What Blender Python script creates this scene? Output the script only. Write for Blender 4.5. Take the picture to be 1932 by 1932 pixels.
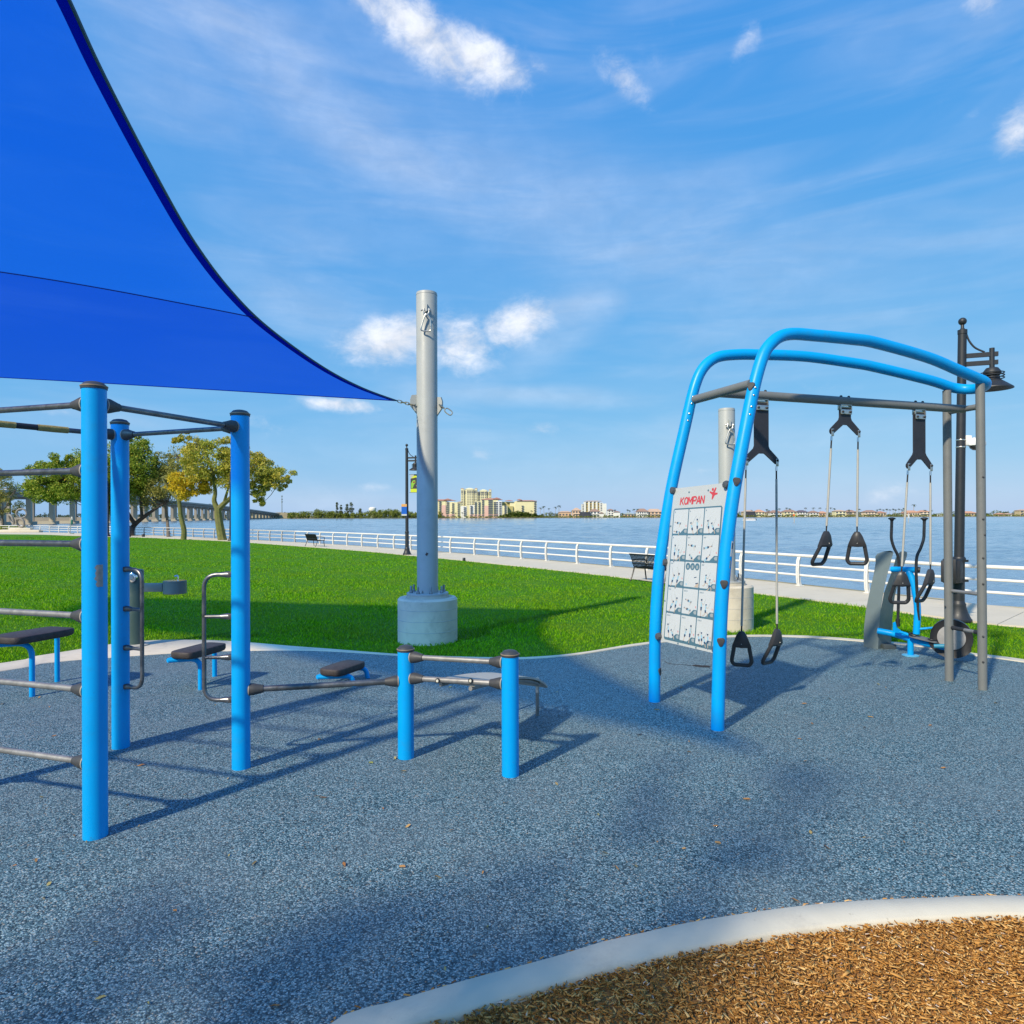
import bpy, bmesh, math, random
import numpy as np
from mathutils import Vector, Matrix
R = math.radians
for o in list(bpy.data.objects):
    bpy.data.objects.remove(o)
scene = bpy.context.scene
COL = scene.collection

# ------------------------------------------------------------------ camera
EYE, FOC, ROLL, HOR = 2.1, 1288.0, 0.003, 7.0        # eye height (m), focal length and horizon offset in units of the 1932-wide frame
cd = bpy.data.cameras.new('camera')
cd.sensor_width = 36.0; cd.lens = 24.0; cd.clip_start = 0.05; cd.clip_end = 12000
cd.shift_y = HOR / 1932.0
cam = bpy.data.objects.new('camera', cd); COL.objects.link(cam)
cam.matrix_world = Matrix.Translation((0, 0, EYE)) @ Matrix.Rotation(R(90), 4, 'X') @ Matrix.Rotation(-math.atan(ROLL), 4, 'Z')
scene.camera = cam

# ------------------------------------------------------------------ sun, sky, exposure
SUN_AZ, SUN_EL = 38.0, 38.0                            # direction in which shadows fall (from +Y towards +X), elevation
sdir = Vector((math.sin(R(SUN_AZ)) * math.cos(R(SUN_EL)), math.cos(R(SUN_AZ)) * math.cos(R(SUN_EL)), -math.sin(R(SUN_EL))))
sl = bpy.data.lights.new('sun', 'SUN'); sl.energy = 4.5; sl.angle = R(2.2); sl.color = (1.0, 0.89, 0.70)
so = bpy.data.objects.new('sun', sl); COL.objects.link(so)
so.rotation_euler = sdir.to_track_quat('-Z', 'Y').to_euler()
so.location = (-8, -10, 12)
scene.view_settings.view_transform = 'Standard'
scene.view_settings.look = 'None'
scene.view_settings.exposure = 0.2
scene.view_settings.gamma = 1.0
scene.view_settings.use_curve_mapping = False
scene.cycles.max_bounces = 6
scene.cycles.diffuse_bounces = 3
scene.cycles.glossy_bounces = 3
scene.cycles.transmission_bounces = 4
scene.cycles.transparent_max_bounces = 8
scene.cycles.caustics_reflective = False
scene.cycles.caustics_refractive = False
scene.cycles.use_denoising = True
try:
    scene.cycles.denoiser = 'OPENIMAGEDENOISE'
except Exception:
    pass

world = bpy.data.worlds.new('World'); scene.world = world; world.use_nodes = True

class NT:
    """small helper to wire shader nodes"""
    def __init__(s, tree):
        s.t = tree; s.n = tree.nodes; s.l = tree.links
    def node(s, typ, **kw):
        n = s.n.new(typ)
        for k, v in kw.items():
            setattr(n, k, v)
        return n
    def link(s, a, b):
        s.l.new(a, b)
    def put(s, sock, v):
        if hasattr(v, 'node'):
            s.l.new(v, sock)
        else:
            sock.default_value = v
    def math(s, op, a, b=0.0, c=None, clamp=False):
        n = s.n.new('ShaderNodeMath'); n.operation = op; n.use_clamp = clamp
        s.put(n.inputs[0], a); s.put(n.inputs[1], b)
        if c is not None:
            s.put(n.inputs[2], c)
        return n.outputs[0]
    def mix(s, fac, a, b, typ='MIX'):
        n = s.n.new('ShaderNodeMix'); n.data_type = 'RGBA'; n.blend_type = typ
        s.put(n.inputs[0], fac); s.put(n.inputs[6], a); s.put(n.inputs[7], b)
        return n.outputs[2]
    def ramp(s, fac, stops, interp='LINEAR'):
        n = s.n.new('ShaderNodeValToRGB'); n.color_ramp.interpolation = interp
        cr = n.color_ramp
        while len(cr.elements) < len(stops):
            cr.elements.new(0.5)
        for e, (p, c) in zip(cr.elements, stops):
            e.position = p
            e.color = (c, c, c, 1) if isinstance(c, (int, float)) else (*c, 1)
        s.put(n.inputs[0], fac)
        return n.outputs[0]
    def noise(s, vec, scale, detail=4.0, rough=0.55, dist=0.0, dim='3D'):
        n = s.n.new('ShaderNodeTexNoise'); n.noise_dimensions = dim
        n.inputs['Scale'].default_value = scale; n.inputs['Detail'].default_value = detail
        n.inputs['Roughness'].default_value = rough; n.inputs['Distortion'].default_value = dist
        if vec is not None:
            s.l.new(vec, n.inputs['Vector'])
        return n.outputs[0]
    def maprange(s, v, a, b, c=0.0, d=1.0, smooth=True):
        n = s.n.new('ShaderNodeMapRange'); n.interpolation_type = 'SMOOTHSTEP' if smooth else 'LINEAR'
        s.put(n.inputs[0], v); n.inputs[1].default_value = a; n.inputs[2].default_value = b
        n.inputs[3].default_value = c; n.inputs[4].default_value = d
        return n.outputs[0]

def build_sky():
    t = NT(world.node_tree); t.n.clear()
    out = t.node('ShaderNodeOutputWorld'); bg = t.node('ShaderNodeBackground')
    t.link(bg.outputs[0], out.inputs[0])
    sky = t.node('ShaderNodeTexSky'); sky.sky_type = 'NISHITA'; sky.sun_disc = False
    sky.sun_elevation = R(SUN_EL); sky.sun_rotation = R(180 + SUN_AZ)
    sky.air_density = 1.0; sky.dust_density = 0.25; sky.ozone_density = 1.2; sky.altitude = 5
    sc = t.node('ShaderNodeSeparateColor'); t.link(sky.outputs[0], sc.inputs[0]); cc = t.node('ShaderNodeCombineColor')
    for i, (a, p) in enumerate(((0.42, 0.86), (0.605, 0.39), (0.85, 0.085))):          # clear saturated subtropical blue, one curve per channel for the whole sky
        t.link(t.math('MULTIPLY', t.math('POWER', t.math('MULTIPLY', sc.outputs[i], 0.111), p), a / 0.111), cc.inputs[i])
    col = cc.outputs[0]
    tc = t.node('ShaderNodeTexCoord'); d = tc.outputs['Generated']
    sp = t.node('ShaderNodeSeparateXYZ'); t.link(d, sp.inputs[0])
    x, y, z = sp.outputs
    az = t.math('ARCTAN2', x, y)
    el = t.math('ARCSINE', z)
    cb = t.node('ShaderNodeCombineXYZ'); t.link(az, cb.inputs[0]); t.link(el, cb.inputs[1])
    def mapped(rot, sx, sy, off=0.0):
        m = t.node('ShaderNodeMapping'); t.link(cb.outputs[0], m.inputs[0])
        m.inputs['Rotation'].default_value = (0, 0, rot); m.inputs['Scale'].default_value = (sx, sy, 1); m.inputs['Location'].default_value = (off, off * 0.7, 0)
        return m.outputs[0]
    n_str = t.noise(mapped(R(22), 1.1, 6.5, 3.1), 2.2, 4, 0.58, 0.6)      # high streaky veil
    n_fib = t.noise(mapped(R(20), 3.0, 14.0, 7.7), 3.0, 5, 0.62, 0.8)
    n_puf = t.noise(mapped(0, 1.0, 1.35, 1.3), 17.0, 5, 0.6, 0.35)
    n_edge = t.noise(mapped(R(15), 1.0, 1.8, 5.0), 42.0, 4, 0.65, 0.5)
    veil = t.maprange(n_str, 0.36, 0.80, 0.0, 0.20)
    veil = t.math('MULTIPLY', veil, t.maprange(n_fib, 0.1, 0.85, 0.75, 1.0))
    veil = t.math('MULTIPLY', veil, t.maprange(el, 0.02, 0.18, 0.25, 1.0))
    total = veil
    def mask(blobs):
        tot = None
        for u, v, ru, rv, ang, amp in blobs:
            a0 = math.atan2(u - 966, FOC); e0 = math.atan((973 - v) / FOC * math.cos(a0))
            m = t.node('ShaderNodeMapping'); m.vector_type = 'TEXTURE'; t.link(cb.outputs[0], m.inputs[0])
            m.inputs['Location'].default_value = (a0, e0, 0); m.inputs['Rotation'].default_value = (0, 0, -R(ang))
            m.inputs['Scale'].default_value = (ru / FOC * math.cos(a0), rv / FOC * math.cos(a0), 1)
            l = t.node('ShaderNodeVectorMath'); l.operation = 'LENGTH'; t.link(m.outputs[0], l.inputs[0])
            g = t.maprange(l.outputs['Value'], 0.0, 2.0, amp, 0.0)
            tot = g if tot is None else t.math('MAXIMUM', tot, g)
        return tot
    mp_, ms_ = mask(PUFFS), mask(STREAKS)
    np_ = t.math('ADD', t.math('MULTIPLY', n_puf, 0.6), t.math('MULTIPLY', n_edge, 0.4))
    puff = t.maprange(t.math('ADD', t.math('MULTIPLY', mp_, 0.66), t.math('SUBTRACT', np_, 0.52)), 0.13, 0.72, 0.0, 1.0)
    puff = t.math('MULTIPLY', puff, t.maprange(mp_, 0.05, 0.7, 0.0, 1.0))
    strk = t.math('MULTIPLY', t.maprange(ms_, 0.0, 1.0, 0.0, 0.42), t.maprange(n_fib, 0.15, 0.8, 0.6, 1.0))
    for f in (strk, puff):
        total = t.math('SUBTRACT', t.math('ADD', total, f), t.math('MULTIPLY', total, f))
    total = t.math('MINIMUM', total, 0.97)
    shade = t.maprange(n_puf, 0.3, 0.75, 0.78, 1.0)
    cw = t.node('ShaderNodeCombineColor')
    for i, k in enumerate((8.6, 9.0, 9.9)):
        t.link(t.math('MULTIPLY', shade, k), cw.inputs[i])
    fin = t.mix(total, col, cw.outputs[0])
    t.link(fin, bg.inputs[0]); bg.inputs[1].default_value = 0.1
PUFFS = [  # u, v, radii, angle (down to the right positive), amount
    (800, 62, 150, 42, 25, 0.92), (905, 108, 105, 38, 16, 0.92), (700, 8, 70, 22, 25, 0.75), (1010, 122, 45, 16, 20, 0.5), (1178, 150, 70, 27, 38, 0.62), (1238, 98, 55, 40, 20, 0.30), (1278, 52, 30, 18, 20, 0.30), (1415, 78, 48, 24, -30, 0.5), (748, 640, 105, 44, -10, 0.97), (868, 650, 85, 60, 10, 0.8), (975, 612, 85, 42, -20, 0.85), (1025, 810, 50, 15, 5, 0.6), (640, 762, 75, 16, 3, 0.85), (905, 855, 35, 14, 10, 0.5), (1925, 248, 42, 48, 10, 0.8), (1858, 5, 36, 30, 20, 0.65), (1775, 205, 32, 20, 0, 0.35), (1840, 215, 26, 14, -20, 0.35), (1650, 178, 25, 14, 0, 0.22), (1830, 300, 34, 12, -15, 0.3), (1560, 732, 85, 20, 2, 0.35), (1672, 932, 48, 20, -10, 0.55), (1735, 930, 50, 14, 0, 0.4), (705, 918, 40, 10, 0, 0.5), (500, 800, 60, 22, 15, 0.5), (110, 775, 40, 9, 0, 0.5), (1330, 890, 40, 10, 0, 0.4)]
STREAKS = [
    (1090, 585, 105, 46, -18, 0.62), (1040, 645, 120, 40, -32, 0.5), (1010, 746, 200, 20, 3, 0.6), (1780, 400, 70, 28, 12, 0.26), (1620, 430, 60, 12, 0, 0.3),
    (590, 945, 250, 34, 3, 0.55), (560, 565, 190, 60, 18, 0.5), (260, 790, 120, 26, 4, 0.45), (600, 185, 520, 75, 25, 0.62), (1060, 395, 620, 120, 18, 0.5), (1420, 500, 300, 70, 8, 0.34), (320, 70, 200, 150, 35, 0.42), (1620, 60, 60, 130, -60, 0.22),
    (1100, 880, 520, 70, 3, 0.36), (700, 420, 500, 110, 14, 0.3)]
build_sky()
world.cycles.sampling_method = 'MANUAL'; world.cycles.sample_map_resolution = 256

# ------------------------------------------------------------------ points of the place, read off the photograph
def ray(u, v):
    du, dv = u - 966.0, v - 966.0 - HOR
    return (du - ROLL * dv) / FOC, (dv + ROLL * du) / FOC
def G(u, v, z=0.0):
    a, b = ray(u, v); Y = (EYE - z) / b
    return Vector((a * Y, Y, z))
def P(u, v, Y):
    a, b = ray(u, v)
    return Vector((a * Y, Y, EYE - b * Y))
def online(u, v, A, B):
    """the point seen at (u, v) in the upright plane through the ground points A and B"""
    a, b = ray(u, v); D = B - A
    t = (a * A.y - A.x) / (D.x - a * D.y); Y = A.y + D.y * t
    return Vector((a * Y, Y, EYE - b * Y))

# ------------------------------------------------------------------ mesh collecting
def frame_of(d):
    d = d.normalized(); up = Vector((0, 0, 1)) if abs(d.z) < 0.95 else Vector((1, 0, 0))
    x = up.cross(d).normalized(); return x, d.cross(x).normalized(), d
def smooth_path(pts, n=8, closed=False):
    """Catmull-Rom through the given points"""
    pts = [Vector(p) for p in pts]; out = []; m = len(pts)
    for i in range(m - 1):
        p0 = pts[max(i - 1, 0)]; p1 = pts[i]; p2 = pts[i + 1]; p3 = pts[min(i + 2, m - 1)]
        for k in range(n):
            s = k / n
            out.append(0.5 * ((2 * p1) + (p2 - p0) * s + (2 * p0 - 5 * p1 + 4 * p2 - p3) * s * s + (3 * p1 - p0 - 3 * p2 + p3) * s ** 3))
    out.append(pts[-1]); return out
def fillet(pts, r, n=6):
    """polyline with rounded corners"""
    pts = [Vector(p) for p in pts]; out = [pts[0]]
    for i in range(1, len(pts) - 1):
        a = (pts[i - 1] - pts[i]); b = (pts[i + 1] - pts[i]); rr = min(r, a.length * 0.48, b.length * 0.48)
        p0 = pts[i] + a.normalized() * rr; p2 = pts[i] + b.normalized() * rr
        for k in range(n + 1):
            s = k / n; out.append((1 - s) ** 2 * p0 + 2 * s * (1 - s) * pts[i] + s * s * p2)
    out.append(pts[-1]); return out
class Geo:
    def __init__(s):
        s.v = []; s.f = []
    def add(s, v, f):
        o = len(s.v); s.v.extend([tuple(p) for p in v]); s.f.extend([tuple(i + o for i in q) for q in f]); return s
    def tube(s, pts, r, n=12, caps=True, sq=None):
        pts = [Vector(p) for p in pts]; m = len(pts)
        rr = r if isinstance(r, (list, tuple)) else [r] * m
        tang = []
        for i in range(m):
            d = (pts[min(i + 1, m - 1)] - pts[max(i - 1, 0)]); tang.append(d.normalized() if d.length > 1e-9 else Vector((0, 0, 1)))
        x, y, _ = frame_of(tang[0]); V = []
        for i in range(m):
            if i:
                x = (x - tang[i] * x.dot(tang[i])).normalized(); y = tang[i].cross(x)
            for k in range(n):
                a = 2 * math.pi * k / n; V.append(pts[i] + (x * math.cos(a) + y * math.sin(a)) * rr[i])
        F = [(i * n + k, i * n + (k + 1) % n, (i + 1) * n + (k + 1) % n, (i + 1) * n + k) for i in range(m - 1) for k in range(n)]
        if caps:
            F.append(tuple(range(n - 1, -1, -1))); F.append(tuple((m - 1) * n + k for k in range(n)))
        return s.add(V, F)
    def cyl(s, a, b, r, r2=None, n=16):
        return s.tube([a, b], [r, r if r2 is None else r2], n)
    def box(s, c, sz, M=None, bev=0.0):
        c = Vector(c); h = [q / 2 for q in sz]
        if bev > 0:
            bm = bmesh.new(); bmesh.ops.create_cube(bm, size=1.0)
            for v in bm.verts:
                v.co = Vector((v.co.x * sz[0], v.co.y * sz[1], v.co.z * sz[2]))
            bmesh.ops.bevel(bm, geom=list(bm.edges), offset=bev, segments=2, profile=0.5, affect='EDGES')
            bm.verts.index_update()
            V = [v.co.copy() for v in bm.verts]; F = [[v.index for v in f.verts] for f in bm.faces]; bm.free()
        else:
            V = [Vector((i * h[0], j * h[1], k * h[2])) for i in (-1, 1) for j in (-1, 1) for k in (-1, 1)]
            F = [(0, 1, 3, 2), (4, 6, 7, 5), (0, 4, 5, 1), (2, 3, 7, 6), (0, 2, 6, 4), (1, 5, 7, 3)]
        if M is not None:
            V = [M @ v for v in V]
        return s.add([v + c for v in V], F)
    def lathe(s, prof, c, n=24, M=None):
        """profile of (radius, height) turned about z at c"""
        c = Vector(c); V = []; F = []; m = len(prof)
        for r, h in prof:
            for k in range(n):
                a = 2 * math.pi * k / n; p = Vector((r * math.cos(a), r * math.sin(a), h)); V.append(c + (M @ p if M is not None else p))
        for i in range(m - 1):
            for k in range(n):
                F.append((i * n + k, i * n + (k + 1) % n, (i + 1) * n + (k + 1) % n, (i + 1) * n + k))
        if prof[0][0] > 1e-6: F.append(tuple(range(n - 1, -1, -1)))
        if prof[-1][0] > 1e-6: F.append(tuple((m - 1) * n + k for k in range(n)))
        return s.add(V, F)
    def prism(s, poly, vec):
        poly = [Vector(p) for p in poly]; vec = Vector(vec); m = len(poly)
        V = poly + [p + vec for p in poly]
        F = [tuple(range(m - 1, -1, -1)), tuple(range(m, 2 * m))] + [(i, (i + 1) % m, m + (i + 1) % m, m + i) for i in range(m)]
        return s.add(V, F)
    def sphere(s, c, r, n=12, sq=1.0):
        k = max(4, n // 2)
        return s.lathe([(max(1e-7, r * math.sin(math.pi * i / k)), -r * sq * math.cos(math.pi * i / k)) for i in range(k + 1)], c, n)
    def torus(s, c, ax, R0, r, n=24, m=8, sx=1.0):
        x, y, d = frame_of(Vector(ax)); c = Vector(c)
        pts = [c + (x * math.cos(2 * math.pi * k / n) * sx + y * math.sin(2 * math.pi * k / n)) * R0 for k in range(n + 1)]
        return s.tube(pts, r, m, caps=False)
BASE = {}
def mesh_obj(name, me, m, parent=None):
    o = bpy.data.objects.new(name, me); COL.objects.link(o)
    if m is not None and not me.materials:
        me.materials.append(m)
    if parent is not None:
        o.parent = parent
    return o
def build(name, g, m, parent=None, base=None, flat=False, ang=38):
    """link the collected shapes as one mesh object; vertices are given in world space"""
    b = Vector(base) if base is not None else (BASE[parent.name] if parent is not None else Vector((0, 0, 0)))
    me = bpy.data.meshes.new(name)
    me.from_pydata([(p[0] - b.x, p[1] - b.y, p[2] - b.z) for p in g.v], [], g.f)
    bm = bmesh.new(); bm.from_mesh(me); bmesh.ops.recalc_face_normals(bm, faces=list(bm.faces)); bm.to_mesh(me); bm.free()
    if not flat:
        me.shade_smooth(); me.set_sharp_from_angle(angle=R(ang))
    o = mesh_obj(name, me, m, parent)
    if parent is None:
        o.location = b
    BASE[o.name] = b
    return o
def thing(name, label, cat, loc, group=None):
    o = bpy.data.objects.new(name, None); COL.objects.link(o); o.location = loc; o.empty_display_size = 0.2
    BASE[o.name] = Vector(loc); o['label'] = label; o['category'] = cat
    if group: o['group'] = group
    return o
def tag(o, label=None, cat=None, group=None, kind=None):
    for k, v in (('label', label), ('category', cat), ('group', group), ('kind', kind)):
        if v: o[k] = v
    return o
def dup(o, parent=None):
    c = o.copy(); COL.objects.link(c); c.parent = parent
    BASE[c.name] = BASE.get(o.name, Vector((0, 0, 0)))
    for ch in list(o.children):
        dup(ch, c)
    return c

# ------------------------------------------------------------------ materials
MATS = {}
def mat(name, col, rough=0.5, metal=0.0, var=0.06, vscale=6.0, bump=0.0, bscale=80.0, spec=0.5, dirt=None, dirt_amt=0.0, dirt_scale=3.0, coat=0.0, speck=None):
    """plain surface: base colour with slow variation, optional stains and fine relief"""
    if name in MATS: return MATS[name]
    m = bpy.data.materials.new(name); m.use_nodes = True; t = NT(m.node_tree)
    p = t.n['Principled BSDF']; tc = t.node('ShaderNodeTexCoord'); ob = tc.outputs['Object']
    n1 = t.noise(ob, vscale, 5, 0.6)
    c1 = tuple(max(0, c * (1 - var)) for c in col); c2 = tuple(min(1, c * (1 + var)) for c in col)
    c = t.ramp(n1, [(0.3, c1), (0.7, c2)])
    if dirt:
        n2 = t.noise(ob, dirt_scale, 8, 0.7, 0.4)
        c = t.mix(t.maprange(n2, 0.5, 0.72, 0.0, dirt_amt), c, (*dirt, 1))
    if speck:                                   # small chips and spots of grime, denser in patches
        a_, sc_, col_ = speck
        sp_ = t.math('ADD', t.noise(ob, sc_, 5, 0.7), t.math('MULTIPLY', t.math('SUBTRACT', t.noise(ob, sc_ * 0.06, 3, 0.6), 0.5), 0.35))
        c = t.mix(t.maprange(sp_, 0.66, 0.74, 0.0, a_), c, (*col_, 1))
    t.link(c, p.inputs['Base Color'])
    n3 = t.noise(ob, vscale * 3, 4, 0.6)
    t.link(t.maprange(n3, 0.2, 0.8, max(0.02, rough - 0.08), min(1, rough + 0.08)), p.inputs['Roughness'])
    p.inputs['Metallic'].default_value = metal; p.inputs['Specular IOR Level'].default_value = spec
    p.inputs['Coat Weight'].default_value = coat
    if bump:
        b = t.node('ShaderNodeBump'); b.inputs['Strength'].default_value = bump; b.inputs['Distance'].default_value = 0.01
        t.link(t.noise(ob, bscale, 5, 0.6), b.inputs['Height']); t.link(b.outputs[0], p.inputs['Normal'])
    MATS[name] = m; return m
M_blue = mat('sky blue powder coat', (0.0, 0.335, 0.78), 0.38, var=0.05, vscale=2.0, bump=0.04, bscale=300, spec=0.28, dirt=(0.02, 0.27, 0.55), dirt_amt=0.45, dirt_scale=5, speck=(0.55, 38.0, (0.05, 0.10, 0.16)))
M_steel = mat('worn grey steel bar', (0.17, 0.17, 0.175), 0.34, metal=0.75, var=0.35, vscale=9, dirt=(0.06, 0.055, 0.055), dirt_amt=0.7, dirt_scale=14)
M_steel2 = mat('pale worn steel bar', (0.30, 0.29, 0.275), 0.45, metal=0.5, var=0.25, vscale=9, dirt=(0.15, 0.14, 0.13), dirt_amt=0.6, dirt_scale=12)
M_clamp = mat('dark grey cast clamp', (0.05, 0.05, 0.052), 0.55, var=0.15, bump=0.05)
M_cap = mat('charcoal plastic cap', (0.045, 0.05, 0.055), 0.5, var=0.15)
M_grey = mat('mid grey powder coat', (0.17, 0.175, 0.168), 0.48, var=0.05, bump=0.04, bscale=250, dirt=(0.1, 0.1, 0.1), dirt_amt=0.3)
M_pole = mat('pale grey galvanised paint', (0.37, 0.385, 0.37), 0.5, var=0.05, vscale=1.5, bump=0.03, bscale=120, dirt=(0.24, 0.26, 0.265), dirt_amt=0.5, dirt_scale=1.6, speck=(0.4, 22.0, (0.15, 0.14, 0.13)))
M_conc = mat('cast concrete footing', (0.62, 0.55, 0.43), 0.85, var=0.07, vscale=4, bump=0.25, bscale=60, dirt=(0.36, 0.32, 0.25), dirt_amt=0.55, dirt_scale=2.6, speck=(0.6, 20.0, (0.2, 0.18, 0.15)))
M_zinc = mat('zinc plated hardware', (0.55, 0.53, 0.48), 0.3, metal=0.85, var=0.15, vscale=30)
M_brass = mat('brassy shackle steel', (0.50, 0.44, 0.33), 0.3, metal=0.85, var=0.2, vscale=30)
M_black = mat('black moulded rubber', (0.018, 0.018, 0.02), 0.5, var=0.2, bump=0.06, bscale=120)
M_handle = mat('charcoal grip plastic', (0.03, 0.03, 0.032), 0.42, var=0.2, bump=0.03, bscale=150)
M_plate = mat('dark textured plate', (0.028, 0.028, 0.034), 0.55, var=0.2, bump=0.08, bscale=200)
M_sleeve = mat('grey cable sleeve', (0.40, 0.39, 0.35), 0.5, var=0.08, vscale=5)
M_hemcloth = None
M_rope = mat('black braided rope', (0.02, 0.02, 0.02), 0.7, var=0.3, bump=0.4, bscale=300)
M_lamp = mat('charcoal lamp paint', (0.020, 0.023, 0.029), 0.5, var=0.1, bump=0.03)
M_fount = mat('dark green fountain paint', (0.045, 0.085, 0.075), 0.4, var=0.08, vscale=3, dirt=(0.2, 0.21, 0.19), dirt_amt=0.25, dirt_scale=4)
M_fount2 = mat('grey green fountain arm', (0.10, 0.13, 0.13), 0.45, var=0.08)
M_chrome = mat('polished steel', (0.7, 0.7, 0.7), 0.12, metal=1.0, var=0.05)
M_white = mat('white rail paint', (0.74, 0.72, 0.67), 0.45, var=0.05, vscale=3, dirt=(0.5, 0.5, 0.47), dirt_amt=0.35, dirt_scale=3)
M_railshade = mat('tree shaded rail white', (0.5, 0.49, 0.47), 0.5, var=0.1, vscale=3)  # rail white greyed to paint in the shade of the trees
M_kerb = mat('pale smooth concrete', (0.60, 0.545, 0.435), 0.85, var=0.05, vscale=3.5, bump=0.12, bscale=90, dirt=(0.42, 0.385, 0.32), dirt_amt=0.7, dirt_scale=1.8, speck=(0.45, 30.0, (0.30, 0.26, 0.20)))
M_tapey = mat('frayed yellow grip tape', (0.34, 0.27, 0.09), 0.85, var=0.25, vscale=25, bump=0.5, bscale=120)
M_tapek = mat('black grip tape', (0.02, 0.022, 0.026), 0.6, var=0.2)
M_scuff = mat('bare scuffed metal', (0.30, 0.29, 0.28), 0.5, metal=0.4, var=0.2, vscale=30)
M_sign = mat('off white sign panel', (0.50, 0.52, 0.505), 0.3, var=0.02, coat=0.3)
M_cell = mat('white sign card', (0.56, 0.58, 0.575), 0.3, var=0.015, coat=0.3)
M_slate = mat('slate blue sign print', (0.075, 0.16, 0.21), 0.3, var=0.06, vscale=1.5, coat=0.3)
M_red = mat('red sign print', (0.56, 0.055, 0.065), 0.35, var=0.04)
M_navy = mat('navy sign print', (0.025, 0.06, 0.13), 0.4, var=0.1)
M_teal = mat('pale blue sign print', (0.30, 0.50, 0.60), 0.4, var=0.05)
M_skin = mat('beige sign print', (0.50, 0.40, 0.31), 0.4, var=0.05)
M_pink = mat('faded red sign print', (0.62, 0.28, 0.27), 0.4, var=0.05)
M_icon = mat('grey sign print', (0.32, 0.36, 0.37), 0.4, var=0.05)
# ------------------------------------------------------------------ the setting: ground sheets
def gline(uvs, pre=(), post=(), n=6):
    pts = [Vector((*p, 0)) for p in pre] + [G(*q) for q in uvs] + [Vector((*p, 0)) for p in post]
    return smooth_path(pts, n)
RUB_FAR = gline([(0, 1267), (80, 1252.5), (150, 1245), (210, 1241), (292, 1235), (380, 1230), (470, 1228), (560, 1227.5), (626, 1229.5), (700, 1234), (783, 1239.5), (880, 1243), (940, 1244.3), (989, 1243.8), (1050, 1240), (1109, 1233), (1198, 1219), (1290, 1208), (1370, 1202.8), (1432, 1201.2), (1500, 1202.5), (1556, 1205.5), (1628, 1211), (1731, 1220), (1828, 1236), (1932, 1250)],
                pre=[(-11.5, 3.0), (-9.6, 6.2)], post=[(8.6, 7.6), (10.2, 5.2), (10.8, 2.0)])
KERB_FAR = gline([(0, 1252.5), (55, 1241), (130, 1229), (207, 1216.5), (275, 1209.5), (337, 1208), (405, 1209), (470, 1213), (551, 1220), (626, 1225.5), (700, 1231.5), (783, 1237), (880, 1240.3), (940, 1241.5), (989, 1241.2), (1050, 1237.4), (1109, 1230.2), (1198, 1215.5), (1290, 1205), (1370, 1199.8), (1432, 1198.6), (1500, 1199.5), (1556, 1202.2), (1628, 1207.8), (1731, 1216.2), (1828, 1232), (1932, 1245)],
                 pre=[(-11.8, 3.0), (-9.95, 6.5)], post=[(8.75, 7.8), (10.35, 5.3), (10.95, 2.0)])
RUB_NEAR = gline([(626, 1931), (713, 1903), (788, 1879), (885, 1851), (950, 1834), (1047, 1808), (1128, 1782), (1200, 1766), (1282, 1747), (1401, 1727), (1521, 1711), (1640, 1701.5), (1760, 1697), (1932, 1693.5)],
                 pre=[(-1.6, 1.2), (-1.15, 2.2)], post=[(4.0, 3.62), (5.6, 3.2), (7.5, 2.0), (8.4, 0.5)])
KERB_NEAR = gline([(740, 1962), (853, 1923), (917, 1900), (1015, 1871), (1112, 1841), (1162, 1829), (1282, 1799), (1401, 1776), (1501, 1760), (1600, 1748.5), (1680, 1741), (1800, 1734), (1932, 1729.5)],
                  pre=[(-1.4, 1.2), (-1.0, 2.0)], post=[(4.0, 3.42), (5.5, 3.0), (7.3, 1.85), (8.2, 0.5)])
LAWN_EDGE = gline([(0, 1007.7), (140, 1010.7), (286, 1014.8), (400, 1019.5), (469, 1023.6), (572, 1031), (689, 1040), (768, 1047.5), (829, 1053), (962, 1066.5), (1109, 1082), (1189, 1091.5), (1422, 1118.5), (1634, 1144.5), (1932, 1183)],
                  pre=[(-110, 92)], post=[(15.5, 9.0), (18.5, 3.0)])
PATH_OUT = gline([(0, 1003.6), (131, 1005.6), (291, 1010.3), (406, 1015.5), (489, 1019.5), (559, 1023.3), (632, 1027.5), (686, 1031), (779, 1037.8), (900, 1046.8), (1035, 1058), (1157, 1069.2), (1290, 1081.5), (1404, 1092.5), (1512, 1104.5), (1642, 1118.5), (1780, 1133), (1932, 1149)],
                 pre=[(-110, 105)], post=[(19.5, 10.5), (24.0, 3.0)])
def poly_mesh(name, ring, z, m, kind='structure'):
    bm = bmesh.new(); vs = [bm.verts.new((p[0], p[1], z)) for p in ring]
    f = bm.faces.new(vs); bmesh.ops.triangulate(bm, faces=[f]); bmesh.ops.recalc_face_normals(bm, faces=list(bm.faces))
    if bm.faces and sum(q.normal.z for q in bm.faces) < 0:
        bmesh.ops.reverse_faces(bm, faces=list(bm.faces))
    me = bpy.data.meshes.new(name); bm.to_mesh(me); bm.free()
    o = mesh_obj(name, me, m); BASE[o.name] = Vector((0, 0, 0)); tag(o, kind=kind); return o
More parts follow.
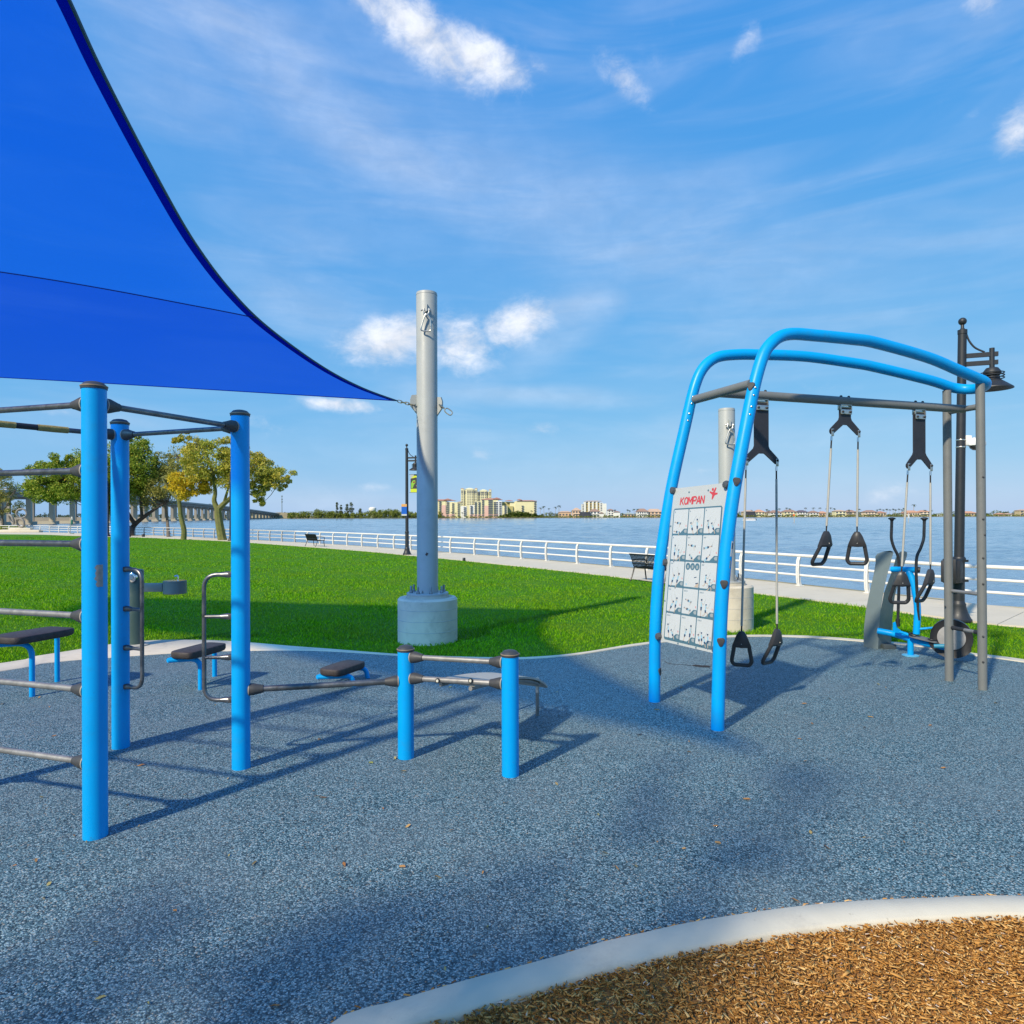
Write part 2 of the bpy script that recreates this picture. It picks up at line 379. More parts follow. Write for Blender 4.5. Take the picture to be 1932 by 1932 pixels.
def strip(name, a, b, z0, z1, m, samples=160, bev=0.012):
    """raised band between two lines, with its sides and a small rounded arris"""
    def res(l):
        l = [Vector(p) for p in l]; cum = [0.0]
        for i in range(1, len(l)): cum.append(cum[-1] + (l[i] - l[i - 1]).length)
        out = []; j = 0
        for k in range(samples):
            s = cum[-1] * k / (samples - 1)
            while j < len(l) - 2 and cum[j + 1] < s: j += 1
            d = cum[j + 1] - cum[j]; out.append(l[j].lerp(l[j + 1], 0 if d < 1e-9 else (s - cum[j]) / d))
        return out
    A, B = res(a), res(b); g = Geo(); V = []
    for p, q in zip(A, B):
        d = (q - p).normalized()
        for pt, z in ((p, z0), (p, z1 - bev), (p + d * bev, z1), (q - d * bev, z1), (q, z1 - bev), (q, z0)):
            V.append((pt.x, pt.y, z))
    F = [(i * 6 + k, i * 6 + k + 1, i * 6 + 7 + k, i * 6 + 6 + k) for i in range(samples - 1) for k in range(5)]
    g.add(V, F); return build(name, g, m, ang=60)

def rubber_material():
    m = bpy.data.materials.new('poured blue rubber granules'); m.use_nodes = True; t = NT(m.node_tree); p = t.n['Principled BSDF']
    tc = t.node('ShaderNodeTexCoord'); ob = tc.outputs['Object']
    wob = t.node('ShaderNodeTexNoise'); wob.inputs['Scale'].default_value = 60; wob.inputs['Detail'].default_value = 2; t.link(ob, wob.inputs['Vector'])
    add = t.node('ShaderNodeVectorMath', operation='MULTIPLY_ADD'); t.link(wob.outputs['Color'], add.inputs[0]); add.inputs[1].default_value = (0.012, 0.012, 0.0); t.link(ob, add.inputs[2])
    mp = t.node('ShaderNodeMapping'); t.link(add.outputs[0], mp.inputs[0]); mp.inputs['Scale'].default_value = (1.0, 1.0, 0.0)
    vo = t.node('ShaderNodeTexVoronoi'); vo.inputs['Scale'].default_value = 116; vo.inputs['Randomness'].default_value = 1.0; t.link(mp.outputs[0], vo.inputs['Vector'])
    sc = t.node('ShaderNodeSeparateColor'); t.link(vo.outputs['Color'], sc.inputs[0])
    c = t.ramp(sc.outputs[0], [(0.0, (0.008, 0.022, 0.031)), (0.22, (0.030, 0.082, 0.112)), (0.48, (0.095, 0.195, 0.240)), (0.75, (0.22, 0.365, 0.415)), (0.93, (0.44, 0.57, 0.61)), (0.97, (0.36, 0.28, 0.19)), (1.0, (0.50, 0.58, 0.60))])
    big = t.noise(ob, 0.9, 6, 0.6, 0.5); mid = t.noise(ob, 4.5, 6, 0.65)
    pale_mix = t.math('MULTIPLY', t.maprange(big, 0.35, 0.68, 0.0, 1.0), 0.62)  # broad paler patches from random noise
    c = t.mix(pale_mix, c, t.mix(0.55, c, (0.215, 0.265, 0.285, 1)))
    c = t.mix(t.maprange(mid, 0.3, 0.7, 0.0, 0.5), c, t.mix(1.0, c, (0.78, 0.82, 0.84, 1), 'MULTIPLY'))
    crev = t.maprange(vo.outputs['Distance'], 0.35, 0.75, 1.0, 0.45)
    c = t.mix(1.0, c, crev, 'MULTIPLY')
    t.link(c, p.inputs['Base Color']); p.inputs['Roughness'].default_value = 0.62; p.inputs['Specular IOR Level'].default_value = 0.4
    b = t.node('ShaderNodeBump'); b.inputs['Strength'].default_value = 0.85; b.inputs['Distance'].default_value = 0.005
    h = t.math('SUBTRACT', 1.0, vo.outputs['Distance']); t.link(h, b.inputs['Height']); t.link(b.outputs[0], p.inputs['Normal'])
    return m
def lawn_material():
    m = bpy.data.materials.new('lawn soil and thatch'); m.use_nodes = True; t = NT(m.node_tree); p = t.n['Principled BSDF']
    tc = t.node('ShaderNodeTexCoord'); ob = tc.outputs['Object']
    c = t.ramp(t.noise(ob, 45, 6, 0.7), [(0.3, (0.030, 0.11, 0.002)), (0.55, (0.070, 0.22, 0.004)), (0.75, (0.12, 0.31, 0.008))])
    c = t.mix(t.maprange(t.noise(ob, 0.35, 4, 0.6), 0.35, 0.65, 0.0, 0.35), c, t.mix(1.0, c, (1.25, 1.1, 0.9, 1), 'MULTIPLY'))
    t.link(c, p.inputs['Base Color']); p.inputs['Roughness'].default_value = 0.8; p.inputs['Specular IOR Level'].default_value = 0.15
    b = t.node('ShaderNodeBump'); b.inputs['Strength'].default_value = 1.0; b.inputs['Distance'].default_value = 0.03
    t.link(t.noise(ob, 70, 4, 0.7), b.inputs['Height']); t.link(b.outputs[0], p.inputs['Normal'])
    return m
def island_material(name, stops, rough=0.6, spec=0.25, trans=0.0, patch=None, patch_scale=0.5):
    """leaf-like pieces: each island of the mesh takes a colour of its own"""
    m = bpy.data.materials.new(name); m.use_nodes = True; t = NT(m.node_tree); p = t.n['Principled BSDF']
    ge = t.node('ShaderNodeNewGeometry'); c = t.ramp(ge.outputs['Random Per Island'], stops)
    if patch:
        tc = t.node('ShaderNodeTexCoord')
        c = t.mix(t.maprange(t.noise(tc.outputs['Object'], patch_scale, 4, 0.6), 0.4, 0.62, 0.0, 0.75), c, t.mix(0.7, c, (*patch, 1)))
    t.link(c, p.inputs['Base Color']); p.inputs['Roughness'].default_value = rough; p.inputs['Specular IOR Level'].default_value = spec
    if trans:
        tr = t.node('ShaderNodeBsdfTranslucent'); t.link(c, tr.inputs[0]); mx = t.node('ShaderNodeMixShader'); mx.inputs[0].default_value = trans
        t.link(p.outputs[0], mx.inputs[1]); t.link(tr.outputs[0], mx.inputs[2]); t.link(mx.outputs[0], t.n['Material Output'].inputs[0])
    return m
M_rubber = rubber_material(); M_lawn = lawn_material()
M_soil = mat('packed soil', (0.10, 0.075, 0.045), 0.9, var=0.2, bump=0.3, bscale=20)
M_mulchbed = mat('brown mulch bed', (0.34, 0.165, 0.05), 0.9, var=0.4, vscale=60, bump=0.6, bscale=70)
M_path = mat('warm pale walkway concrete', (0.60, 0.53, 0.41), 0.85, var=0.05, vscale=1.2, bump=0.1, bscale=50, dirt=(0.47, 0.41, 0.31), dirt_amt=0.4, dirt_scale=1.0)
M_wall = mat('stained seawall concrete', (0.40, 0.36, 0.28), 0.9, var=0.1, bump=0.2, bscale=20)

ground_ring = [(-140, 110, 0)] + [tuple(p) for p in PATH_OUT] + [(30, -14, 0), (-60, -30, 0), (-140, -30, 0)]
ground = poly_mesh('ground', ground_ring, -0.05, M_soil)
lawn_ring = [tuple(p) for p in LAWN_EDGE] + [(20, -8, 0), (14, -10, 0)] + [tuple(p) for p in reversed(KERB_FAR)] + [(-14, -10, 0), (-60, -12, 0), (-130, 20, 0)]
lawn = poly_mesh('lawn', lawn_ring, -0.02, M_lawn)
rub_ring = [tuple(p) for p in RUB_FAR] + [(10.8, -3, 0)] + [tuple(p) for p in reversed(RUB_NEAR)] + [(-2.0, -3, 0), (-11.6, -3, 0)]
rubber = poly_mesh('rubber_safety_surface', rub_ring, 0.0, M_rubber)
kerb_far = tag(strip('concrete_border', RUB_FAR, KERB_FAR, -0.06, 0.012, M_kerb, 200), kind='structure')
kerb_near = tag(strip('kerb', RUB_NEAR, KERB_NEAR, -0.06, 0.018, M_kerb, 120, 0.015), kind='structure')
mul_ring = [tuple(p) for p in KERB_NEAR] + [(8.2, -3, 0), (-1.9, -3, 0)]
mulchbed = poly_mesh('mulch_bed', mul_ring, -0.025, M_mulchbed)

# promenade: a bed with separate slabs on it, joints left open
path_ring = [tuple(p) for p in PATH_OUT] + [tuple(p) for p in reversed(LAWN_EDGE)]
path = poly_mesh('path', path_ring, -0.03, M_wall)
def arc(l):
    cum = [0.0]
    for i in range(1, len(l)): cum.append(cum[-1] + (Vector(l[i]) - Vector(l[i - 1])).length)
    return cum
def near_on(l, p):
    best = None
    for i in range(len(l) - 1):
        a, b = Vector(l[i]), Vector(l[i + 1]); d = b - a; s = max(0, min(1, (p - a).dot(d) / max(d.length_squared, 1e-9))); q = a + d * s
        if best is None or (q - p).length < best[0]: best = ((q - p).length, q)
    return best[1]
cum = arc(PATH_OUT); stations = []; s = 8.0; j = 0
while s < cum[-1] - 3:
    while cum[j + 1] < s: j += 1
    p = PATH_OUT[j].lerp(PATH_OUT[j + 1], (s - cum[j]) / max(1e-9, cum[j + 1] - cum[j])); stations.append((p, near_on(LAWN_EDGE, p)))
    s += 3.0
for (p0, q0), (p1, q1) in zip(stations[:-1], stations[1:]):
    d0 = (p1 - p0).normalized() * 0.008; d1 = (q1 - q0); d1 = d1.normalized() * 0.008 if d1.length > 0.03 else d1 * 0.2
    g = Geo().prism([p0 + d0 + Vector((0, 0, -0.029)), q0 + d1 + Vector((0, 0, -0.029)), q1 - d1 + Vector((0, 0, -0.029)), p1 - d0 + Vector((0, 0, -0.029))], (0, 0, 0.034))
    build('slab', g, M_path, path, flat=True)
# seawall below the promenade
g = Geo(); V = []
for p in PATH_OUT:
    V += [(p.x, p.y, 0.002), (p.x + 0.28, p.y + 0.22, 0.002), (p.x + 0.28, p.y + 0.22, -2.4)]
g.add(V, [(i * 3 + k, i * 3 + k + 1, i * 3 + 4 + k, i * 3 + 3 + k) for i in range(len(PATH_OUT) - 1) for k in range(2)])
M_cop = mat('ochre stained seawall cap', (0.50, 0.40, 0.22), 0.85, var=0.12, vscale=2, dirt=(0.36, 0.22, 0.09), dirt_amt=0.5, dirt_scale=0.8)
seawall = tag(build('seawall', g, M_cop, ang=30), 'ochre stained concrete seawall along the water edge', 'seawall')

# ------------------------------------------------------------------ water
WATER = -1.5
def water_material():
    m = bpy.data.materials.new('choppy bay water'); m.use_nodes = True; t = NT(m.node_tree); p = t.n['Principled BSDF']
    tc = t.node('ShaderNodeTexCoord'); ob = tc.outputs['Object']
    mp = t.node('ShaderNodeMapping'); t.link(ob, mp.inputs[0]); mp.inputs['Rotation'].default_value = (0, 0, R(-12)); mp.inputs['Scale'].default_value = (0.55, 1.0, 1.0)
    n1 = t.noise(mp.outputs[0], 0.42, 5, 0.62, 0.6); n2 = t.noise(mp.outputs[0], 2.2, 4, 0.6, 0.4); n3 = t.noise(mp.outputs[0], 0.03, 3, 0.55)
    c = t.ramp(n3, [(0.35, (0.19, 0.27, 0.335)), (0.65, (0.25, 0.33, 0.39))])
    t.link(c, p.inputs['Base Color']); p.inputs['Roughness'].default_value = 0.12; p.inputs['IOR'].default_value = 1.33
    b1 = t.node('ShaderNodeBump'); b1.inputs['Strength'].default_value = 0.5; b1.inputs['Distance'].default_value = 0.12; t.link(n1, b1.inputs['Height'])
    b2 = t.node('ShaderNodeBump'); b2.inputs['Strength'].default_value = 0.7; b2.inputs['Distance'].default_value = 0.10; t.link(n2, b2.inputs['Height']); t.link(b1.outputs[0], b2.inputs['Normal'])
    t.link(b2.outputs[0], p.inputs['Normal']); return m
M_water = water_material()
def water_sheet():
    """wind chop as real relief: rows spread out with distance, flat apron round the outside"""
    nr, nc = 420, 330; Y = 13.0 * np.exp(np.linspace(0, 1, nr) * math.log(1700 / 13.0)); T = np.linspace(-1.35, 1.45, nc)
    YY, TT = np.meshgrid(Y, T, indexing='ij'); XX = TT * YY; Z = np.zeros_like(XX); r = np.random.default_rng(17)
    for k in range(46):
        lam = 0.7 * (9.0 / 0.7) ** r.uniform(); a = R(-62) + r.normal(0, 0.55); kx, ky = math.cos(a) * 2 * math.pi / lam, math.sin(a) * 2 * math.pi / lam
        ph = r.uniform(0, 6.28); w = np.sin(kx * XX + ky * YY + ph); Z += 0.0070 * lam ** 0.75 * (w + 0.3 * w * w)
    gust = 0.55 + 0.45 * np.sin(XX * 0.031 + 0.6 * np.sin(YY * 0.02)) * np.sin(YY * 0.043 + 0.8 * np.sin(XX * 0.017)); Z *= 0.7 + 0.5 * gust
    V = np.stack([XX, YY, WATER + Z], 2).reshape(-1, 3); n0 = len(V)
    V = np.concatenate([V, np.array([(-5000, -200, WATER - 0.4), (5000, -200, WATER - 0.4), (5000, 9000, WATER - 0.4), (-5000, 9000, WATER - 0.4)])])
    i = (np.arange(nr - 1)[:, None] * nc + np.arange(nc - 1)[None]).ravel(); F = np.stack([i, i + 1, i + nc + 1, i + nc], 1)
    F = np.concatenate([F, np.array([[n0, n0 + 1, n0 + 2, n0 + 3]])]); return np_mesh('water', V, F, M_water, True)
# ------------------------------------------------------------------ grass blades
def inside(px, py, ring):
    r = np.zeros(len(px), bool); m = len(ring)
    for i in range(m):
        x0, y0 = ring[i][0], ring[i][1]; x1, y1 = ring[(i + 1) % m][0], ring[(i + 1) % m][1]
        if y0 == y1: continue
        c = ((y0 > py) != (y1 > py)) & (px < (x1 - x0) * (py - y0) / (y1 - y0) + x0); r ^= c
    return r
def np_mesh(name, V, F, m, smooth=False):
    """F is an array of equal sized faces"""
    me = bpy.data.meshes.new(name); k = F.shape[1]
    me.vertices.add(len(V)); me.vertices.foreach_set('co', V.astype(np.float32).ravel())
    me.loops.add(F.size); me.loops.foreach_set('vertex_index', F.astype(np.int32).ravel())
    me.polygons.add(len(F)); me.polygons.foreach_set('loop_start', np.arange(0, F.size, k, dtype=np.int32))
    if smooth: me.polygons.foreach_set('use_smooth', np.ones(len(F), bool))
    me.update(calc_edges=True); me.materials.append(m); return me
water = tag(mesh_obj('water', water_sheet(), None), kind='structure')
rng = np.random.default_rng(7)
def grass(n):
    tx = rng.uniform(-0.95, 1.15, n); Y = 7.0 * np.exp(rng.uniform(0, 1, n) ** 1.15 * math.log(75 / 7.0)); X = tx * Y
    k = inside(X, Y, [(p[0], p[1]) for p in lawn_ring]); X, Y = X[k], Y[k]; n = len(X)
    a = rng.uniform(0, 2 * np.pi, n); h = rng.uniform(0.03, 0.075, n) * (0.85 + 0.3 * np.sin(X * 1.7 + 0.6 * Y) * np.sin(Y * 1.1)); w = np.maximum(0.004, Y * 0.00062) * rng.uniform(0.7, 1.3, n)
    lean = rng.uniform(0.1, 0.9, n) * h; la = rng.uniform(0, 2 * np.pi, n)
    z0 = np.full(n, -0.025)
    b0 = np.stack([X - np.cos(a) * w, Y - np.sin(a) * w, z0], 1); b1 = np.stack([X + np.cos(a) * w, Y + np.sin(a) * w, z0], 1)
    m0 = np.stack([X + np.cos(la) * lean * 0.35, Y + np.sin(la) * lean * 0.35, z0 + h * 0.62], 1)
    tp = np.stack([X + np.cos(la) * lean, Y + np.sin(la) * lean, z0 + h], 1)
    V = np.stack([b0, b1, m0, tp], 1).reshape(-1, 3); i = np.arange(n) * 4
    F = np.concatenate([np.stack([i, i + 1, i + 2], 1), np.stack([i + 1, i + 3, i + 2], 1)])
    return V, F
M_blade = island_material('grass blades', [(0.0, (0.06, 0.21, 0.001)), (0.35, (0.115, 0.345, 0.002)), (0.7, (0.20, 0.485, 0.004)), (0.93, (0.31, 0.60, 0.015)), (1.0, (0.36, 0.42, 0.07))], 0.6, 0.06, 0.3, (0.22, 0.34, 0.02), 0.45)
V, F = grass(620000)
gr = mesh_obj('grass', np_mesh('grass', V, F, M_blade), None); tag(gr, 'short bright green mown lawn grass', 'grass', kind='stuff')

# ------------------------------------------------------------------ mulch chips
def chips(n, ring, xr, yr, zbase, zs, lmin, lmax, r):
    X = r.uniform(*xr, n); Y = r.uniform(*yr, n)
    k = inside(X, Y, ring); X, Y = X[k], Y[k]; n = len(X)
    L = r.uniform(lmin, lmax, n) * np.where(r.uniform(0, 1, n) < 0.08, 1.9, 1.0); W = L * r.uniform(0.12, 0.42, n); T = r.uniform(0.002, 0.006, n)
    yaw = r.uniform(0, 2 * np.pi, n); pit = r.normal(0, 0.16, n); rol = r.normal(0, 0.24, n)
    cy, sy, cp, sp, cr, sr = np.cos(yaw), np.sin(yaw), np.cos(pit), np.sin(pit), np.cos(rol), np.sin(rol)
    ex = np.stack([cy * cp, sy * cp, sp], 1); ey = np.stack([-sy * cr + cy * sp * -sr, cy * cr + sy * sp * -sr, cp * sr], 1); ez = np.cross(ex, ey)
    C = np.stack([X, Y, zbase + r.uniform(0, zs, n)], 1); V = []
    for sx, ty in ((-1, -0.7), (1, -0.25), (1, 0.45), (-1, 0.9)):
        for sz in (-1, 1):
            V.append(C + ex * (sx * L / 2)[:, None] + ey * (ty * W / 2)[:, None] + ez * (sz * T / 2)[:, None])
    V = np.stack(V, 1).reshape(-1, 3); i = (np.arange(n) * 8)[:, None]
    F = np.concatenate([i + np.array(q)[None] for q in ((0, 2, 4, 6), (1, 7, 5, 3), (0, 1, 3, 2), (2, 3, 5, 4), (4, 5, 7, 6), (6, 7, 1, 0))])
    return V, F
M_chip = island_material('shredded wood mulch', [(0.0, (0.24, 0.10, 0.026)), (0.3, (0.41, 0.19, 0.048)), (0.62, (0.56, 0.28, 0.078)), (0.9, (0.68, 0.40, 0.14)), (0.975, (0.78, 0.50, 0.20)), (1.0, (0.62, 0.57, 0.55))], 0.8, 0.04)
V, F = chips(115000, mul_ring, (-1.1, 4.3), (1.2, 3.75), -0.022, 0.030, 0.008, 0.030, np.random.default_rng(3))
mu = mesh_obj('mulch_chips', np_mesh('mulch_chips', V, F, M_chip), None); tag(mu, 'orange brown shredded wood mulch beside the pale kerb', 'mulch', kind='stuff')
# shreds washed into the joint between rubber and kerb
rj = np.random.default_rng(11); JV = []; JF = []
for i in range(len(RUB_NEAR) - 1):
    a, b = RUB_NEAR[i], RUB_NEAR[i + 1]
    for k in range(int((b - a).length * 46)):
        s = rj.uniform(); p = a.lerp(b, s); d = (b - a).normalized(); yaw = math.atan2(d.y, d.x) + rj.normal(0, 0.3); L = rj.uniform(0.008, 0.03); W = rj.uniform(0.0015, 0.004)
        off = rj.normal(-0.003, 0.006); c = Vector((p.x - d.y * -off, p.y + d.x * -off, 0.004 + rj.uniform(0, 0.012)))
        e = Vector((math.cos(yaw), math.sin(yaw), rj.normal(0, 0.15))) * L / 2; f = Vector((-math.sin(yaw), math.cos(yaw), 0.3)) * W
        o = len(JV); JV += [c - e - f, c + e - f, c + e + f, c - e + f]; JF.append((o, o + 1, o + 2, o + 3))
js = mesh_obj('mulch_shreds', np_mesh('mulch_shreds', np.array([tuple(v) for v in JV]), np.array(JF), M_chip), None); tag(js, 'thin wood shreds caught along the kerb joint', 'mulch', kind='stuff')
# fallen leaves and chips lying about on the rubber
M_litter = island_material('fallen leaf litter', [(0.0, (0.30, 0.13, 0.04)), (0.4, (0.45, 0.24, 0.09)), (0.7, (0.42, 0.36, 0.14)), (0.85, (0.10, 0.07, 0.05)), (1.0, (0.28, 0.30, 0.08))], 0.7, 0.2)
rl = np.random.default_rng(5)
uvs = [(83, 1695), (68, 1625), (78, 1505), (180, 1780), (200, 1500), (95, 1640), (610, 1506), (600, 1503), (920, 1750), (840, 1830), (280, 1895), (190, 1885), (520, 1900), (330, 1720), (480, 1630), (140, 1578), (262, 1560), (700, 1440), (770, 1560), (1050, 1480), (1240, 1590), (1350, 1560), (1500, 1700), (1660, 1470), (1780, 1450), (1560, 1600), (430, 1470), (350, 1500), (240, 1520), (1300, 1400)]
uvs += [(rl.uniform(0, 1900), 1290 + 380 * rl.uniform() ** 1.4) for _ in range(70)]
V = []; F = []
for u, v in uvs:
    p = G(u, v)
    if p.y < 2.6: continue
    L = rl.uniform(0.012, 0.03) * (1.0 if p.y < 5 else 1.3); W = L * rl.uniform(0.2, 0.5); a = rl.uniform(0, 6.28); o = len(V)
    e = Vector((math.cos(a), math.sin(a), rl.uniform(-0.1, 0.25))) * L; f = Vector((-math.sin(a), math.cos(a), 0)) * W; z = Vector((0, 0, 0.006))
    V += [p - e + z, p - e * 0.3 - f + z, p + e * 0.4 - f * 0.8 + z * 1.6, p + e + z * 1.3, p + e * 0.4 + f * 0.8 + z * 2.2, p - e * 0.3 + f + z * 1.6]; F.append(tuple(range(o, o + 6)))
li = mesh_obj('leaf_litter', np_mesh('leaf_litter', np.array([tuple(v) for v in V]), np.array(F), M_litter), None); tag(li, 'small dry leaves scattered on the blue rubber', 'leaves', kind='stuff')
# ------------------------------------------------------------------ shade sail and its poles
M_sail = None
def sail_material(name, col, shadow):
    m = bpy.data.materials.new(name); m.use_nodes = True; t = NT(m.node_tree); t.n.remove(t.n['Principled BSDF'])
    tc = t.node('ShaderNodeTexCoord'); ob = tc.outputs['Object']
    mp = t.node('ShaderNodeMapping'); t.link(ob, mp.inputs[0]); mp.inputs['Scale'].default_value = (260, 26, 26); mp.inputs['Rotation'].default_value = (0, 0, R(8))
    n = t.noise(mp.outputs[0], 1.0, 3, 0.6)
    c = t.mix(t.maprange(n, 0.3, 0.7), tuple(x * 0.85 for x in col) + (1,), tuple(min(1, x * 1.12) for x in col) + (1,))
    c = t.mix(t.maprange(t.noise(ob, 0.9, 4, 0.6), 0.3, 0.7, 0.0, 0.28), c, t.mix(1.0, c, (0.75, 0.75, 0.82, 1), 'MULTIPLY'))
    di = t.node('ShaderNodeBsdfDiffuse'); tr = t.node('ShaderNodeBsdfTranslucent'); tp = t.node('ShaderNodeBsdfTransparent')
    t.link(c, di.inputs[0]); t.link(c, tr.inputs[0]); tp.inputs[0].default_value = shadow
    m1 = t.node('ShaderNodeMixShader'); m1.inputs[0].default_value = 0.55; t.link(di.outputs[0], m1.inputs[1]); t.link(tr.outputs[0], m1.inputs[2])
    m2 = t.node('ShaderNodeMixShader'); m2.inputs[0].default_value = 0.74; t.link(m1.outputs[0], m2.inputs[1]); t.link(tp.outputs[0], m2.inputs[2])
    t.link(m2.outputs[0], t.n['Material Output'].inputs[0]); return m
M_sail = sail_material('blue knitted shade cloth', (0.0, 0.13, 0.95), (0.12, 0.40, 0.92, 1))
M_sail_dim = sail_material('blue shade cloth with slant shading', (0.0, 0.05, 0.80), (0.09, 0.28, 0.82, 1))  # same cloth, darkened for how light falls on the lower panel
M_hem = mat('navy sail webbing', (0.002, 0.03, 0.20), 0.7, var=0.15, vscale=20)
M_hem2 = sail_material('doubled blue hem cloth', (0.001, 0.055, 0.50), (0.02, 0.16, 0.52, 1))
SHADE = [(-1.72, 0.9), (-1.90, 2.0), (-2.10, 2.7), (-2.24, 3.4), (-2.39, 4.0), (-2.60, 5.0), (-2.775, 6.0), (-2.86, 7.0), (-2.83, 8.0), (-2.60, 9.4), (-2.28, 10.4), (-1.86, 11.16)]
def zline(y): return 3.98 + (11.16 - y) / 10.1 * 1.02
EC = smooth_path([Vector((x, y, zline(y))) for x, y in reversed(SHADE)], 6)      # from the mid pole (A) to the corner near the viewer (C)
A, C_ = EC[0], EC[-1]; B_, D_ = Vector((-15.0, 13.0, 5.05)), Vector((-13.6, 9.7, 4.6))
def bow(p, q, k, n=48):
    out = []; c = (A + B_ + C_ + D_) / 4
    for i in range(n + 1):
        s = i / n; r = p.lerp(q, s); d = (c - r); d.normalize(); out.append(r + d * (4 * k * s * (1 - s)))
    return out
def at(l, s):
    f = s * (len(l) - 1); i = min(int(f), len(l) - 2); return l[i].lerp(l[i + 1], f - i)
EB, ED, CD = bow(A, B_, 0.10), bow(B_, D_, 0.1), bow(C_, D_, 0.75)
def sail_pt(s, t):          # s from A/B side to C/D side, t from A/C edge to B/D edge
    e0, e1, f0, f1 = at(EC, s), at(ED, s), at(EB, t), at(CD, t)
    p = e0.lerp(e1, t) + f0.lerp(f1, s) - (A.lerp(B_, t).lerp(C_.lerp(D_, t), s))
    return p
sail = thing('shade_sail', 'large blue shade sail stretched overhead to the tall grey pole', 'shade sail', tuple(A))
seam_s = 0.30
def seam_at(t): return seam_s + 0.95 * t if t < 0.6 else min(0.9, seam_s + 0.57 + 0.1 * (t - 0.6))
def sail_panel(lo, hi, n, m, name, material):
    g = Geo(); V = [sail_pt(lo(j / m) + (hi(j / m) - lo(j / m)) * i / n, j / m) for i in range(n + 1) for j in range(m + 1)]
    g.add(V, [(i * (m + 1) + j, i * (m + 1) + j + 1, (i + 1) * (m + 1) + j + 1, (i + 1) * (m + 1) + j) for i in range(n) for j in range(m)])
    return build(name, g, material, sail, ang=180)
sail_panel(lambda t: 0.0, seam_at, 20, 40, 'panel', M_sail_dim); sail_panel(seam_at, lambda t: 1.0, 36, 40, 'panel', M_sail)
def ribbon(pts, inner, w, off):
    g = Geo(); V = []
    for p, q in zip(pts, inner):
        d = (q - p).normalized(); V += [p + Vector((0, 0, off)), p + d * w + Vector((0, 0, off)), p + d * w + Vector((0, 0, -off)), p + Vector((0, 0, -off))]
    return g.add(V, [(i * 4 + k, i * 4 + (k + 1) % 4, i * 4 + 4 + (k + 1) % 4, i * 4 + 4 + k) for i in range(len(pts) - 1) for k in range(4)])
N = 90
build('hem', ribbon([sail_pt(i / N, 0) for i in range(N + 1)], [sail_pt(i / N, 0.06) for i in range(N + 1)], 0.10, 0.004), M_hem2, sail, ang=180)
build('hem', ribbon([sail_pt(0, i / N) for i in range(N + 1)], [sail_pt(0.05, i / N) for i in range(N + 1)], 0.03, 0.004), M_hem2, sail, ang=180)
build('edge_cable', Geo().tube([sail_pt(i / N, 0) for i in range(N + 1)], 0.011, 6), mat('teal edge cord', (0.01, 0.09, 0.17), 0.6), sail)
build('seam', Geo().tube([sail_pt(seam_at(i / 60), i / 60) + Vector((0, 0, -0.004)) for i in range(61)], 0.0065, 6), M_hem, sail)

def link_ring(g, c, ax, up, L, W, r):
    """oblong link lying in the plane of ax and up"""
    ax = Vector(ax).normalized(); up = Vector(up).normalized(); pts = []
    for k in range(25):
        a = 2 * math.pi * k / 24; ca, sa = math.cos(a), math.sin(a)
        pts.append(Vector(c) + ax * (L / 2 * (abs(ca) ** 0.7) * (1 if ca >= 0 else -1)) + up * (W / 2 * (abs(sa) ** 0.7) * (1 if sa >= 0 else -1)))
    g.tube(pts, r, 8, caps=False)
def shade_pole(base, H, rad, label, foot_h, foot_r, holes=True):
    t = thing('shade_sail_pole', label, 'pole', base, 'steel poles for the shade sails')
    b = Vector(base)
    ft = Geo().lathe([(foot_r, -0.05), (foot_r, foot_h - 0.03), (foot_r - 0.03, foot_h), (0, foot_h)], b, 48)
    fo = build('concrete_footing', ft, M_conc, t)
    rg = Geo()
    for k in range(1, 4):
        rg.lathe([(foot_r + 0.0005, foot_h * k / 4 - 0.004), (foot_r + 0.004, foot_h * k / 4), (foot_r + 0.0005, foot_h * k / 4 + 0.004)], b, 48)
    build('form_joint', rg, mat('darker concrete joint', (0.45, 0.44, 0.41), 0.9), fo)
    build('grout_pad', Geo().lathe([(rad + 0.19, foot_h), (rad + 0.17, foot_h + 0.05), (0, foot_h + 0.05)], b, 40), mat('grout', (0.42, 0.38, 0.30), 0.9, var=0.15), t)
    build('base_plate', Geo().lathe([(rad + 0.175, foot_h + 0.05), (rad + 0.175, foot_h + 0.075), (rad + 0.17, foot_h + 0.08), (0, foot_h + 0.08)], b, 48), M_pole, t)
    for k in range(8):
        a = 2 * math.pi * (k + 0.4) / 8; c = b + Vector((math.cos(a) * (rad + 0.105), math.sin(a) * (rad + 0.105), foot_h + 0.08))
        g = Geo().lathe([(0.03, 0), (0.03, 0.035), (0.026, 0.04)], c, 6); g.lathe([(0.017, 0.035), (0.017, 0.11), (0.013, 0.118), (0, 0.118)], c, 10)
        build('anchor_bolt', g, mat('weathered bolt steel', (0.22, 0.24, 0.25), 0.5, 0.6, var=0.2), t)
    pl = build('pole', Geo().lathe([(rad, foot_h + 0.08), (rad, H - 0.02), (rad - 0.006, H - 0.005), (rad - 0.03, H), (0, H)], b, 48), M_pole, t)
    build('cap_joint', Geo().lathe([(rad + 0.0006, H - 0.052), (rad + 0.003, H - 0.05), (rad + 0.0006, H - 0.048)], b, 48), mat('cap joint', (0.25, 0.27, 0.28), 0.6), pl)
    return t, pl
ZP = Vector((0, 0, 1))
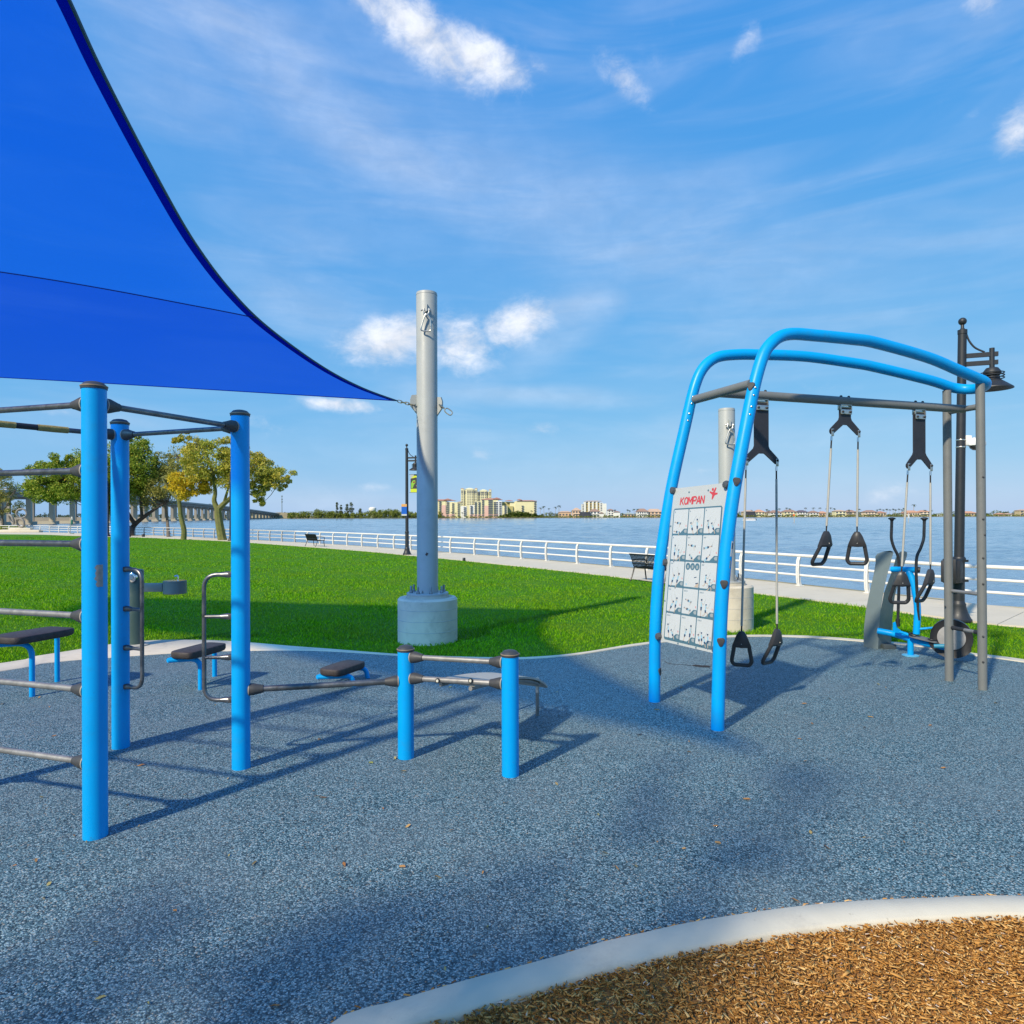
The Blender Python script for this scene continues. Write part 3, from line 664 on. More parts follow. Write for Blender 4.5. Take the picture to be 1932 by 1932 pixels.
# tall pole in the middle of the picture
pb = G(807, 1206); prad = 0.178
poleA, tubeA = shade_pole(tuple(pb), EYE + (973 - 552) / FOC * pb.y, prad, 'tall pale grey pole on a round concrete footing, blue sail tied to it', 0.72, 0.505)
def lug(t, c, out, w=0.05):
    """welded plate standing off the pole"""
    out = Vector(out).normalized(); poly = [c + ZP * 0.16, c + out * 0.09 + ZP * 0.15, c + out * 0.115 + ZP * 0.08, c + out * 0.115 - ZP * 0.03, c - ZP * 0.17]
    s = out.cross(ZP).normalized() * 0.018
    return build('lug_plate', Geo().prism([p - s for p in poly], s * 2), M_pole, t)
zc = 3.98; edge = Vector((-1, 0.05, 0)); lA = lug(poleA, pb + Vector((-prad + 0.01, -0.03, zc + 0.02)), (-0.95, -0.3, 0)); lB = lug(poleA, pb + Vector((prad - 0.01, -0.03, zc - 0.02)), (0.9, -0.42, 0))
g = Geo(); c0 = pb + Vector((-prad - 0.05, -0.07, zc)); st = (Vector(A) - c0); dd = st.normalized()
for k in range(4):
    link_ring(g, c0 + st * (0.16 + 0.235 * k), dd, ZP if k % 2 else dd.cross(ZP), st.length * 0.30, 0.042, 0.007)
g.cyl(c0 + Vector((0.05, -0.045, 0)), c0 + Vector((-0.0, 0.05, 0)), 0.012, n=8)
build('shackle_chain', g, M_brass, lA)
g = Geo(); c1 = pb + Vector((prad + 0.07, -0.10, zc - 0.02)); d1 = Vector((0.75, -0.2, -0.6)).normalized()
g.cyl(c1 + Vector((-0.03, -0.03, 0.02)), c1 + d1 * 0.08, 0.014, n=8); g.sphere(c1, 0.026, 8); link_ring(g, c1 + d1 * 0.17, d1, Vector((0.5, 0.3, 0.7)), 0.15, 0.085, 0.010)
build('carabiner', g, M_brass, lB)
def front_lug(t, c, label=None):
    s = Vector((0.014, 0, 0)); poly = [c + ZP * 0.12, c + Vector((0, -0.06, 0.10)), c + Vector((0, -0.075, -0.02)), c - ZP * 0.06]
    lg = build('lug_plate', Geo().prism([p - s for p in poly], s * 2), M_pole, t)
    g = Geo(); q = c + Vector((0, -0.055, 0.0)); g.cyl(q + Vector((-0.075, 0, 0)), q + Vector((0.075, 0, 0)), 0.011, n=8); g.sphere(q + Vector((-0.075, 0, 0)), 0.02, 8); g.sphere(q + Vector((0.06, 0, 0)), 0.026, 8)
    g.tube(smooth_path([q + Vector((-0.04, 0, 0.03)), q + Vector((-0.045, -0.01, -0.04)), q + Vector((0, -0.02, -0.09)), q + Vector((0.045, -0.01, -0.04)), q + Vector((0.04, 0, 0.03))], 4), 0.012, 8)
    pts = [(0.0, -0.07), (-0.03, -0.12), (-0.085, -0.30), (-0.07, -0.345), (0.02, -0.36), (0.065, -0.35), (0.075, -0.31), (0.07, -0.16), (0.03, -0.09), (0.0, -0.07)]
    g.tube(smooth_path([q + Vector((x, -0.02, z)) for x, z in pts], 4), 0.0125, 8, caps=False); g.cyl(q + Vector((0.074, -0.02, -0.28)), q + Vector((0.071, -0.02, -0.20)), 0.017, n=10)
    build('carabiner', g, M_zinc, lg)
front_lug(poleA, pb + Vector((0.02, -prad + 0.012, EYE + (973 - 592) / FOC * pb.y)))
build('paint_chip', Geo().box(pb + Vector((0.01, -prad - 0.0005, EYE - (1044 - 973) / FOC * pb.y)), (0.035, 0.004, 0.05), Matrix.Rotation(0.5, 3, 'Y')), mat('rusty chip', (0.10, 0.05, 0.04), 0.8, var=0.3, vscale=50), tubeA)
# shorter pole behind the blue frame
pb2 = G(1390, 1183); pb2.x = (1371.5 - 966) / FOC * pb2.y
poleB, tubeB = shade_pole(tuple(pb2), EYE + (972 - 771) / FOC * pb2.y, 0.15, 'shorter pale grey pole behind the blue training frame, nothing tied to it', 0.80, 0.47)
front_lug(poleB, pb2 + Vector((0.0, -0.14, EYE + (972 - 805) / FOC * pb2.y)))
# pole that carries the near corner, beside the viewer
pc = (0.9, -2.7, 0.0)
poleC, tubeC = shade_pole(pc, 5.6, 0.178, 'grey pole carrying the near corner of the blue sail', 0.72, 0.5)
build('tie_cable', Geo().tube([C_, Vector((0.8, -2.55, 5.35))], 0.008, 8), M_zinc, tubeC)

# ------------------------------------------------------------------ blue workout rig: posts, bars, ladders
def gp(u, v): p = G(u, v); return p
P1, P2, P3 = gp(180, 1577), gp(228, 1409.5), gp(455, 1448)
P0 = Vector((P1.x - 1.62, P1.y + 0.52, 0))
S1, S2 = gp(766, 1429), gp(963, 1462)
rig = thing('workout_rig', 'blue post workout rig with grey bars and side ladders under the sail', 'exercise equipment', tuple(P1))
RP = 0.074
def post(p, h, r=RP):
    o = build('post', Geo().lathe([(r, -0.03), (r, h - 0.03), (r - 0.004, h - 0.025)], p, 40), M_blue, rig)
    build('post_cap', Geo().lathe([(r + 0.004, h - 0.03), (r + 0.006, h - 0.012), (r - 0.004, h), (r * 0.75, h + 0.014), (r * 0.4, h + 0.021), (0.0001, h + 0.023)], p, 40), M_cap, o)
    build('cap_ring', Geo().lathe([(r + 0.007, h - 0.016), (r + 0.0085, h - 0.012), (r + 0.007, h - 0.008)], p, 40), mat('worn cap rim', (0.25, 0.19, 0.13), 0.6), o)
    return o
HP = 2.97
posts = {k: post(p, h) for k, p, h in (('P0', P0, HP), ('P1', P1, HP), ('P2', P2, HP), ('P3', P3, HP))}
hs1 = EYE - (1222 - 974) / FOC * S1.y; hs2 = EYE - (1231 - 973) / FOC * S2.y
posts['S1'] = post(S1, hs1, 0.07); posts['S2'] = post(S2, hs2, 0.07)
zs0 = EYE - (1236 / 1.118 - 975) / FOC * P1.y; rs = np.random.default_rng(4); V = []; F = []
for k in range(9):
    zz = zs0 + 0.018 * k; a0, a1 = -0.95 + rs.uniform(-0.12, 0.12), -0.35
    for j_ in range(5):
        a = a0 + (a1 - a0) * j_ / 4; V.append(P1 + Vector((math.cos(a) * (RP + 0.0012), math.sin(a) * (RP + 0.0012), zz)))
F = [(k * 5 + j_, k * 5 + j_ + 1, k * 5 + 6 + j_, k * 5 + 5 + j_) for k in range(8) for j_ in range(4)]
build('scuff', Geo().add(V, F), M_scuff, posts['P1'])
def bar(a, za, b, zb, r=0.021, m=None, taper=True, ra=RP, rb=RP, name='bar'):
    a = Vector((a.x, a.y, za)); b = Vector((b.x, b.y, zb)); d = (b - a).normalized()
    p0, p1 = a + d * ra * 0.9, b - d * rb * 0.9
    o = build(name, Geo().tube([p0 + d * 0.05, p1 - d * 0.05], r, 16), m or M_steel, rig)
    for p, s in ((p0, 1), (p1, -1)):
        g = Geo().tube([p, p + d * s * 0.035, p + d * s * 0.05, p + d * s * 0.10, p + d * s * 0.115], [0.05, 0.05, 0.046, r + 0.009, r + 0.006], 16); build('clamp', g, M_clamp, o)
        build('clamp_seal', Geo().tube([p - d * s * 0.002, p + d * s * 0.006], 0.0525, 16), mat('pale clamp seal', (0.34, 0.30, 0.25), 0.7), o)
    return o
ZT = 2.845
bar(P0, ZT, P1, ZT); bar(P1, ZT, P3, ZT, m=M_steel); bar(P2, ZT, P3, ZT)
yb = bar(P2, ZT, P0, ZT)
dv = (P0 - P2); L = dv.length; d = dv / L; z3 = Vector((0, 0, ZT))
for s0, s1, m in ((0.30, 0.46, M_tapey), (0.46, 0.57, M_tapek), (0.57, 0.93, M_tapey)):
    build('grip_tape', Geo().tube([P2 + d * (L * s0) + z3, P2 + d * (L * (s0 + s1) / 2) + z3, P2 + d * (L * s1) + z3], [0.027, 0.0285, 0.027] if m is M_tapey else 0.0245, 16), m, yb)
for v in (887.5, 1027, 1164, 1305, 1442):
    z = EYE - (v - 975.6) / FOC * (P1.y - 0.02); bar(P1, z, P0, z, m=M_steel if v < 1100 else M_steel2, r=0.0215)
def ladder(p, out, zs, reach, rr=0.0175):
    out = Vector(out).normalized(); sd = out.cross(ZP); a = p + out * 0.055 - sd * 0.0
    a = Vector((a.x, a.y, 0)); e = a + out * reach
    pts = fillet([a + ZP * zs[0], e + ZP * zs[0], e + ZP * zs[-1], a + ZP * zs[-1]], 0.13, 8)
    o = build('side_ladder', Geo().tube(pts, rr, 14), M_steel, rig)
    for z in zs[1:-1]:
        build('rung', Geo().tube([a + ZP * z, a + out * 0.07 + ZP * z, e + ZP * z], [0.017, 0.016, 0.015], 12), M_steel, o)
    for z in zs:
        build('clamp', Geo().box(p + out * 0.076 + ZP * z, (0.05, 0.05, 0.046), Matrix.Rotation(math.atan2(out.y, out.x), 3, 'Z'), 0.008), M_clamp, o)
        build('sleeve', Geo().tube([p + out * 0.09 + ZP * z, p + out * 0.12 + ZP * z, p + out * 0.165 + ZP * z], [0.027, 0.025, 0.0175], 12), M_steel, o)
Z = lambda v, p: EYE - (v - 974.8) / FOC * p.y
ladder(P2, (0.97, -0.45, 0), [Z(1073, P2), Z(1147, P2), Z(1220, P2), Z(1293, P2)], 0.235)
ladder(P3, (-0.93, -0.05, 0), [Z(1084, P3), Z(1163, P3), Z(1240, P3), Z(1320, P3)], 0.245)
bar(P3, Z(1302, P3), S1, EYE - (1284 - 973.6) / FOC * S1.y, r=0.026, rb=0.07)
bar(S1, EYE - (1239 - 973.6) / FOC * S1.y, S2, EYE - (1250 - 973) / FOC * S2.y, r=0.023, ra=0.07, rb=0.07, m=M_steel2)
lowz1, lowz2 = EYE - (1279 - 973.6) / FOC * S1.y, EYE - (1290.5 - 973) / FOC * S2.y
lb = bar(S1, lowz1, S2, lowz2, r=0.024, ra=0.07, rb=0.07, m=M_steel2)
for u in (829, 891):
    c = online(u, 1283, S1, S2); n = Vector((-(S2 - S1).y, (S2 - S1).x, 0)).normalized() * -1
    if n.y > 0: n = -n
    g = Geo().tube([c + n * 0.022, c + n * 0.034], 0.021, 16); o = build('bolt_ring', g, M_black, lb); build('bolt_head', Geo().tube([c + n * 0.03, c + n * 0.039], [0.014, 0.011], 14), mat('ivory bolt cap', (0.62, 0.6, 0.5), 0.5), o)
# sit-up board behind the low bars, fixed to the lower bar
n0 = (S2 - S1).normalized(); m0 = S1.lerp(S2, 0.5) + n0 * -0.02; legp = gp(1014, 1350)
sd = Vector((0.20, 7.02, 0)) - m0; ax = Vector((sd.x, sd.y, 0)).normalized(); wv = Vector((-ax.y, ax.x, 0))
prof = [(0.02, 0.755), (0.25, 0.735), (0.6, 0.69), (0.95, 0.625), (1.2, 0.555), (1.36, 0.48), (1.43, 0.43)]
prof = smooth_path([Vector((a, 0, z - 0.055)) for a, z in prof], 4); g = Geo(); V = []
for q in prof:
    for w, dz in ((-0.19, 0), (0.19, 0), (0.19, -0.02), (-0.19, -0.02)):
        p = m0 + ax * q.x + wv * w; V.append((p.x, p.y, q.z + dz))
k = len(prof); g.add(V, [(i * 4 + j, i * 4 + (j + 1) % 4, i * 4 + 4 + (j + 1) % 4, i * 4 + 4 + j) for i in range(k - 1) for j in range(4)] + [(0, 1, 2, 3), tuple((k - 1) * 4 + j for j in (3, 2, 1, 0))])
brd = build('sit_up_board', g, mat('grey beige board', (0.40, 0.38, 0.34), 0.5, var=0.1), rig)
for w in (-0.15, 0.15):
    pts = [Vector((*(m0 + ax * q.x + wv * w).xy, q.z - 0.04)) for q in prof[:-6]] ; e = pts[-1]
    f = Vector((legp.x, legp.y, 0)) + wv * (w + 0.15)
    build('frame_tube', Geo().tube(fillet(pts + [Vector((f.x, f.y, 0.40)), Vector((f.x, f.y, -0.02))], 0.07, 6), 0.019, 12), M_steel2, brd)

# ------------------------------------------------------------------ three step stools of falling height
def stool(corners, z, legs, label):
    """corners: pad outline (u, v) on its top, legs: (u, v) of the feet"""
    pts = [G(u, v, z) for u, v in corners]; c = sum(pts, Vector()) / 4
    ex = ((pts[1] - pts[0]) + (pts[2] - pts[3])) / 2; ey = ((pts[3] - pts[0]) + (pts[2] - pts[1])) / 2; w, dlen = ex.length * 0.67, ey.length * 0.84; ex.normalize(); ey = (ey - ex * ey.dot(ex)).normalized()
    t = thing('step_stool', label, 'stool', (c.x, c.y, 0), 'blue framed step stools')
    out = []
    for k in range(40):
        a = 2 * math.pi * k / 40; ca, sa = math.cos(a), math.sin(a); q = 0.34
        out.append((ex * (w / 2 * abs(ca) ** q * (1 if ca > 0 else -1)) + ey * (dlen / 2 * abs(sa) ** q * (1 if sa > 0 else -1))))
    g = Geo(); V = []; lv = [(0.88, -0.088), (0.96, -0.08), (1.0, -0.06), (1.0, -0.014), (0.985, -0.004), (0.95, 0.0)]
    for s_, dz in lv: V += [c + o * s_ + Vector((0, 0, dz)) for o in out]
    g.add(V, [(i * 40 + k, i * 40 + (k + 1) % 40, i * 40 + 40 + (k + 1) % 40, i * 40 + 40 + k) for i in range(len(lv) - 1) for k in range(40)] + [tuple(range(39, -1, -1)), tuple(range((len(lv) - 1) * 40, len(lv) * 40))])
    pad = build('pad', g, M_pad, t, ang=50)
    for k, (u, v) in enumerate(legs):
        f = G(u, v); zt = z - 0.11; o_ = 1 if k == 0 else 1
        side = -ey * (dlen * 0.5 - 0.02) if k == 0 else ey * (dlen * 0.5 - 0.06)
        far = c + side - ex * (w * 0.52) + Vector((0, 0, 0)); far.z = zt
        near = Vector((f.x, f.y, zt))
        if z > 0.3:
            pts_ = fillet([far, near, Vector((f.x, f.y, -0.02))], 0.16 if z > 0.5 else 0.13, 8)
        else:
            pts_ = fillet([far, near + Vector((0, 0, 0.0)), Vector((f.x + 0.03, f.y, -0.02))], 0.08, 8)
        build('leg', Geo().tube(pts_, 0.03, 14), M_blue, t)
    far0 = c - ex * (w * 0.52); far0.z = z - 0.11
    build('cross_tube', Geo().tube(fillet([far0 - ey * (dlen * 0.5 - 0.02), far0 - ex * 0.03, far0 + ey * (dlen * 0.5 - 0.06)], 0.1, 6), 0.03, 14), M_blue, t)
    lf = c - ex * (w * 0.40); build('leg', Geo().tube([Vector((lf.x, lf.y, z - 0.08)), Vector((lf.x, lf.y, -0.02))], 0.03, 14), M_blue, t) if z > 0.6 and False else None
    return t
M_pad = mat('dark wood grain rubber', (0.045, 0.036, 0.034), 0.65, var=0.35, vscale=14, bump=0.3, bscale=40)
stool([(4, 1199), (84, 1209), (124, 1182), (42, 1180)], 0.74, [(60.6, 1314), (108, 1286)], 'tallest of the three blue framed step stools, dark pad')
stool([(329, 1230), (392, 1236), (421, 1211), (360, 1209)], 0.49, [(378.5, 1301), (405, 1276)], 'middle height blue framed step stool seen between two tall blue posts')
stool([(613, 1262), (664, 1270), (689, 1245), (622, 1241)], 0.24, [(664, 1295), (690, 1279)], 'lowest of the three blue framed step stools, behind the level bar')

# ------------------------------------------------------------------ drinking fountain
fb = G(254, 1219)
f = thing('drinking_fountain', 'dark green drinking fountain with a round bowl on a side arm', 'drinking fountain', tuple(fb))
fh = (1219 - 1074) / FOC * fb.y; k_ = fb.y / FOC
build('base_flange', Geo().lathe([(0.21, 0.0), (0.21, 0.03), (0.15, 0.045)], fb, 32), mat('pale base ring', (0.45, 0.44, 0.38), 0.6), f)
build('column', Geo().lathe([(0.138, 0.01), (0.138, fh - 0.03), (0.13, fh - 0.008), (0.10, fh), (0, fh + 0.004)], fb, 40), M_fount, f)
za = EYE - (1108 - 975) * k_; build('arm', Geo().box(fb + Vector((0.31, -0.02, za)), (0.36, 0.11, 0.135), None, 0.012), M_fount2, f)
bc = P(330, 1120, fb.y - 0.02); br = 20.5 * k_; bh = 24 * k_
bw = build('bowl', Geo().lathe([(br * 0.92, 0), (br, 0.012), (br, bh), (br * 0.94, bh + 0.006), (br * 0.9, bh - 0.01), (br * 0.5, bh - 0.03), (0.0001, bh - 0.035)], bc, 40), M_fount2, f)
build('bowl_basin', Geo().lathe([(br * 0.93, bh + 0.007), (br * 0.7, bh - 0.004), (0.0001, bh - 0.012)], bc, 40), M_chrome, bw)
build('bubbler', Geo().tube(smooth_path([bc + Vector((0.05, 0, bh - 0.01)), bc + Vector((0.05, 0, bh + 0.05)), bc + Vector((0.04, 0, bh + 0.085)), bc + Vector((0.0, -0.01, bh + 0.075))], 4), 0.013, 8), M_chrome, bw)
pbn = P(249, 1089.5, fb.y - 0.135); build('push_button', Geo().tube([pbn + Vector((0, 0.03, 0)), pbn + Vector((0, -0.012, 0)), pbn + Vector((0, -0.02, 0))], [0.075, 0.075, 0.06], 28), M_chrome, f)
build('button_face', Geo().tube([pbn + Vector((0, -0.018, 0)), pbn + Vector((0, -0.032, 0))], [0.045, 0.035], 24), mat('dull button', (0.3, 0.32, 0.34), 0.35, 0.5), f)
# concrete pad widening is part of the border; a cable joint box lid lies beside the fountain
# ------------------------------------------------------------------ suspension training frame with instruction board
FL, FR, RL, RR = G(1235, 1323), G(1353.5, 1376), G(1791, 1284), G(1854, 1301)
fr = thing('training_frame', 'bright blue arched training frame with an instruction board between its legs', 'exercise equipment', tuple((FL + FR) / 2))
Lc = [(1234.7, 1323), (1236.2, 1190), (1243, 1080), (1253.3, 1001.7), (1269, 909.7), (1293, 803), (1304.5, 752), (1314.6, 718), (1325, 697), (1339, 682), (1358, 672.5), (1390, 669), (1428, 669), (1518, 672.5), (1610, 685), (1653.5, 693), (1750.7, 716.5), (1789.6, 729)]
Rc = [(1353.5, 1376), (1359, 1188), (1365, 1090), (1374, 1001.7), (1387.5, 910), (1407.7, 803), (1420.5, 739), (1431, 697), (1442, 666), (1455, 648), (1472, 635), (1496.7, 630), (1539, 633), (1610, 640), (1653.5, 647), (1750.7, 674.5), (1809, 699), (1850, 716.5)]
LT = [online(u, v, FL, RL) for u, v in Lc]; RT = [online(u, v, FR, RR) for u, v in Rc]
LT[0].z = RT[0].z = -0.02
def split_at(pts, k): return pts[:k + 1], pts[k:]
TR = 0.0645
Ls, Rs = smooth_path(LT, 8), smooth_path(RT, 8)
def at_v(path, v):
    """point of a 3-D path that is seen at height v"""
    best = min(path, key=lambda p: abs((973 - 0.003 * (p.x / p.y * FOC)) - (p.z - EYE) / p.y * FOC - v)); return best
jl = min(range(len(Ls)), key=lambda i: (Ls[i] - at_v(Ls[:80], 776)).length); jr = min(range(len(Rs)), key=lambda i: (Rs[i] - at_v(Rs[:80], 760)).length)
legL = build('leg', Geo().tube(Ls[:jl + 1], TR, 28), M_blue, fr); legR = build('leg', Geo().tube(Rs[:jr + 1], TR, 28), M_blue, fr)
# the two rails run back and meet in a half round bend
eL, eR = Ls[-1], Rs[-1]; dL = (Ls[-1] - Ls[-6]).normalized(); dR = (Rs[-1] - Rs[-6]).normalized(); dm = ((dL + dR) / 2).normalized()
cm = (eL + eR) / 2; hw = (eR - eL) / 2; bend = []
for k in range(1, 20):
    a = math.pi * k / 20; bend.append(cm + hw * math.cos(a) + dm * (hw.length * 1.0) * math.sin(a))
railpts = Ls[jl:] + list(reversed(bend)) + list(reversed(Rs[jr:]))
rail = build('top_rail', Geo().tube(railpts, TR - 0.0015, 28), M_blue, fr)
build('spigot', Geo().tube([Ls[jl - 1], Ls[jl + 1]], TR - 0.012, 24), M_blue, rail); build('spigot', Geo().tube([Rs[jr - 1], Rs[jr + 1]], TR - 0.012, 24), M_blue, rail)
view = lambda p: (Vector((0, 0, EYE)) - p).normalized()
def stud(path, i, ofs, side, par, r=0.009, m=None):
    p = path[i]; d = (path[i + 1] - path[i - 1]).normalized(); n = view(p); n = (n - d * n.dot(d)).normalized(); s = d.cross(n)
    q = p + d * ofs + (n * math.cos(side) + s * math.sin(side)) * (TR - 0.004); nn = (n * math.cos(side) + s * math.sin(side))
    build('screw', Geo().tube([q, q + nn * 0.009, q + nn * 0.012], [r, r, r * 0.5], 10), m or M_zinc, par)
for path, j, par in ((Ls, jl, legL), (Rs, jr, legR)):
    for o_ in (-0.14, -0.06, 0.06, 0.14):
        stud(path, j, o_, 0.25, par); 
def plug(path, v, side, par):
    i = path.index(at_v(path[:90], v)); i = max(i, 2); p = path[i]; d = (path[i + 1] - path[i - 1]).normalized(); n = view(p); n = (n - d * n.dot(d)).normalized(); s = d.cross(n)
    nn = (n * math.cos(side) + s * math.sin(side)); tt = d.cross(nn); poly = []
    for k in range(18):
        a = 2 * math.pi * k / 18; r = 0.043 * (1 - 0.16 * math.cos(3 * (a - math.pi / 2))) ; x, y = math.cos(a) * r * 0.8, math.sin(a) * r * 1.0
        poly.append((x, y))
    V = [];
    for sc, h in ((1.0, -0.006), (1.0, 0.006), (0.8, 0.011)):
        for x, y in poly:
            ang = x * sc / TR; V.append(p + d * (y * sc) + (nn * math.cos(ang) + tt * math.sin(ang)) * (TR + h))
    g = Geo().add(V, [(i_ * 18 + k, i_ * 18 + (k + 1) % 18, i_ * 18 + 18 + (k + 1) % 18, i_ * 18 + 18 + k) for i_ in range(2) for k in range(18)] + [tuple(36 + k for k in range(18))])
    build('plug', g, M_clamp, par)
for v in (734, 912, 1099, 1203): plug(Rs, v, 0.15 if v > 800 else -0.5, legR)
for v in (929, 1270): plug(Ls, v, 1.25, legL)
# grey steel: cross tube, beam, rear posts and rungs
ca, cb_ = online(1306, 753, FL, RL), online(1417, 727.5, FR, RR); zb = (ca.z + cb_.z) / 2; ca.z = cb_.z = zb
build('cross_tube', Geo().tube([ca, cb_], 0.048, 24), M_grey, fr)
def rpost(p, v, u):
    top = P(u, v, p.y); o = build('rear_post', Geo().tube([Vector((p.x, p.y, -0.02)), Vector((p.x - 0.02, p.y, top.z))], 0.049, 28), M_grey, fr); return o, top.z
rp1, z1_ = rpost(RL, 737, 1788); rp2, z2_ = rpost(RR, 722, 1851)
RLm = Vector((RL.x - 0.015, RL.y, zb - 0.02)); RRm = Vector((RR.x - 0.015, RR.y, zb - 0.02))
build('cross_tube', Geo().tube([RLm, RRm], 0.036, 20), M_grey, fr)
BM0, BM1 = (ca + cb_) / 2, (RLm + RRm) / 2; bd = (BM1 - BM0).normalized()
beam = build('beam', Geo().tube([BM0, BM1], 0.049, 28), M_grey, fr)
for v, m in ((1118, M_steel2), (1189, M_tapek)):
    z = EYE - (v - 970.6) / FOC * (RL.y + RR.y) / 2
    o = build('rung', Geo().tube([Vector((RL.x, RL.y, z)), Vector((RR.x, RR.y, z))], 0.022, 16), M_steel2 if v < 1150 else M_steel2, fr)
    if v > 1150:
        d = (RR - RL); a = Vector((RL.x, RL.y, z)) + d * 0.1; build('grip_tape', Geo().tube([a, a + d * 0.38], 0.025, 16), M_tapek, o); build('grip_tape', Geo().tube([a + d * 0.68, a + d * 0.80], 0.025, 16), M_tapek, o)
for v in (979.5, 1009, 1053, 1102, 1201, 1249, 900):
    p = P(1855 if v != 1009 else 1858, v, RR.y - 0.048); build('post_bolt', Geo().sphere(p, 0.013, 10), M_clamp, rp2)
for v in (979, 1008, 1059, 1144): build('post_bolt', Geo().sphere(P(1794 if v != 1144 else 1783, v, RL.y - 0.03), 0.011, 10), M_clamp, rp1)
# instruction board
q_tl, q_bl = at_v(Ls[:80], 921), at_v(Ls[:80], 1206); q_tr, q_br = at_v(Rs[:80], 911), at_v(Rs[:80], 1230)
exv = ((q_tr - q_tl) + (q_br - q_bl)) / 2; W0 = exv.length; exv.normalize(); eyv = ((q_bl - q_tl) + (q_br - q_tr)) / 2; H0 = eyv.length; eyv.normalize(); eyv = (eyv - exv * eyv.dot(exv)).normalized()
nrm = exv.cross(eyv); nrm = -nrm if nrm.dot(view(q_tl)) < 0 else nrm
O0 = (q_tl + q_tr + q_bl + q_br) / 4 - exv * (W0 / 2) - eyv * (H0 / 2) + exv * (TR + 0.015) + nrm * 0.0; W0 -= 2 * (TR + 0.015)
def B(a, b, h=0.0): return O0 + exv * (a * W0) + eyv * (b * H0) + nrm * h
board = build('instruction_board', Geo().prism([B(0, 0, -0.006), B(1, 0, -0.006), B(1, 1, -0.006), B(0, 1, -0.006)], nrm * 0.012), M_sign, fr, flat=True)
HB = 0.0065
def decal(name, polys, m, h=HB, par=None):
    g = Geo()
    for p in polys: g.add([B(a, b, h) for a, b in p], [tuple(range(len(p)))])
    o = build(name, g, m, par or board, flat=True); return o
def rrect(a0, b0, a1, b1, r=0.012):
    k = W0 / H0; return [(a0 + r, b0), (a1 - r, b0), (a1, b0 + r * k), (a1, b1 - r * k), (a1 - r, b1), (a0 + r, b1), (a0, b1 - r * k), (a0, b0 + r * k)]
GA0, GA1, GB0, GB1 = 0.055, 0.945, 0.135, 0.985
decal('printed_grid', [rrect(GA0, GB0, GA1, GB1, 0.02)], M_slate)
cw, ch = (GA1 - GA0 - 0.026) / 3, (GB1 - GB0 - 0.014) / 5
def stick(cx, cy, parts, sc=1.0):
    """little exercise figure: parts are (x0, y0, x1, y1, width, material)"""
    for x0, y0, x1, y1, w, m in parts:
        dx, dy = (x1 - x0), (y1 - y0); l = math.hypot(dx * W0, dy * W0) or 1
        w *= 1.45; nx, ny = -dy * W0 / l * w, dx * W0 / l * w; k = W0 / H0
        FIG.setdefault(m, []).append([(cx + (x0 - nx) * sc, cy + (y0 - ny) * sc * k), (cx + (x1 - nx * 0.7) * sc, cy + (y1 - ny * 0.7) * sc * k), (cx + (x1 + nx * 0.7) * sc, cy + (y1 + ny * 0.7) * sc * k), (cx + (x0 + nx) * sc, cy + (y0 + ny) * sc * k)])
def person_fig(hx, hy, fx, fy, arm=None, rope=None):
    """body from head to feet as separate printed strokes; coordinates inside a cell in units of its width"""
    dx, dy = fx - hx, fy - hy; L_ = lambda s: (hx + dx * s, hy + dy * s)
    out = [(*L_(-0.05), *L_(0.06), 0.035, 'navy'), (*L_(0.08), *L_(0.13), 0.016, 'skin'), (*L_(0.12), *L_(0.42), 0.036, 'teal'), (*L_(0.40), *L_(0.60), 0.038, 'navy'), (*L_(0.58), *L_(0.93), 0.017, 'skin'), (*L_(0.92), *L_(1.0), 0.024, 'navy')]
    if arm: out.append((*L_(0.17), *arm, 0.012, 'skin'))
    if rope: out.append((*arm, *rope, 0.006, 'icon'))
    return out
def lunge(hx, hy):
    return [(hx, hy, hx + 0.01, hy + 0.05, 0.035, 'navy'), (hx, hy + 0.06, hx - 0.02, hy + 0.26, 0.034, 'teal'), (hx - 0.02, hy + 0.25, hx - 0.01, hy + 0.36, 0.036, 'navy'), (hx, hy + 0.34, hx + 0.12, hy + 0.36, 0.017, 'skin'), (hx + 0.12, hy + 0.36, hx + 0.12, hy + 0.52, 0.015, 'skin'), (hx - 0.02, hy + 0.36, hx - 0.10, hy + 0.48, 0.017, 'skin'), (hx - 0.10, hy + 0.48, hx - 0.20, hy + 0.47, 0.014, 'skin'), (hx, hy + 0.12, hx + 0.14, hy + 0.16, 0.011, 'skin'), (hx + 0.14, hy + 0.16, hx + 0.28, hy - 0.1, 0.006, 'icon')]
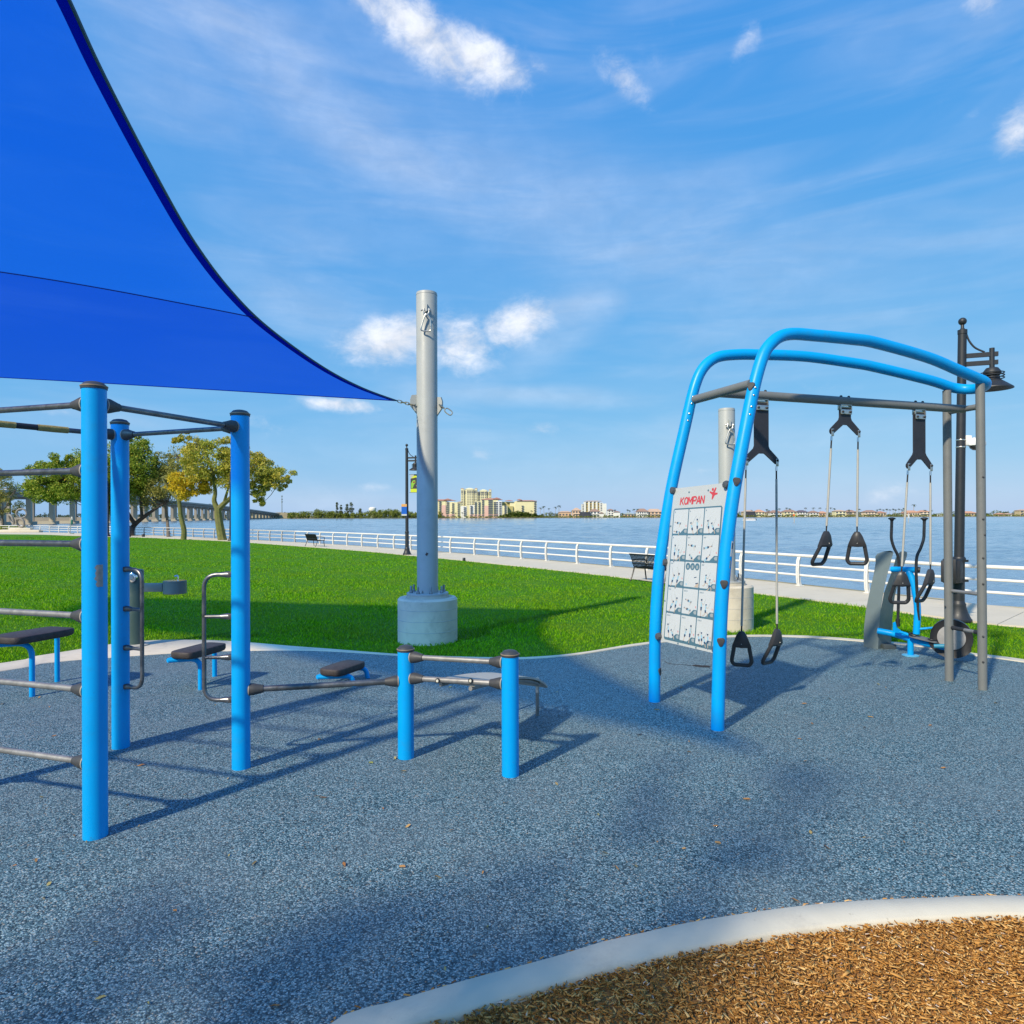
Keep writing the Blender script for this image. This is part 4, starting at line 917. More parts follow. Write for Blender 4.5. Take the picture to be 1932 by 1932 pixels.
FIGS = [[person_fig(.50, .62, .08, .56, (.45, .78)), person_fig(.48, 1.02, .05, .96, (.43, 1.16))],
        [person_fig(.16, .62, .40, 1.16, (.30, .60), (.52, .30)), person_fig(.58, .48, .66, 1.16, (.66, .58), (.82, .30))],
        [person_fig(.22, .55, .36, 1.12, (.14, .80), (.40, .40)), person_fig(.48, .66, .74, 1.14, (.60, .74), (.72, .46))],
        [person_fig(.24, .45, .22, 1.2, (.36, .66), (.5, .40)), lunge(.52, .62)],
        [person_fig(.58, .48, .08, .42, (.52, .66)), person_fig(.24, .86, .56, 1.14, (.3, 1.1))],
        [person_fig(.10, .56, .62, .46, None, None) + [(.62, .46, .66, .26, .006, 'icon')], person_fig(.12, 1.14, .52, .82) + [(.52, .82, .56, .6, .006, 'icon')]],
        [person_fig(.34, .62, .10, 1.16, (.22, .50), (.14, .26)), person_fig(.68, .54, .46, 1.20, (.60, .46), (.54, .24))],
        None,
        [lunge(.36, .50), lunge(.62, .68)],
        [person_fig(.42, .62, .12, 1.14, (.30, .52), (.2, .28)), person_fig(.66, .46, .52, 1.16, (.58, .52), (.48, .3))],
        [person_fig(.58, .56, .18, .46, (.52, .72)), person_fig(.56, .92, .12, .82, (.5, 1.1))],
        [person_fig(.20, .40, .20, 1.14, (.34, .60), (.46, .34)), lunge(.50, .56)],
        [person_fig(.16, .50, .30, 1.10, (.06, .74), (.3, .4)), person_fig(.42, .72, .70, 1.14, (.56, .80), (.7, .48))],
        [person_fig(.40, .58, .24, 1.12, (.34, .72), (.26, .44)), person_fig(.70, .40, .62, 1.20, (.78, .70), (.74, .4))],
        [person_fig(.14, .70, .30, 1.14, (.2, .64), (.28, .52)), person_fig(.34, .60, .42, 1.16), person_fig(.50, .76, .68, 1.2, (.58, .70), (.66, .56)), person_fig(.74, .62, .82, 1.22)]]
FIG = {}; cells = []; tabs = []; icons = []; dots = []; reds = []
for r in range(5):
    for c in range(3):
        a0 = GA0 + 0.015 + c * cw + (0.004 if c else 0); a1 = GA0 + 0.015 + (c + 1) * cw - 0.012; b0 = GB0 + 0.009 + r * ch + 0.0; b1 = GB0 + 0.009 + (r + 1) * ch - 0.012
        i = r * 3 + c; w_, h_ = a1 - a0, b1 - b0
        if FIGS[i] is None:
            cells.append((0, rrect(a0, b0, a1, b1, 0.006)))
            for k in range(3):
                cxk, cyk = a0 + w_ * (0.2 + 0.31 * k), b0 + h_ * 0.18
                tabs.append([(cxk + math.cos(6.283 * q / 16) * 0.042, cyk + math.sin(6.283 * q / 16) * 0.042 * W0 / H0) for q in range(16)])
                icons.append([(cxk - 0.016, cyk - 0.008), (cxk + 0.016, cyk - 0.008), (cxk + 0.016, cyk + 0.012), (cxk - 0.016, cyk + 0.012)])
            FIG.setdefault('teal', []).append([(a0 + w_ * .12, b0 + h_ * .87), (a0 + w_ * .22, b0 + h_ * .87), (a0 + w_ * .22, b0 + h_ * .93), (a0 + w_ * .12, b0 + h_ * .93)])
            FIG.setdefault('navy', []).append([(a0 + w_ * .66, b0 + h_ * .60), (a0 + w_ * .82, b0 + h_ * .57), (a0 + w_ * .83, b0 + h_ * .60), (a0 + w_ * .67, b0 + h_ * .63)])
            FIG['navy'].append([(a0 + w_ * .78, b0 + h_ * .83), (a0 + w_ * .94, b0 + h_ * .80), (a0 + w_ * .95, b0 + h_ * .84), (a0 + w_ * .79, b0 + h_ * .87)])
            FIG.setdefault('skin', []).append([(a0 + w_ * .72, b0 + h_ * .98), (a0 + w_ * .82, b0 + h_ * .88), (a0 + w_ * .98, b0 + h_ * .80), (a0 + w_ * .98, b0 + h_ * .99)])
            continue
        cx, cy = a1 - w_ * 0.52, b1 - h_ * 0.20
        cells.append((1, [(a0 + .006, b0), (a1 - .006, b0), (a1, b0 + .004), (a1, b1 - h_ * 0.20), (a1 - w_ * 0.22, b1 - h_ * 0.20), (a1 - w_ * 0.50, b1), (a0 + .006, b1), (a0, b1 - .004), (a0, b0 + .004)]))
        icons.append([(a1 - w_ * .22, b1 - h_ * .10), (a1 - w_ * .15, b1 - h_ * .165), (a1 - w_ * .02, b1 - h_ * .165), (a1 - w_ * .02, b1 - h_ * .03), (a1 - w_ * .15, b1 - h_ * .03)])
        for k in range(1 + (i > 3) + (i > 9)):
            dots.append([(a0 + .018 + k * .024, b0 + .010), (a0 + .028 + k * .024, b0 + .010), (a0 + .028 + k * .024, b0 + .019), (a0 + .018 + k * .024, b0 + .019)])
        reds.append([(a1 - .035, b1 - h_ * .34), (a1 - .020, b1 - h_ * .36), (a1 - .014, b1 - h_ * .29), (a1 - .03, b1 - h_ * .27)])
        for p in FIGS[i]: stick(a0 + w_ * 0.02, b0 + h_ * 0.0, p, w_ * 0.98)
for k, poly in cells: decal('printed_cell', [poly], M_cell, HB + 0.0004)
for nm, pl, mm, hh in (('printed_icons', icons, M_icon, 0.0008), ('printed_discs', tabs, M_slate, 0.0006), ('printed_dots', dots, M_slate, 0.0008), ('printed_marks', reds, M_pink, 0.0008)): decal(nm, pl, mm, HB + hh)['kind'] = 'stuff'
for k, m in (('navy', M_navy), ('teal', M_teal), ('skin', M_skin), ('icon', M_icon)):
    if FIG.get(k): decal('printed_figures', FIG[k], m, HB + {'teal': 0.0008, 'skin': 0.001, 'icon': 0.0007, 'navy': 0.0012}[k])['kind'] = 'stuff'
def text_polys(txt, size, bold=0.0, shear=0.0, spacing=1.0):
    cu = bpy.data.curves.new('lettering', 'FONT'); cu.body = txt; cu.size = size; cu.offset = bold; cu.shear = shear; cu.space_character = spacing; cu.resolution_u = 4
    o = bpy.data.objects.new('lettering', cu); COL.objects.link(o); bpy.context.view_layer.update()
    dg = bpy.context.evaluated_depsgraph_get(); me = o.evaluated_get(dg).to_mesh()
    V = [v.co.copy() for v in me.vertices]; F = [tuple(p.vertices) for p in me.polygons]; o.evaluated_get(dg).to_mesh_clear()
    bpy.data.objects.remove(o); return V, F
def board_text(txt, a0, a1, b0, b1, m, name, bold=0.02, h=HB + 0.0005):
    V, F = text_polys(txt, 1.0, bold); x0 = min(v.x for v in V); x1 = max(v.x for v in V); y0 = min(v.y for v in V); y1 = max(v.y for v in V)
    g = Geo().add([B(a0 + (v.x - x0) / (x1 - x0) * (a1 - a0), b1 - (v.y - y0) / (y1 - y0) * (b1 - b0), h) for v in V], F); return build(name, g, m, board, flat=True)
LET = {'K': [(0, 0, 0, 1), (0.05, 0.52, 0.78, 0), (0.22, 0.42, 0.82, 1)], 'M': [(0, 1, 0.02, 0), (0.06, 0.02, 0.5, 0.72), (0.5, 0.72, 0.94, 0.02), (0.98, 0, 1, 1)], 'P': [(0, 0, 0, 1), (0, 0.02, 0.55, 0.02), (0.55, 0.02, 0.76, 0.14), (0.76, 0.12, 0.76, 0.44), (0.76, 0.42, 0.55, 0.56), (0.56, 0.56, 0, 0.56)],
       'A': [(0, 1, 0.40, 0), (0.46, 0, 0.86, 1), (0.16, 0.68, 0.70, 0.68)], 'N': [(0, 1, 0, 0), (0, 0.02, 0.78, 0.98), (0.78, 1, 0.78, 0)], 'O': [(0.42 + 0.40 * math.cos(6.2832 * k / 14), 0.5 + 0.47 * math.sin(6.2832 * k / 14), 0.42 + 0.40 * math.cos(6.2832 * (k + 1) / 14), 0.5 + 0.47 * math.sin(6.2832 * (k + 1) / 14)) for k in range(14)]}
g = Geo(); xo = 0.175; lh = 0.045; lw = lh * H0 / W0 * 0.98; th = 0.0185; hz = 0
for chx in 'KOMPAN':
    for x0, y0, x1, y1 in LET[chx]:
        sx = 0.10; X0, Y0, X1, Y1 = xo + (x0 + (1 - y0) * sx) * lw * 0.9, 0.067 + y0 * lh, xo + (x1 + (1 - y1) * sx) * lw * 0.9, 0.067 + y1 * lh
        dx, dy = (X1 - X0) * W0, (Y1 - Y0) * H0; l = math.hypot(dx, dy); nx, ny = -dy / l * th * W0 / 2, dx / l * th * W0 / 2; ex_, ey_ = dx / l * 0.004, dy / l * 0.004; hz += 1
        g.add([B(X0 + (a * nx - ex_) / W0 if e == 0 else X1 + (a * nx + ex_) / W0, (Y0 if e == 0 else Y1) + (a * ny + (-ey_ if e == 0 else ey_)) / H0, HB + 0.0005 + hz * 0.00002) for e, a in ((0, -1), (1, -1), (1, 1), (0, 1))], [(0, 1, 2, 3)])
    xo += lw * (0.90 if chx in 'OPA' else 1.10 if chx == 'M' else 0.96) * 0.98
tag(build('logo_lettering', g, M_red, board, flat=True), kind='stuff')
jump = [(0.75, 0.050), (0.785, 0.058), (0.80, 0.056), (0.835, 0.032), (0.85, 0.036), (0.83, 0.062), (0.87, 0.064), (0.875, 0.072), (0.83, 0.077), (0.80, 0.10), (0.785, 0.098), (0.79, 0.073), (0.745, 0.058)]
jump = [(0.71 + (a - 0.75) * 1.1, b * 1.08 - 0.014) for a, b in jump]
decal('logo_figure', [jump, [(0.758 + 0.018 * math.cos(6.283 * k / 12), 0.032 + 0.018 * W0 / H0 * math.sin(6.283 * k / 12)) for k in range(12)]], M_red, HB + 0.0005)
for a, b in ((0.02, 0.014), (1.0, 0.014), (-0.03, 0.49), (1.02, 0.50), (-0.03, 0.975), (1.02, 0.975)):
    p = B(a, b, 0.0); build('clip', Geo().tube([p - nrm * 0.03, p + nrm * 0.03, p + nrm * 0.045, p + nrm * 0.05], [0.042, 0.042, 0.036, 0.02], 8), mat('slate clip', (0.07, 0.08, 0.09), 0.5), board)
for a, b in ((0.33, 0.035), (0.68, 0.035), (0.02, 0.25), (0.98, 0.25), (0.02, 0.74), (0.98, 0.74), (0.34, 0.992), (0.67, 0.992)):
    p = B(a, b, 0.006); build('screw', Geo().tube([p, p + nrm * 0.005], [0.012, 0.008], 10), M_slate, board)
# maker's plate on the near leg
i = Rs.index(at_v(Rs[:80], 1034)); p = Rs[i]; d = (Rs[i + 1] - Rs[i - 1]).normalized(); n = view(p); n = (n - d * n.dot(d)).normalized(); s = d.cross(n)
if s.x < 0: s = -s
def leg_plate(i0, i1, a0, a1, m, name, lift):
    V = []
    for f in (i0, i1):
        pp = p + d * f
        for k in range(5):
            a = a0 + (a1 - a0) * k / 4; V.append(pp + (n * math.cos(a) + s * math.sin(a)) * (TR + lift))
    build(name, Geo().add(V, [(k, k + 1, 6 + k, 5 + k) for k in range(4)]), m, legR)
leg_plate(-0.075, 0.075, 0.72, 1.25, M_cell, 'data_plate', 0.0015); leg_plate(0.0, 0.06, 0.85, 1.15, M_navy, 'data_print', 0.0022); leg_plate(-0.19, -0.115, 0.85, 1.0, mat('brass label', (0.42, 0.36, 0.22), 0.4, 0.5), 'label_strip', 0.0015)

# ------------------------------------------------------------------ hanging suspension trainers
perp = Vector((-bd.y, bd.x, 0)).normalized()
def handle(g0, top, yaw, tilt, k, par):
    c, s_ = math.cos(yaw), math.sin(yaw); X = Vector((c, s_, 0)); Yv = Vector((-s_, c, 0)); ct, st = math.cos(tilt), math.sin(tilt)
    Zv = Vector((0, 0, 1))
    def q(x, y, z):        # z measured down; the lower loop is pushed sideways by the tilt
        return top + X * x + Yv * y - Zv * z + Yv * (max(0, z - 0.13) * st)
    V = []; lv = [(0.0, 0.022, 0.022), (0.012, 0.034, 0.030), (0.05, 0.056, 0.038), (0.155, 0.096, 0.045), (0.175, 0.097, 0.038)]
    for z, a, b in lv:
        V += [q(-a, -b * 0.55, z * k), q(-a * 0.45, -b, z * k), q(0, -b * 1.12, (z + 0.004) * k), q(a * 0.45, -b, z * k), q(a, -b * 0.55, z * k), q(a, b * 0.55, z * k), q(a * 0.45, b, z * k), q(0, b * 1.12, z * k), q(-a * 0.45, b, z * k), q(-a, b * 0.55, z * k)]
    n_ = 10; F = [(i * n_ + j, i * n_ + (j + 1) % n_, i * n_ + n_ + (j + 1) % n_, i * n_ + n_ + j) for i in range(len(lv) - 1) for j in range(n_)] + [tuple(range(n_ - 1, -1, -1)), tuple(range((len(lv) - 1) * n_, len(lv) * n_))]
    h = build('handle', Geo().add(V, F), M_handle, par, ang=30)
    lp = fillet([q(-0.076, 0, 0.16 * k), q(-0.105, 0, 0.335 * k), q(-0.08, 0, 0.375 * k), q(0.08, 0, 0.375 * k), q(0.105, 0, 0.335 * k), q(0.076, 0, 0.16 * k)], 0.02, 4)
    build('grip_loop', Geo().tube(lp, 0.0215, 12), M_handle, h); build('hood_screw', Geo().sphere(q(0, -0.042, 0.135 * k), 0.006, 8), M_zinc, h)
def trainer(u_c, v_b, v_p, v_tip, du_tip, handles, label, wplate):
    a, b_ = ray(u_c, v_b); t_ = (a * BM0.y - BM0.x) / (bd.x - a * bd.y); c = BM0 + bd * t_; k = c.y / FOC
    T = thing('suspension_trainer', label, 'suspension trainer', tuple(c), 'suspension trainers hanging from the beam')
    zt = c.z - 0.049; z1 = EYE - (v_p - 970.8) * k; z2 = EYE - (v_tip - 970.8) * k
    hb = build('hinge_bracket', Geo().box(Vector((c.x, c.y, (zt + z1) / 2 - 0.012)) - perp * 0.022, (0.155, 0.012, 0.055), Matrix.Rotation(math.atan2(bd.y, bd.x), 3, 'Z'), 0.003), M_zinc, T)
    build('hinge_bracket', Geo().box(Vector((c.x, c.y, zt + 0.005)), (0.15, 0.05, 0.014), Matrix.Rotation(math.atan2(bd.y, bd.x), 3, 'Z'), 0.003), M_zinc, T)
    build('hinge_pin', Geo().tube([Vector((c.x, c.y, zt - 0.022)) - bd * 0.092, Vector((c.x, c.y, zt - 0.022)) + bd * 0.092], 0.011, 12), M_brass, T)
    for s_ in (-1, 1):
        build('hinge_cheek', Geo().box(Vector((c.x, c.y, zt - 0.025)) + bd * (s_ * 0.076), (0.012, 0.05, 0.06), Matrix.Rotation(math.atan2(bd.y, bd.x), 3, 'Z'), 0.002), M_zinc, T)
        build('bolt', Geo().sphere(Vector((c.x, c.y, (zt + z1) / 2 - 0.012)) + bd * (s_ * 0.055) - perp * 0.032, 0.014, 10), M_black, T)
        build('bolt', Geo().sphere(Vector((c.x, c.y, c.z + 0.05)) + bd * (s_ * 0.055), 0.017, 10), M_black, T)
    wp = wplate / 2; wt = du_tip * k; zn = z2 + 0.075; zsh = z2 + 0.15
    prof = [(-wp, zt - 0.03), (wp, zt - 0.03), (wp, zsh + 0.01), (wp + 0.012, zsh - 0.02), (wt + 0.012, z2 + 0.035), (wt + 0.03, z2 + 0.01), (wt + 0.03, z2 - 0.015), (wt + 0.012, z2 - 0.038), (wt - 0.016, z2 - 0.036), (wp * 0.55, zn - 0.012), (wp * 0.35, zn), (-wp * 0.35, zn), (-wp * 0.55, zn - 0.012), (-wt + 0.016, z2 - 0.036), (-wt - 0.012, z2 - 0.038), (-wt - 0.03, z2 - 0.015), (-wt - 0.03, z2 + 0.01), (-wt - 0.012, z2 + 0.035), (-wp - 0.012, zsh - 0.02), (-wp, zsh + 0.01)]
    build('yoke_plate', Geo().prism([Vector((c.x, c.y, 0)) + bd * x + Vector((0, 0, z)) + perp * 0.006 for x, z in prof], perp * -0.012), M_plate, T, ang=25)
    for s_, (uh, vh, vb, yaw, tilt) in zip((-1, 1), handles):
        tip = Vector((c.x, c.y, z2)) + bd * (s_ * wt); top = P(uh, vh, tip.y); top.x = tip.x + (top.x - tip.x); kk = ((vb - vh) * k) / 0.385
        sh = build('shackle', Geo().box(tip + Vector((0, 0, -0.018)) - perp * 0.016, (0.034, 0.008, 0.085), Matrix.Rotation(math.atan2(bd.y, bd.x), 3, 'Z'), 0.003), M_zinc, T)
        build('shackle_pin', Geo().sphere(tip + Vector((0, 0, 0.004)) - perp * 0.022, 0.014, 10), M_black, sh)
        s0 = tip + Vector((0, 0, -0.06)); L_ = (s0 - top).length; d = (top - s0) / L_
        o = build('cable', Geo().tube([s0, s0 + d * 0.16], 0.0085, 10), M_rope, T)
        build('ferrule', Geo().tube([s0, s0 + d * 0.05], 0.0125, 12), M_chrome, o)
        build('cable_sleeve', Geo().tube([s0 + d * 0.14, s0 + d * 0.20, s0 + d * 0.205, s0 + d * (L_ - 0.06)], [0.0118, 0.0118, 0.0125, 0.0125], 12), M_sleeve, o)
        build('cable_end', Geo().tube([s0 + d * (L_ - 0.07), top], 0.0085, 10), M_rope, o)
        handle(None, top, yaw, tilt, kk, T)
trainer(1436, 747, 780, 868, 34, [(1399, 1191, 1257, -0.35, 0.15), (1466, 1187, 1256, 0.62, 0.5)], 'suspension trainer nearest the instruction board, long plate and low handles', 0.188)
trainer(1594, 757, 786, 814, 31, [(1559, 1002, 1067, 0.5, 0.5), (1617, 1003, 1066, -0.45, 0.15)], 'suspension trainer in the middle of the beam, short plate and high handles', 0.165)
trainer(1734, 769, 796, 879, 27.5, [(1701, 1078, 1140, -0.2, 0.4), (1755.5, 1074, 1138, 0.6, 0.5)], 'suspension trainer nearest the grey rear posts, long plate and mid height handles', 0.188)

# ------------------------------------------------------------------ cross trainer behind the frame
def E(u, v, Y): return P(u, v, Y)
xb = G(1656, 1225)
x = thing('cross_trainer', 'outdoor cross trainer with grey winged stand, blue frame and black flywheel', 'exercise equipment', tuple(xb))
M_slab = mat('grey green stand panel', (0.16, 0.20, 0.20), 0.45, var=0.08, vscale=3, dirt=(0.10, 0.12, 0.13), dirt_amt=0.5, dirt_scale=3)
Yl = G(1630, 1219.5).y; Yr = xb.y
def wing(edge0, edge1, Y0, Y1, off, m, name):
    V = []; n_ = len(edge0)
    for (u0, v0), (u1, v1) in zip(edge0, edge1):
        V += [P(u0, v0, Y0), P(u1, v1, Y1)]
    V2 = [p + Vector(off) for p in V]; k = len(V)
    F = [(2 * i, 2 * i + 1, 2 * i + 3, 2 * i + 2) for i in range(n_ - 1)] + [(k + 2 * i, k + 2 * i + 2, k + 2 * i + 3, k + 2 * i + 1) for i in range(n_ - 1)]
    for i in range(n_ - 1): F += [(2 * i, 2 * i + 2, k + 2 * i + 2, k + 2 * i), (2 * i + 1, k + 2 * i + 1, k + 2 * i + 3, 2 * i + 3)]
    F += [(0, k, k + 1, 1), (k - 2, k - 1, 2 * k - 1, 2 * k - 2)]
    return build(name, Geo().add(V + V2, F), m, x, ang=30)
e0 = [(1629, 1221), (1630, 1185), (1634, 1150), (1641, 1115), (1648, 1085), (1652, 1062), (1651.5, 1050), (1655, 1045), (1665, 1041)]
e1 = [(1656.5, 1226), (1658, 1190), (1661, 1155), (1666, 1120), (1673, 1088), (1680, 1062), (1685, 1045), (1685, 1041), (1680, 1039)]
wing(e0, e1, Yl, Yr, (0.03, 0.05, 0), M_slab, 'stand_panel')
e2 = [(1656.5, 1226), (1658, 1190), (1661, 1155), (1668, 1118), (1680, 1085), (1686, 1068), (1689, 1056), (1693, 1046), (1699, 1041)]
e3 = [(1681, 1226), (1682, 1195), (1684, 1160), (1688, 1125), (1697, 1090), (1706, 1065), (1711.5, 1048), (1711, 1042), (1707, 1040)]
wing(e2, e3, Yr, Yr + 0.28, (0.03, 0.05, 0), M_slab, 'stand_panel')
build('stand_foot', Geo().box((P(1670, 1220, Yr + 0.15)), (0.2, 0.3, 0.12), None, 0.01), mat('dark stand core', (0.06, 0.075, 0.08), 0.5), x)
Yf = G(1718, 1237).y; Yw = 9.72
build('main_tube', Geo().tube(smooth_path([E(1655, 1190, Yr - 0.05), E(1690, 1197, 10.45), E(1720, 1206, Yf), E(1760, 1217, 9.9), E(1792, 1222, Yw)], 6), 0.048, 18), M_blue, x)
ft = G(1718, 1237); build('foot_post', Geo().tube([Vector((ft.x, ft.y, 0)), E(1718, 1206, Yf)], 0.042, 18), M_blue, x)
build('foot_plate', Geo().lathe([(0.115, 0.0), (0.115, 0.01), (0.10, 0.014), (0, 0.014)], ft, 24), mat('pale blue foot plate', (0.10, 0.40, 0.62), 0.5), x)
build('upright', Geo().tube(smooth_path([E(1729, 1196, 10.0), E(1731, 1150, 10.0), E(1727, 1118, 10.02), E(1722, 1095, 10.05), E(1714, 1077, 10.1)], 6), [0.046] * 6 + [0.046] * 18 + [0.04], 18), M_blue, x)
build('crank_tube', Geo().tube([E(1682, 1074, 10.3), E(1731, 1075, 10.0)], 0.042, 18), M_blue, x)
for u, Y in ((1731.5, 10.0), (1696, 10.25)): build('pivot', Geo().tube([E(u - 2, 1074.5, Y), E(u + 4.5, 1075.5, Y - 0.02)], 0.043, 16), M_black, x)
M_bar = mat('worn black handle bar', (0.035, 0.037, 0.042), 0.3, metal=0.3, var=0.4, vscale=12)
for pts, Y in (([(1744, 979), (1743.5, 1000), (1742.5, 1017), (1737, 1034), (1730, 1050), (1728.5, 1075), (1729.5, 1105), (1731, 1132), (1733, 1170)], 9.97), ([(1682.7, 979), (1682, 1000), (1682, 1017), (1687, 1034), (1694.5, 1050), (1696.5, 1072), (1696, 1105), (1695, 1140), (1694, 1174)], 10.22)):
    o = build('push_arm', Geo().tube(smooth_path([E(u, v, Y) for u, v in pts], 4), 0.021, 14), M_bar, x)
    top = E(*pts[0], Y); build('knob', Geo().lathe([(0.022, -0.03), (0.03, -0.012), (0.052, -0.002), (0.05, 0.01), (0.03, 0.02), (0.0001, 0.024)], top, 20), M_black, o)
build('link_arm', Geo().tube([E(1690, 1180, 10.25), E(1692, 1190, 10.25), E(1715, 1198, 10.1)], 0.022, 12), M_blue, x); build('link_arm', Geo().tube([E(1733, 1187, 9.98), E(1766, 1184, 9.85)], 0.016, 12), M_blue, x)
build('link_plate', Geo().prism([E(1685, 1176, 10.2), E(1690, 1174, 10.2), E(1692, 1184, 10.2), E(1700, 1190, 10.2), E(1697, 1195, 10.2), E(1685, 1192, 10.2)], (0.02, 0.05, 0)), M_blue, x)
build('link_pivot', Geo().tube([E(1694, 1168, 10.22), E(1694, 1182, 10.22)], 0.03, 14), M_black, x)
# pedal
pa, pb_ = E(1716, 1200, 10.1), E(1770, 1213, 9.82); pdv = (pb_ - pa); pd = pdv.normalized(); pw = Vector((pd.y, -pd.x, 0)).normalized()
out = []
for k in range(28):
    a = 2 * math.pi * k / 28; ca_, sa_ = math.cos(a), math.sin(a); out.append((pa + pb_) / 2 + pd * (pdv.length / 2 * abs(ca_) ** 0.6 * (1 if ca_ > 0 else -1)) + pw * (0.085 * abs(sa_) ** 0.6 * (1 if sa_ > 0 else -1)))
pe = build('pedal', Geo().prism(out, (0, 0, 0.025)), mat('grey pedal tread', (0.13, 0.14, 0.15), 0.6, bump=0.4, bscale=90), x)
for s_ in (-1, 1):
    c = (pa + pb_) / 2 + pd * (s_ * pdv.length * 0.38) + Vector((0, 0, 0.04)); build('toe_guard', Geo().tube(smooth_path([c - pw * 0.08 - pd * (s_ * 0.06), c - pw * 0.08, c + pd * (s_ * 0.05), c + pw * 0.08, c + pw * 0.08 - pd * (s_ * 0.06)], 4), 0.012, 8), M_black, pe)
# flywheel housing
wc = E(1795, 1203, Yw); wax = Vector((-0.55, -0.83, 0)).normalized(); ws = Vector((wax.y, -wax.x, 0))
def ring_pt(c, r, a, zs=1.0): return c + ws * (r * math.cos(a)) + ZP * (r * math.sin(a) * zs)
n_ = 40; V = []; wr = 0.262
for off, r in ((0.0, wr - 0.02), (0.012, wr), (-0.17, wr * 0.97), (-0.19, wr * 0.9)):
    for k in range(n_):
        a = 2 * math.pi * k / n_; rr = r * (1.0 + (0.12 if -2.6 < (a if a < math.pi else a - 2 * math.pi) < -0.3 else 0)); V.append(ring_pt(wc + wax * off, rr, a))
V2 = [0, 1, 2, 3]; F = [(o_ * n_ + k, o_ * n_ + (k + 1) % n_, (o_ + 1) * n_ + (k + 1) % n_, (o_ + 1) * n_ + k) for o_ in range(3) for k in range(n_)] + [tuple(range(n_)), tuple(range(3 * n_, 4 * n_))]
hs = build('flywheel_housing', Geo().add(V, F), M_black, x, ang=40)
build('flywheel_disc', Geo().tube([wc + wax * 0.0, wc + wax * 0.018, wc + wax * 0.022], [wr * 0.66, wr * 0.66, wr * 0.62], 40), mat('dusty grey disc', (0.30, 0.29, 0.28), 0.5, var=0.15, vscale=8), hs)
build('hub_bolt', Geo().sphere(wc + wax * 0.024 + ws * 0.05, 0.014, 10), M_black, hs)
build('support_leg', Geo().tube([E(1792, 1224, Yw), Vector((*G(1791, 1252).xy, -0.01))], 0.045, 16), M_blue, x)
build('crank_arm', Geo().tube([E(1762, 1219, Yw + 0.02), E(1786, 1219, Yw - 0.05)], 0.03, 12), mat('faded teal crank', (0.02, 0.22, 0.34), 0.5), x)

# a lifted tear and a fine crack in the rubber by the frame leg
tear = [G(u, v) for u, v in ((1304, 1256), (1312, 1254.2), (1322, 1255.5), (1334, 1255.8), (1341, 1257), (1338, 1259.5), (1326, 1259.2), (1314, 1258))]
build('tear', Geo().add([p + ZP * 0.004 for p in tear], [tuple(range(len(tear)))]), mat('dark torn underlay', (0.025, 0.02, 0.018), 0.9, var=0.4, vscale=40), rubber, flat=True)
ck = [G(u, v) for u, v in ((1254, 1248), (1262, 1252), (1275, 1254), (1290, 1254.5), (1304, 1256))]
build('crack', Geo().tube([p + ZP * 0.001 for p in ck], 0.004, 4), MATS['dark torn underlay'], rubber)
# ------------------------------------------------------------------ promenade railing
def on_line_u(line, u):
    """where the upright plane seen at column u crosses a ground line"""
    a, _ = ray(u, 1000)
    for p, q in zip(line[:-1], line[1:]):
        f0, f1 = p.x - a * p.y, q.x - a * q.y
        if f0 * f1 <= 0 and p.y > 3 and f0 != f1: return p.lerp(q, f0 / (f0 - f1))
    return None
post_u = [-20, 0, 19, 40, 60, 78, 96, 113.5, 131.5, 149, 167, 185, 203, 221, 239, 257, 274.5, 292.5, 311.5, 330, 348, 367, 387, 407, 427, 447, 468, 490, 512, 535, 559.5, 583, 607, 632, 658.5, 686.5, 716.5, 747, 779, 818, 854, 899.5, 945.5, 988, 1035.5, 1094, 1157.5, 1226, 1310, 1405, 1513, 1643, 1800, 1990, 2230]
fpts = [(u, on_line_u(PATH_OUT, u)) for u in post_u]; fpts = [(u, p) for u, p in fpts if p]
rl_ = thing('promenade_railing', 'white three rail metal railing along the waterfront walkway', 'railing', tuple(fpts[-4][1]))
FH = 0.90
def rail_post(p, nxt, m):
    d = (nxt - p).normalized(); out = Vector((-d.y, d.x, 0)); out = out if out.y > 0 else -out     # towards the water
    ins = -out; b = p + ins * 0.16; g = Geo(); w = 0.052
    side = [(0.02, 0.0), (-0.015, 0.12), (-0.03, 0.45), (-0.005, 0.75), (0.06, FH - 0.02), (0.075, FH - 0.05), (0.135, FH - 0.05), (0.10, 0.75), (0.085, 0.45), (0.11, 0.12), (0.16, 0.0)]
    prof = [b + out * (x - 0.02) + ZP * z for x, z in side]
    g.prism([q - d * 0.012 for q in prof], d * 0.024)
    for x_, z in (): pass
    fl = [b + out * (x - 0.02) + ZP * z for x, z in side[:5]]
    V = []
    for q in fl: V += [q - d * w, q + d * w, q + d * w + out * 0.014, q - d * w + out * 0.014]
    g.add(V, [(i * 4 + k, i * 4 + (k + 1) % 4, i * 4 + 4 + (k + 1) % 4, i * 4 + 4 + k) for i in range(4) for k in range(4)] + [(0, 1, 2, 3), (16, 17, 18, 19)])
    g.box(b + out * 0.06 + ZP * 0.01, (0.15, 0.2, 0.02), Matrix.Rotation(math.atan2(d.y, d.x), 3, 'Z'))
    o = build('post', g, m, rl_, ang=30); return b, out, o
info = []
for i, (u, p) in enumerate(fpts):
    nxt = fpts[i + 1][1] if i + 1 < len(fpts) else p + (p - fpts[i - 1][1])
    m = M_railshade if 260 < u < 560 else M_white  # this stretch gets its tree shade by colour
    info.append((rail_post(p, nxt, m), m))
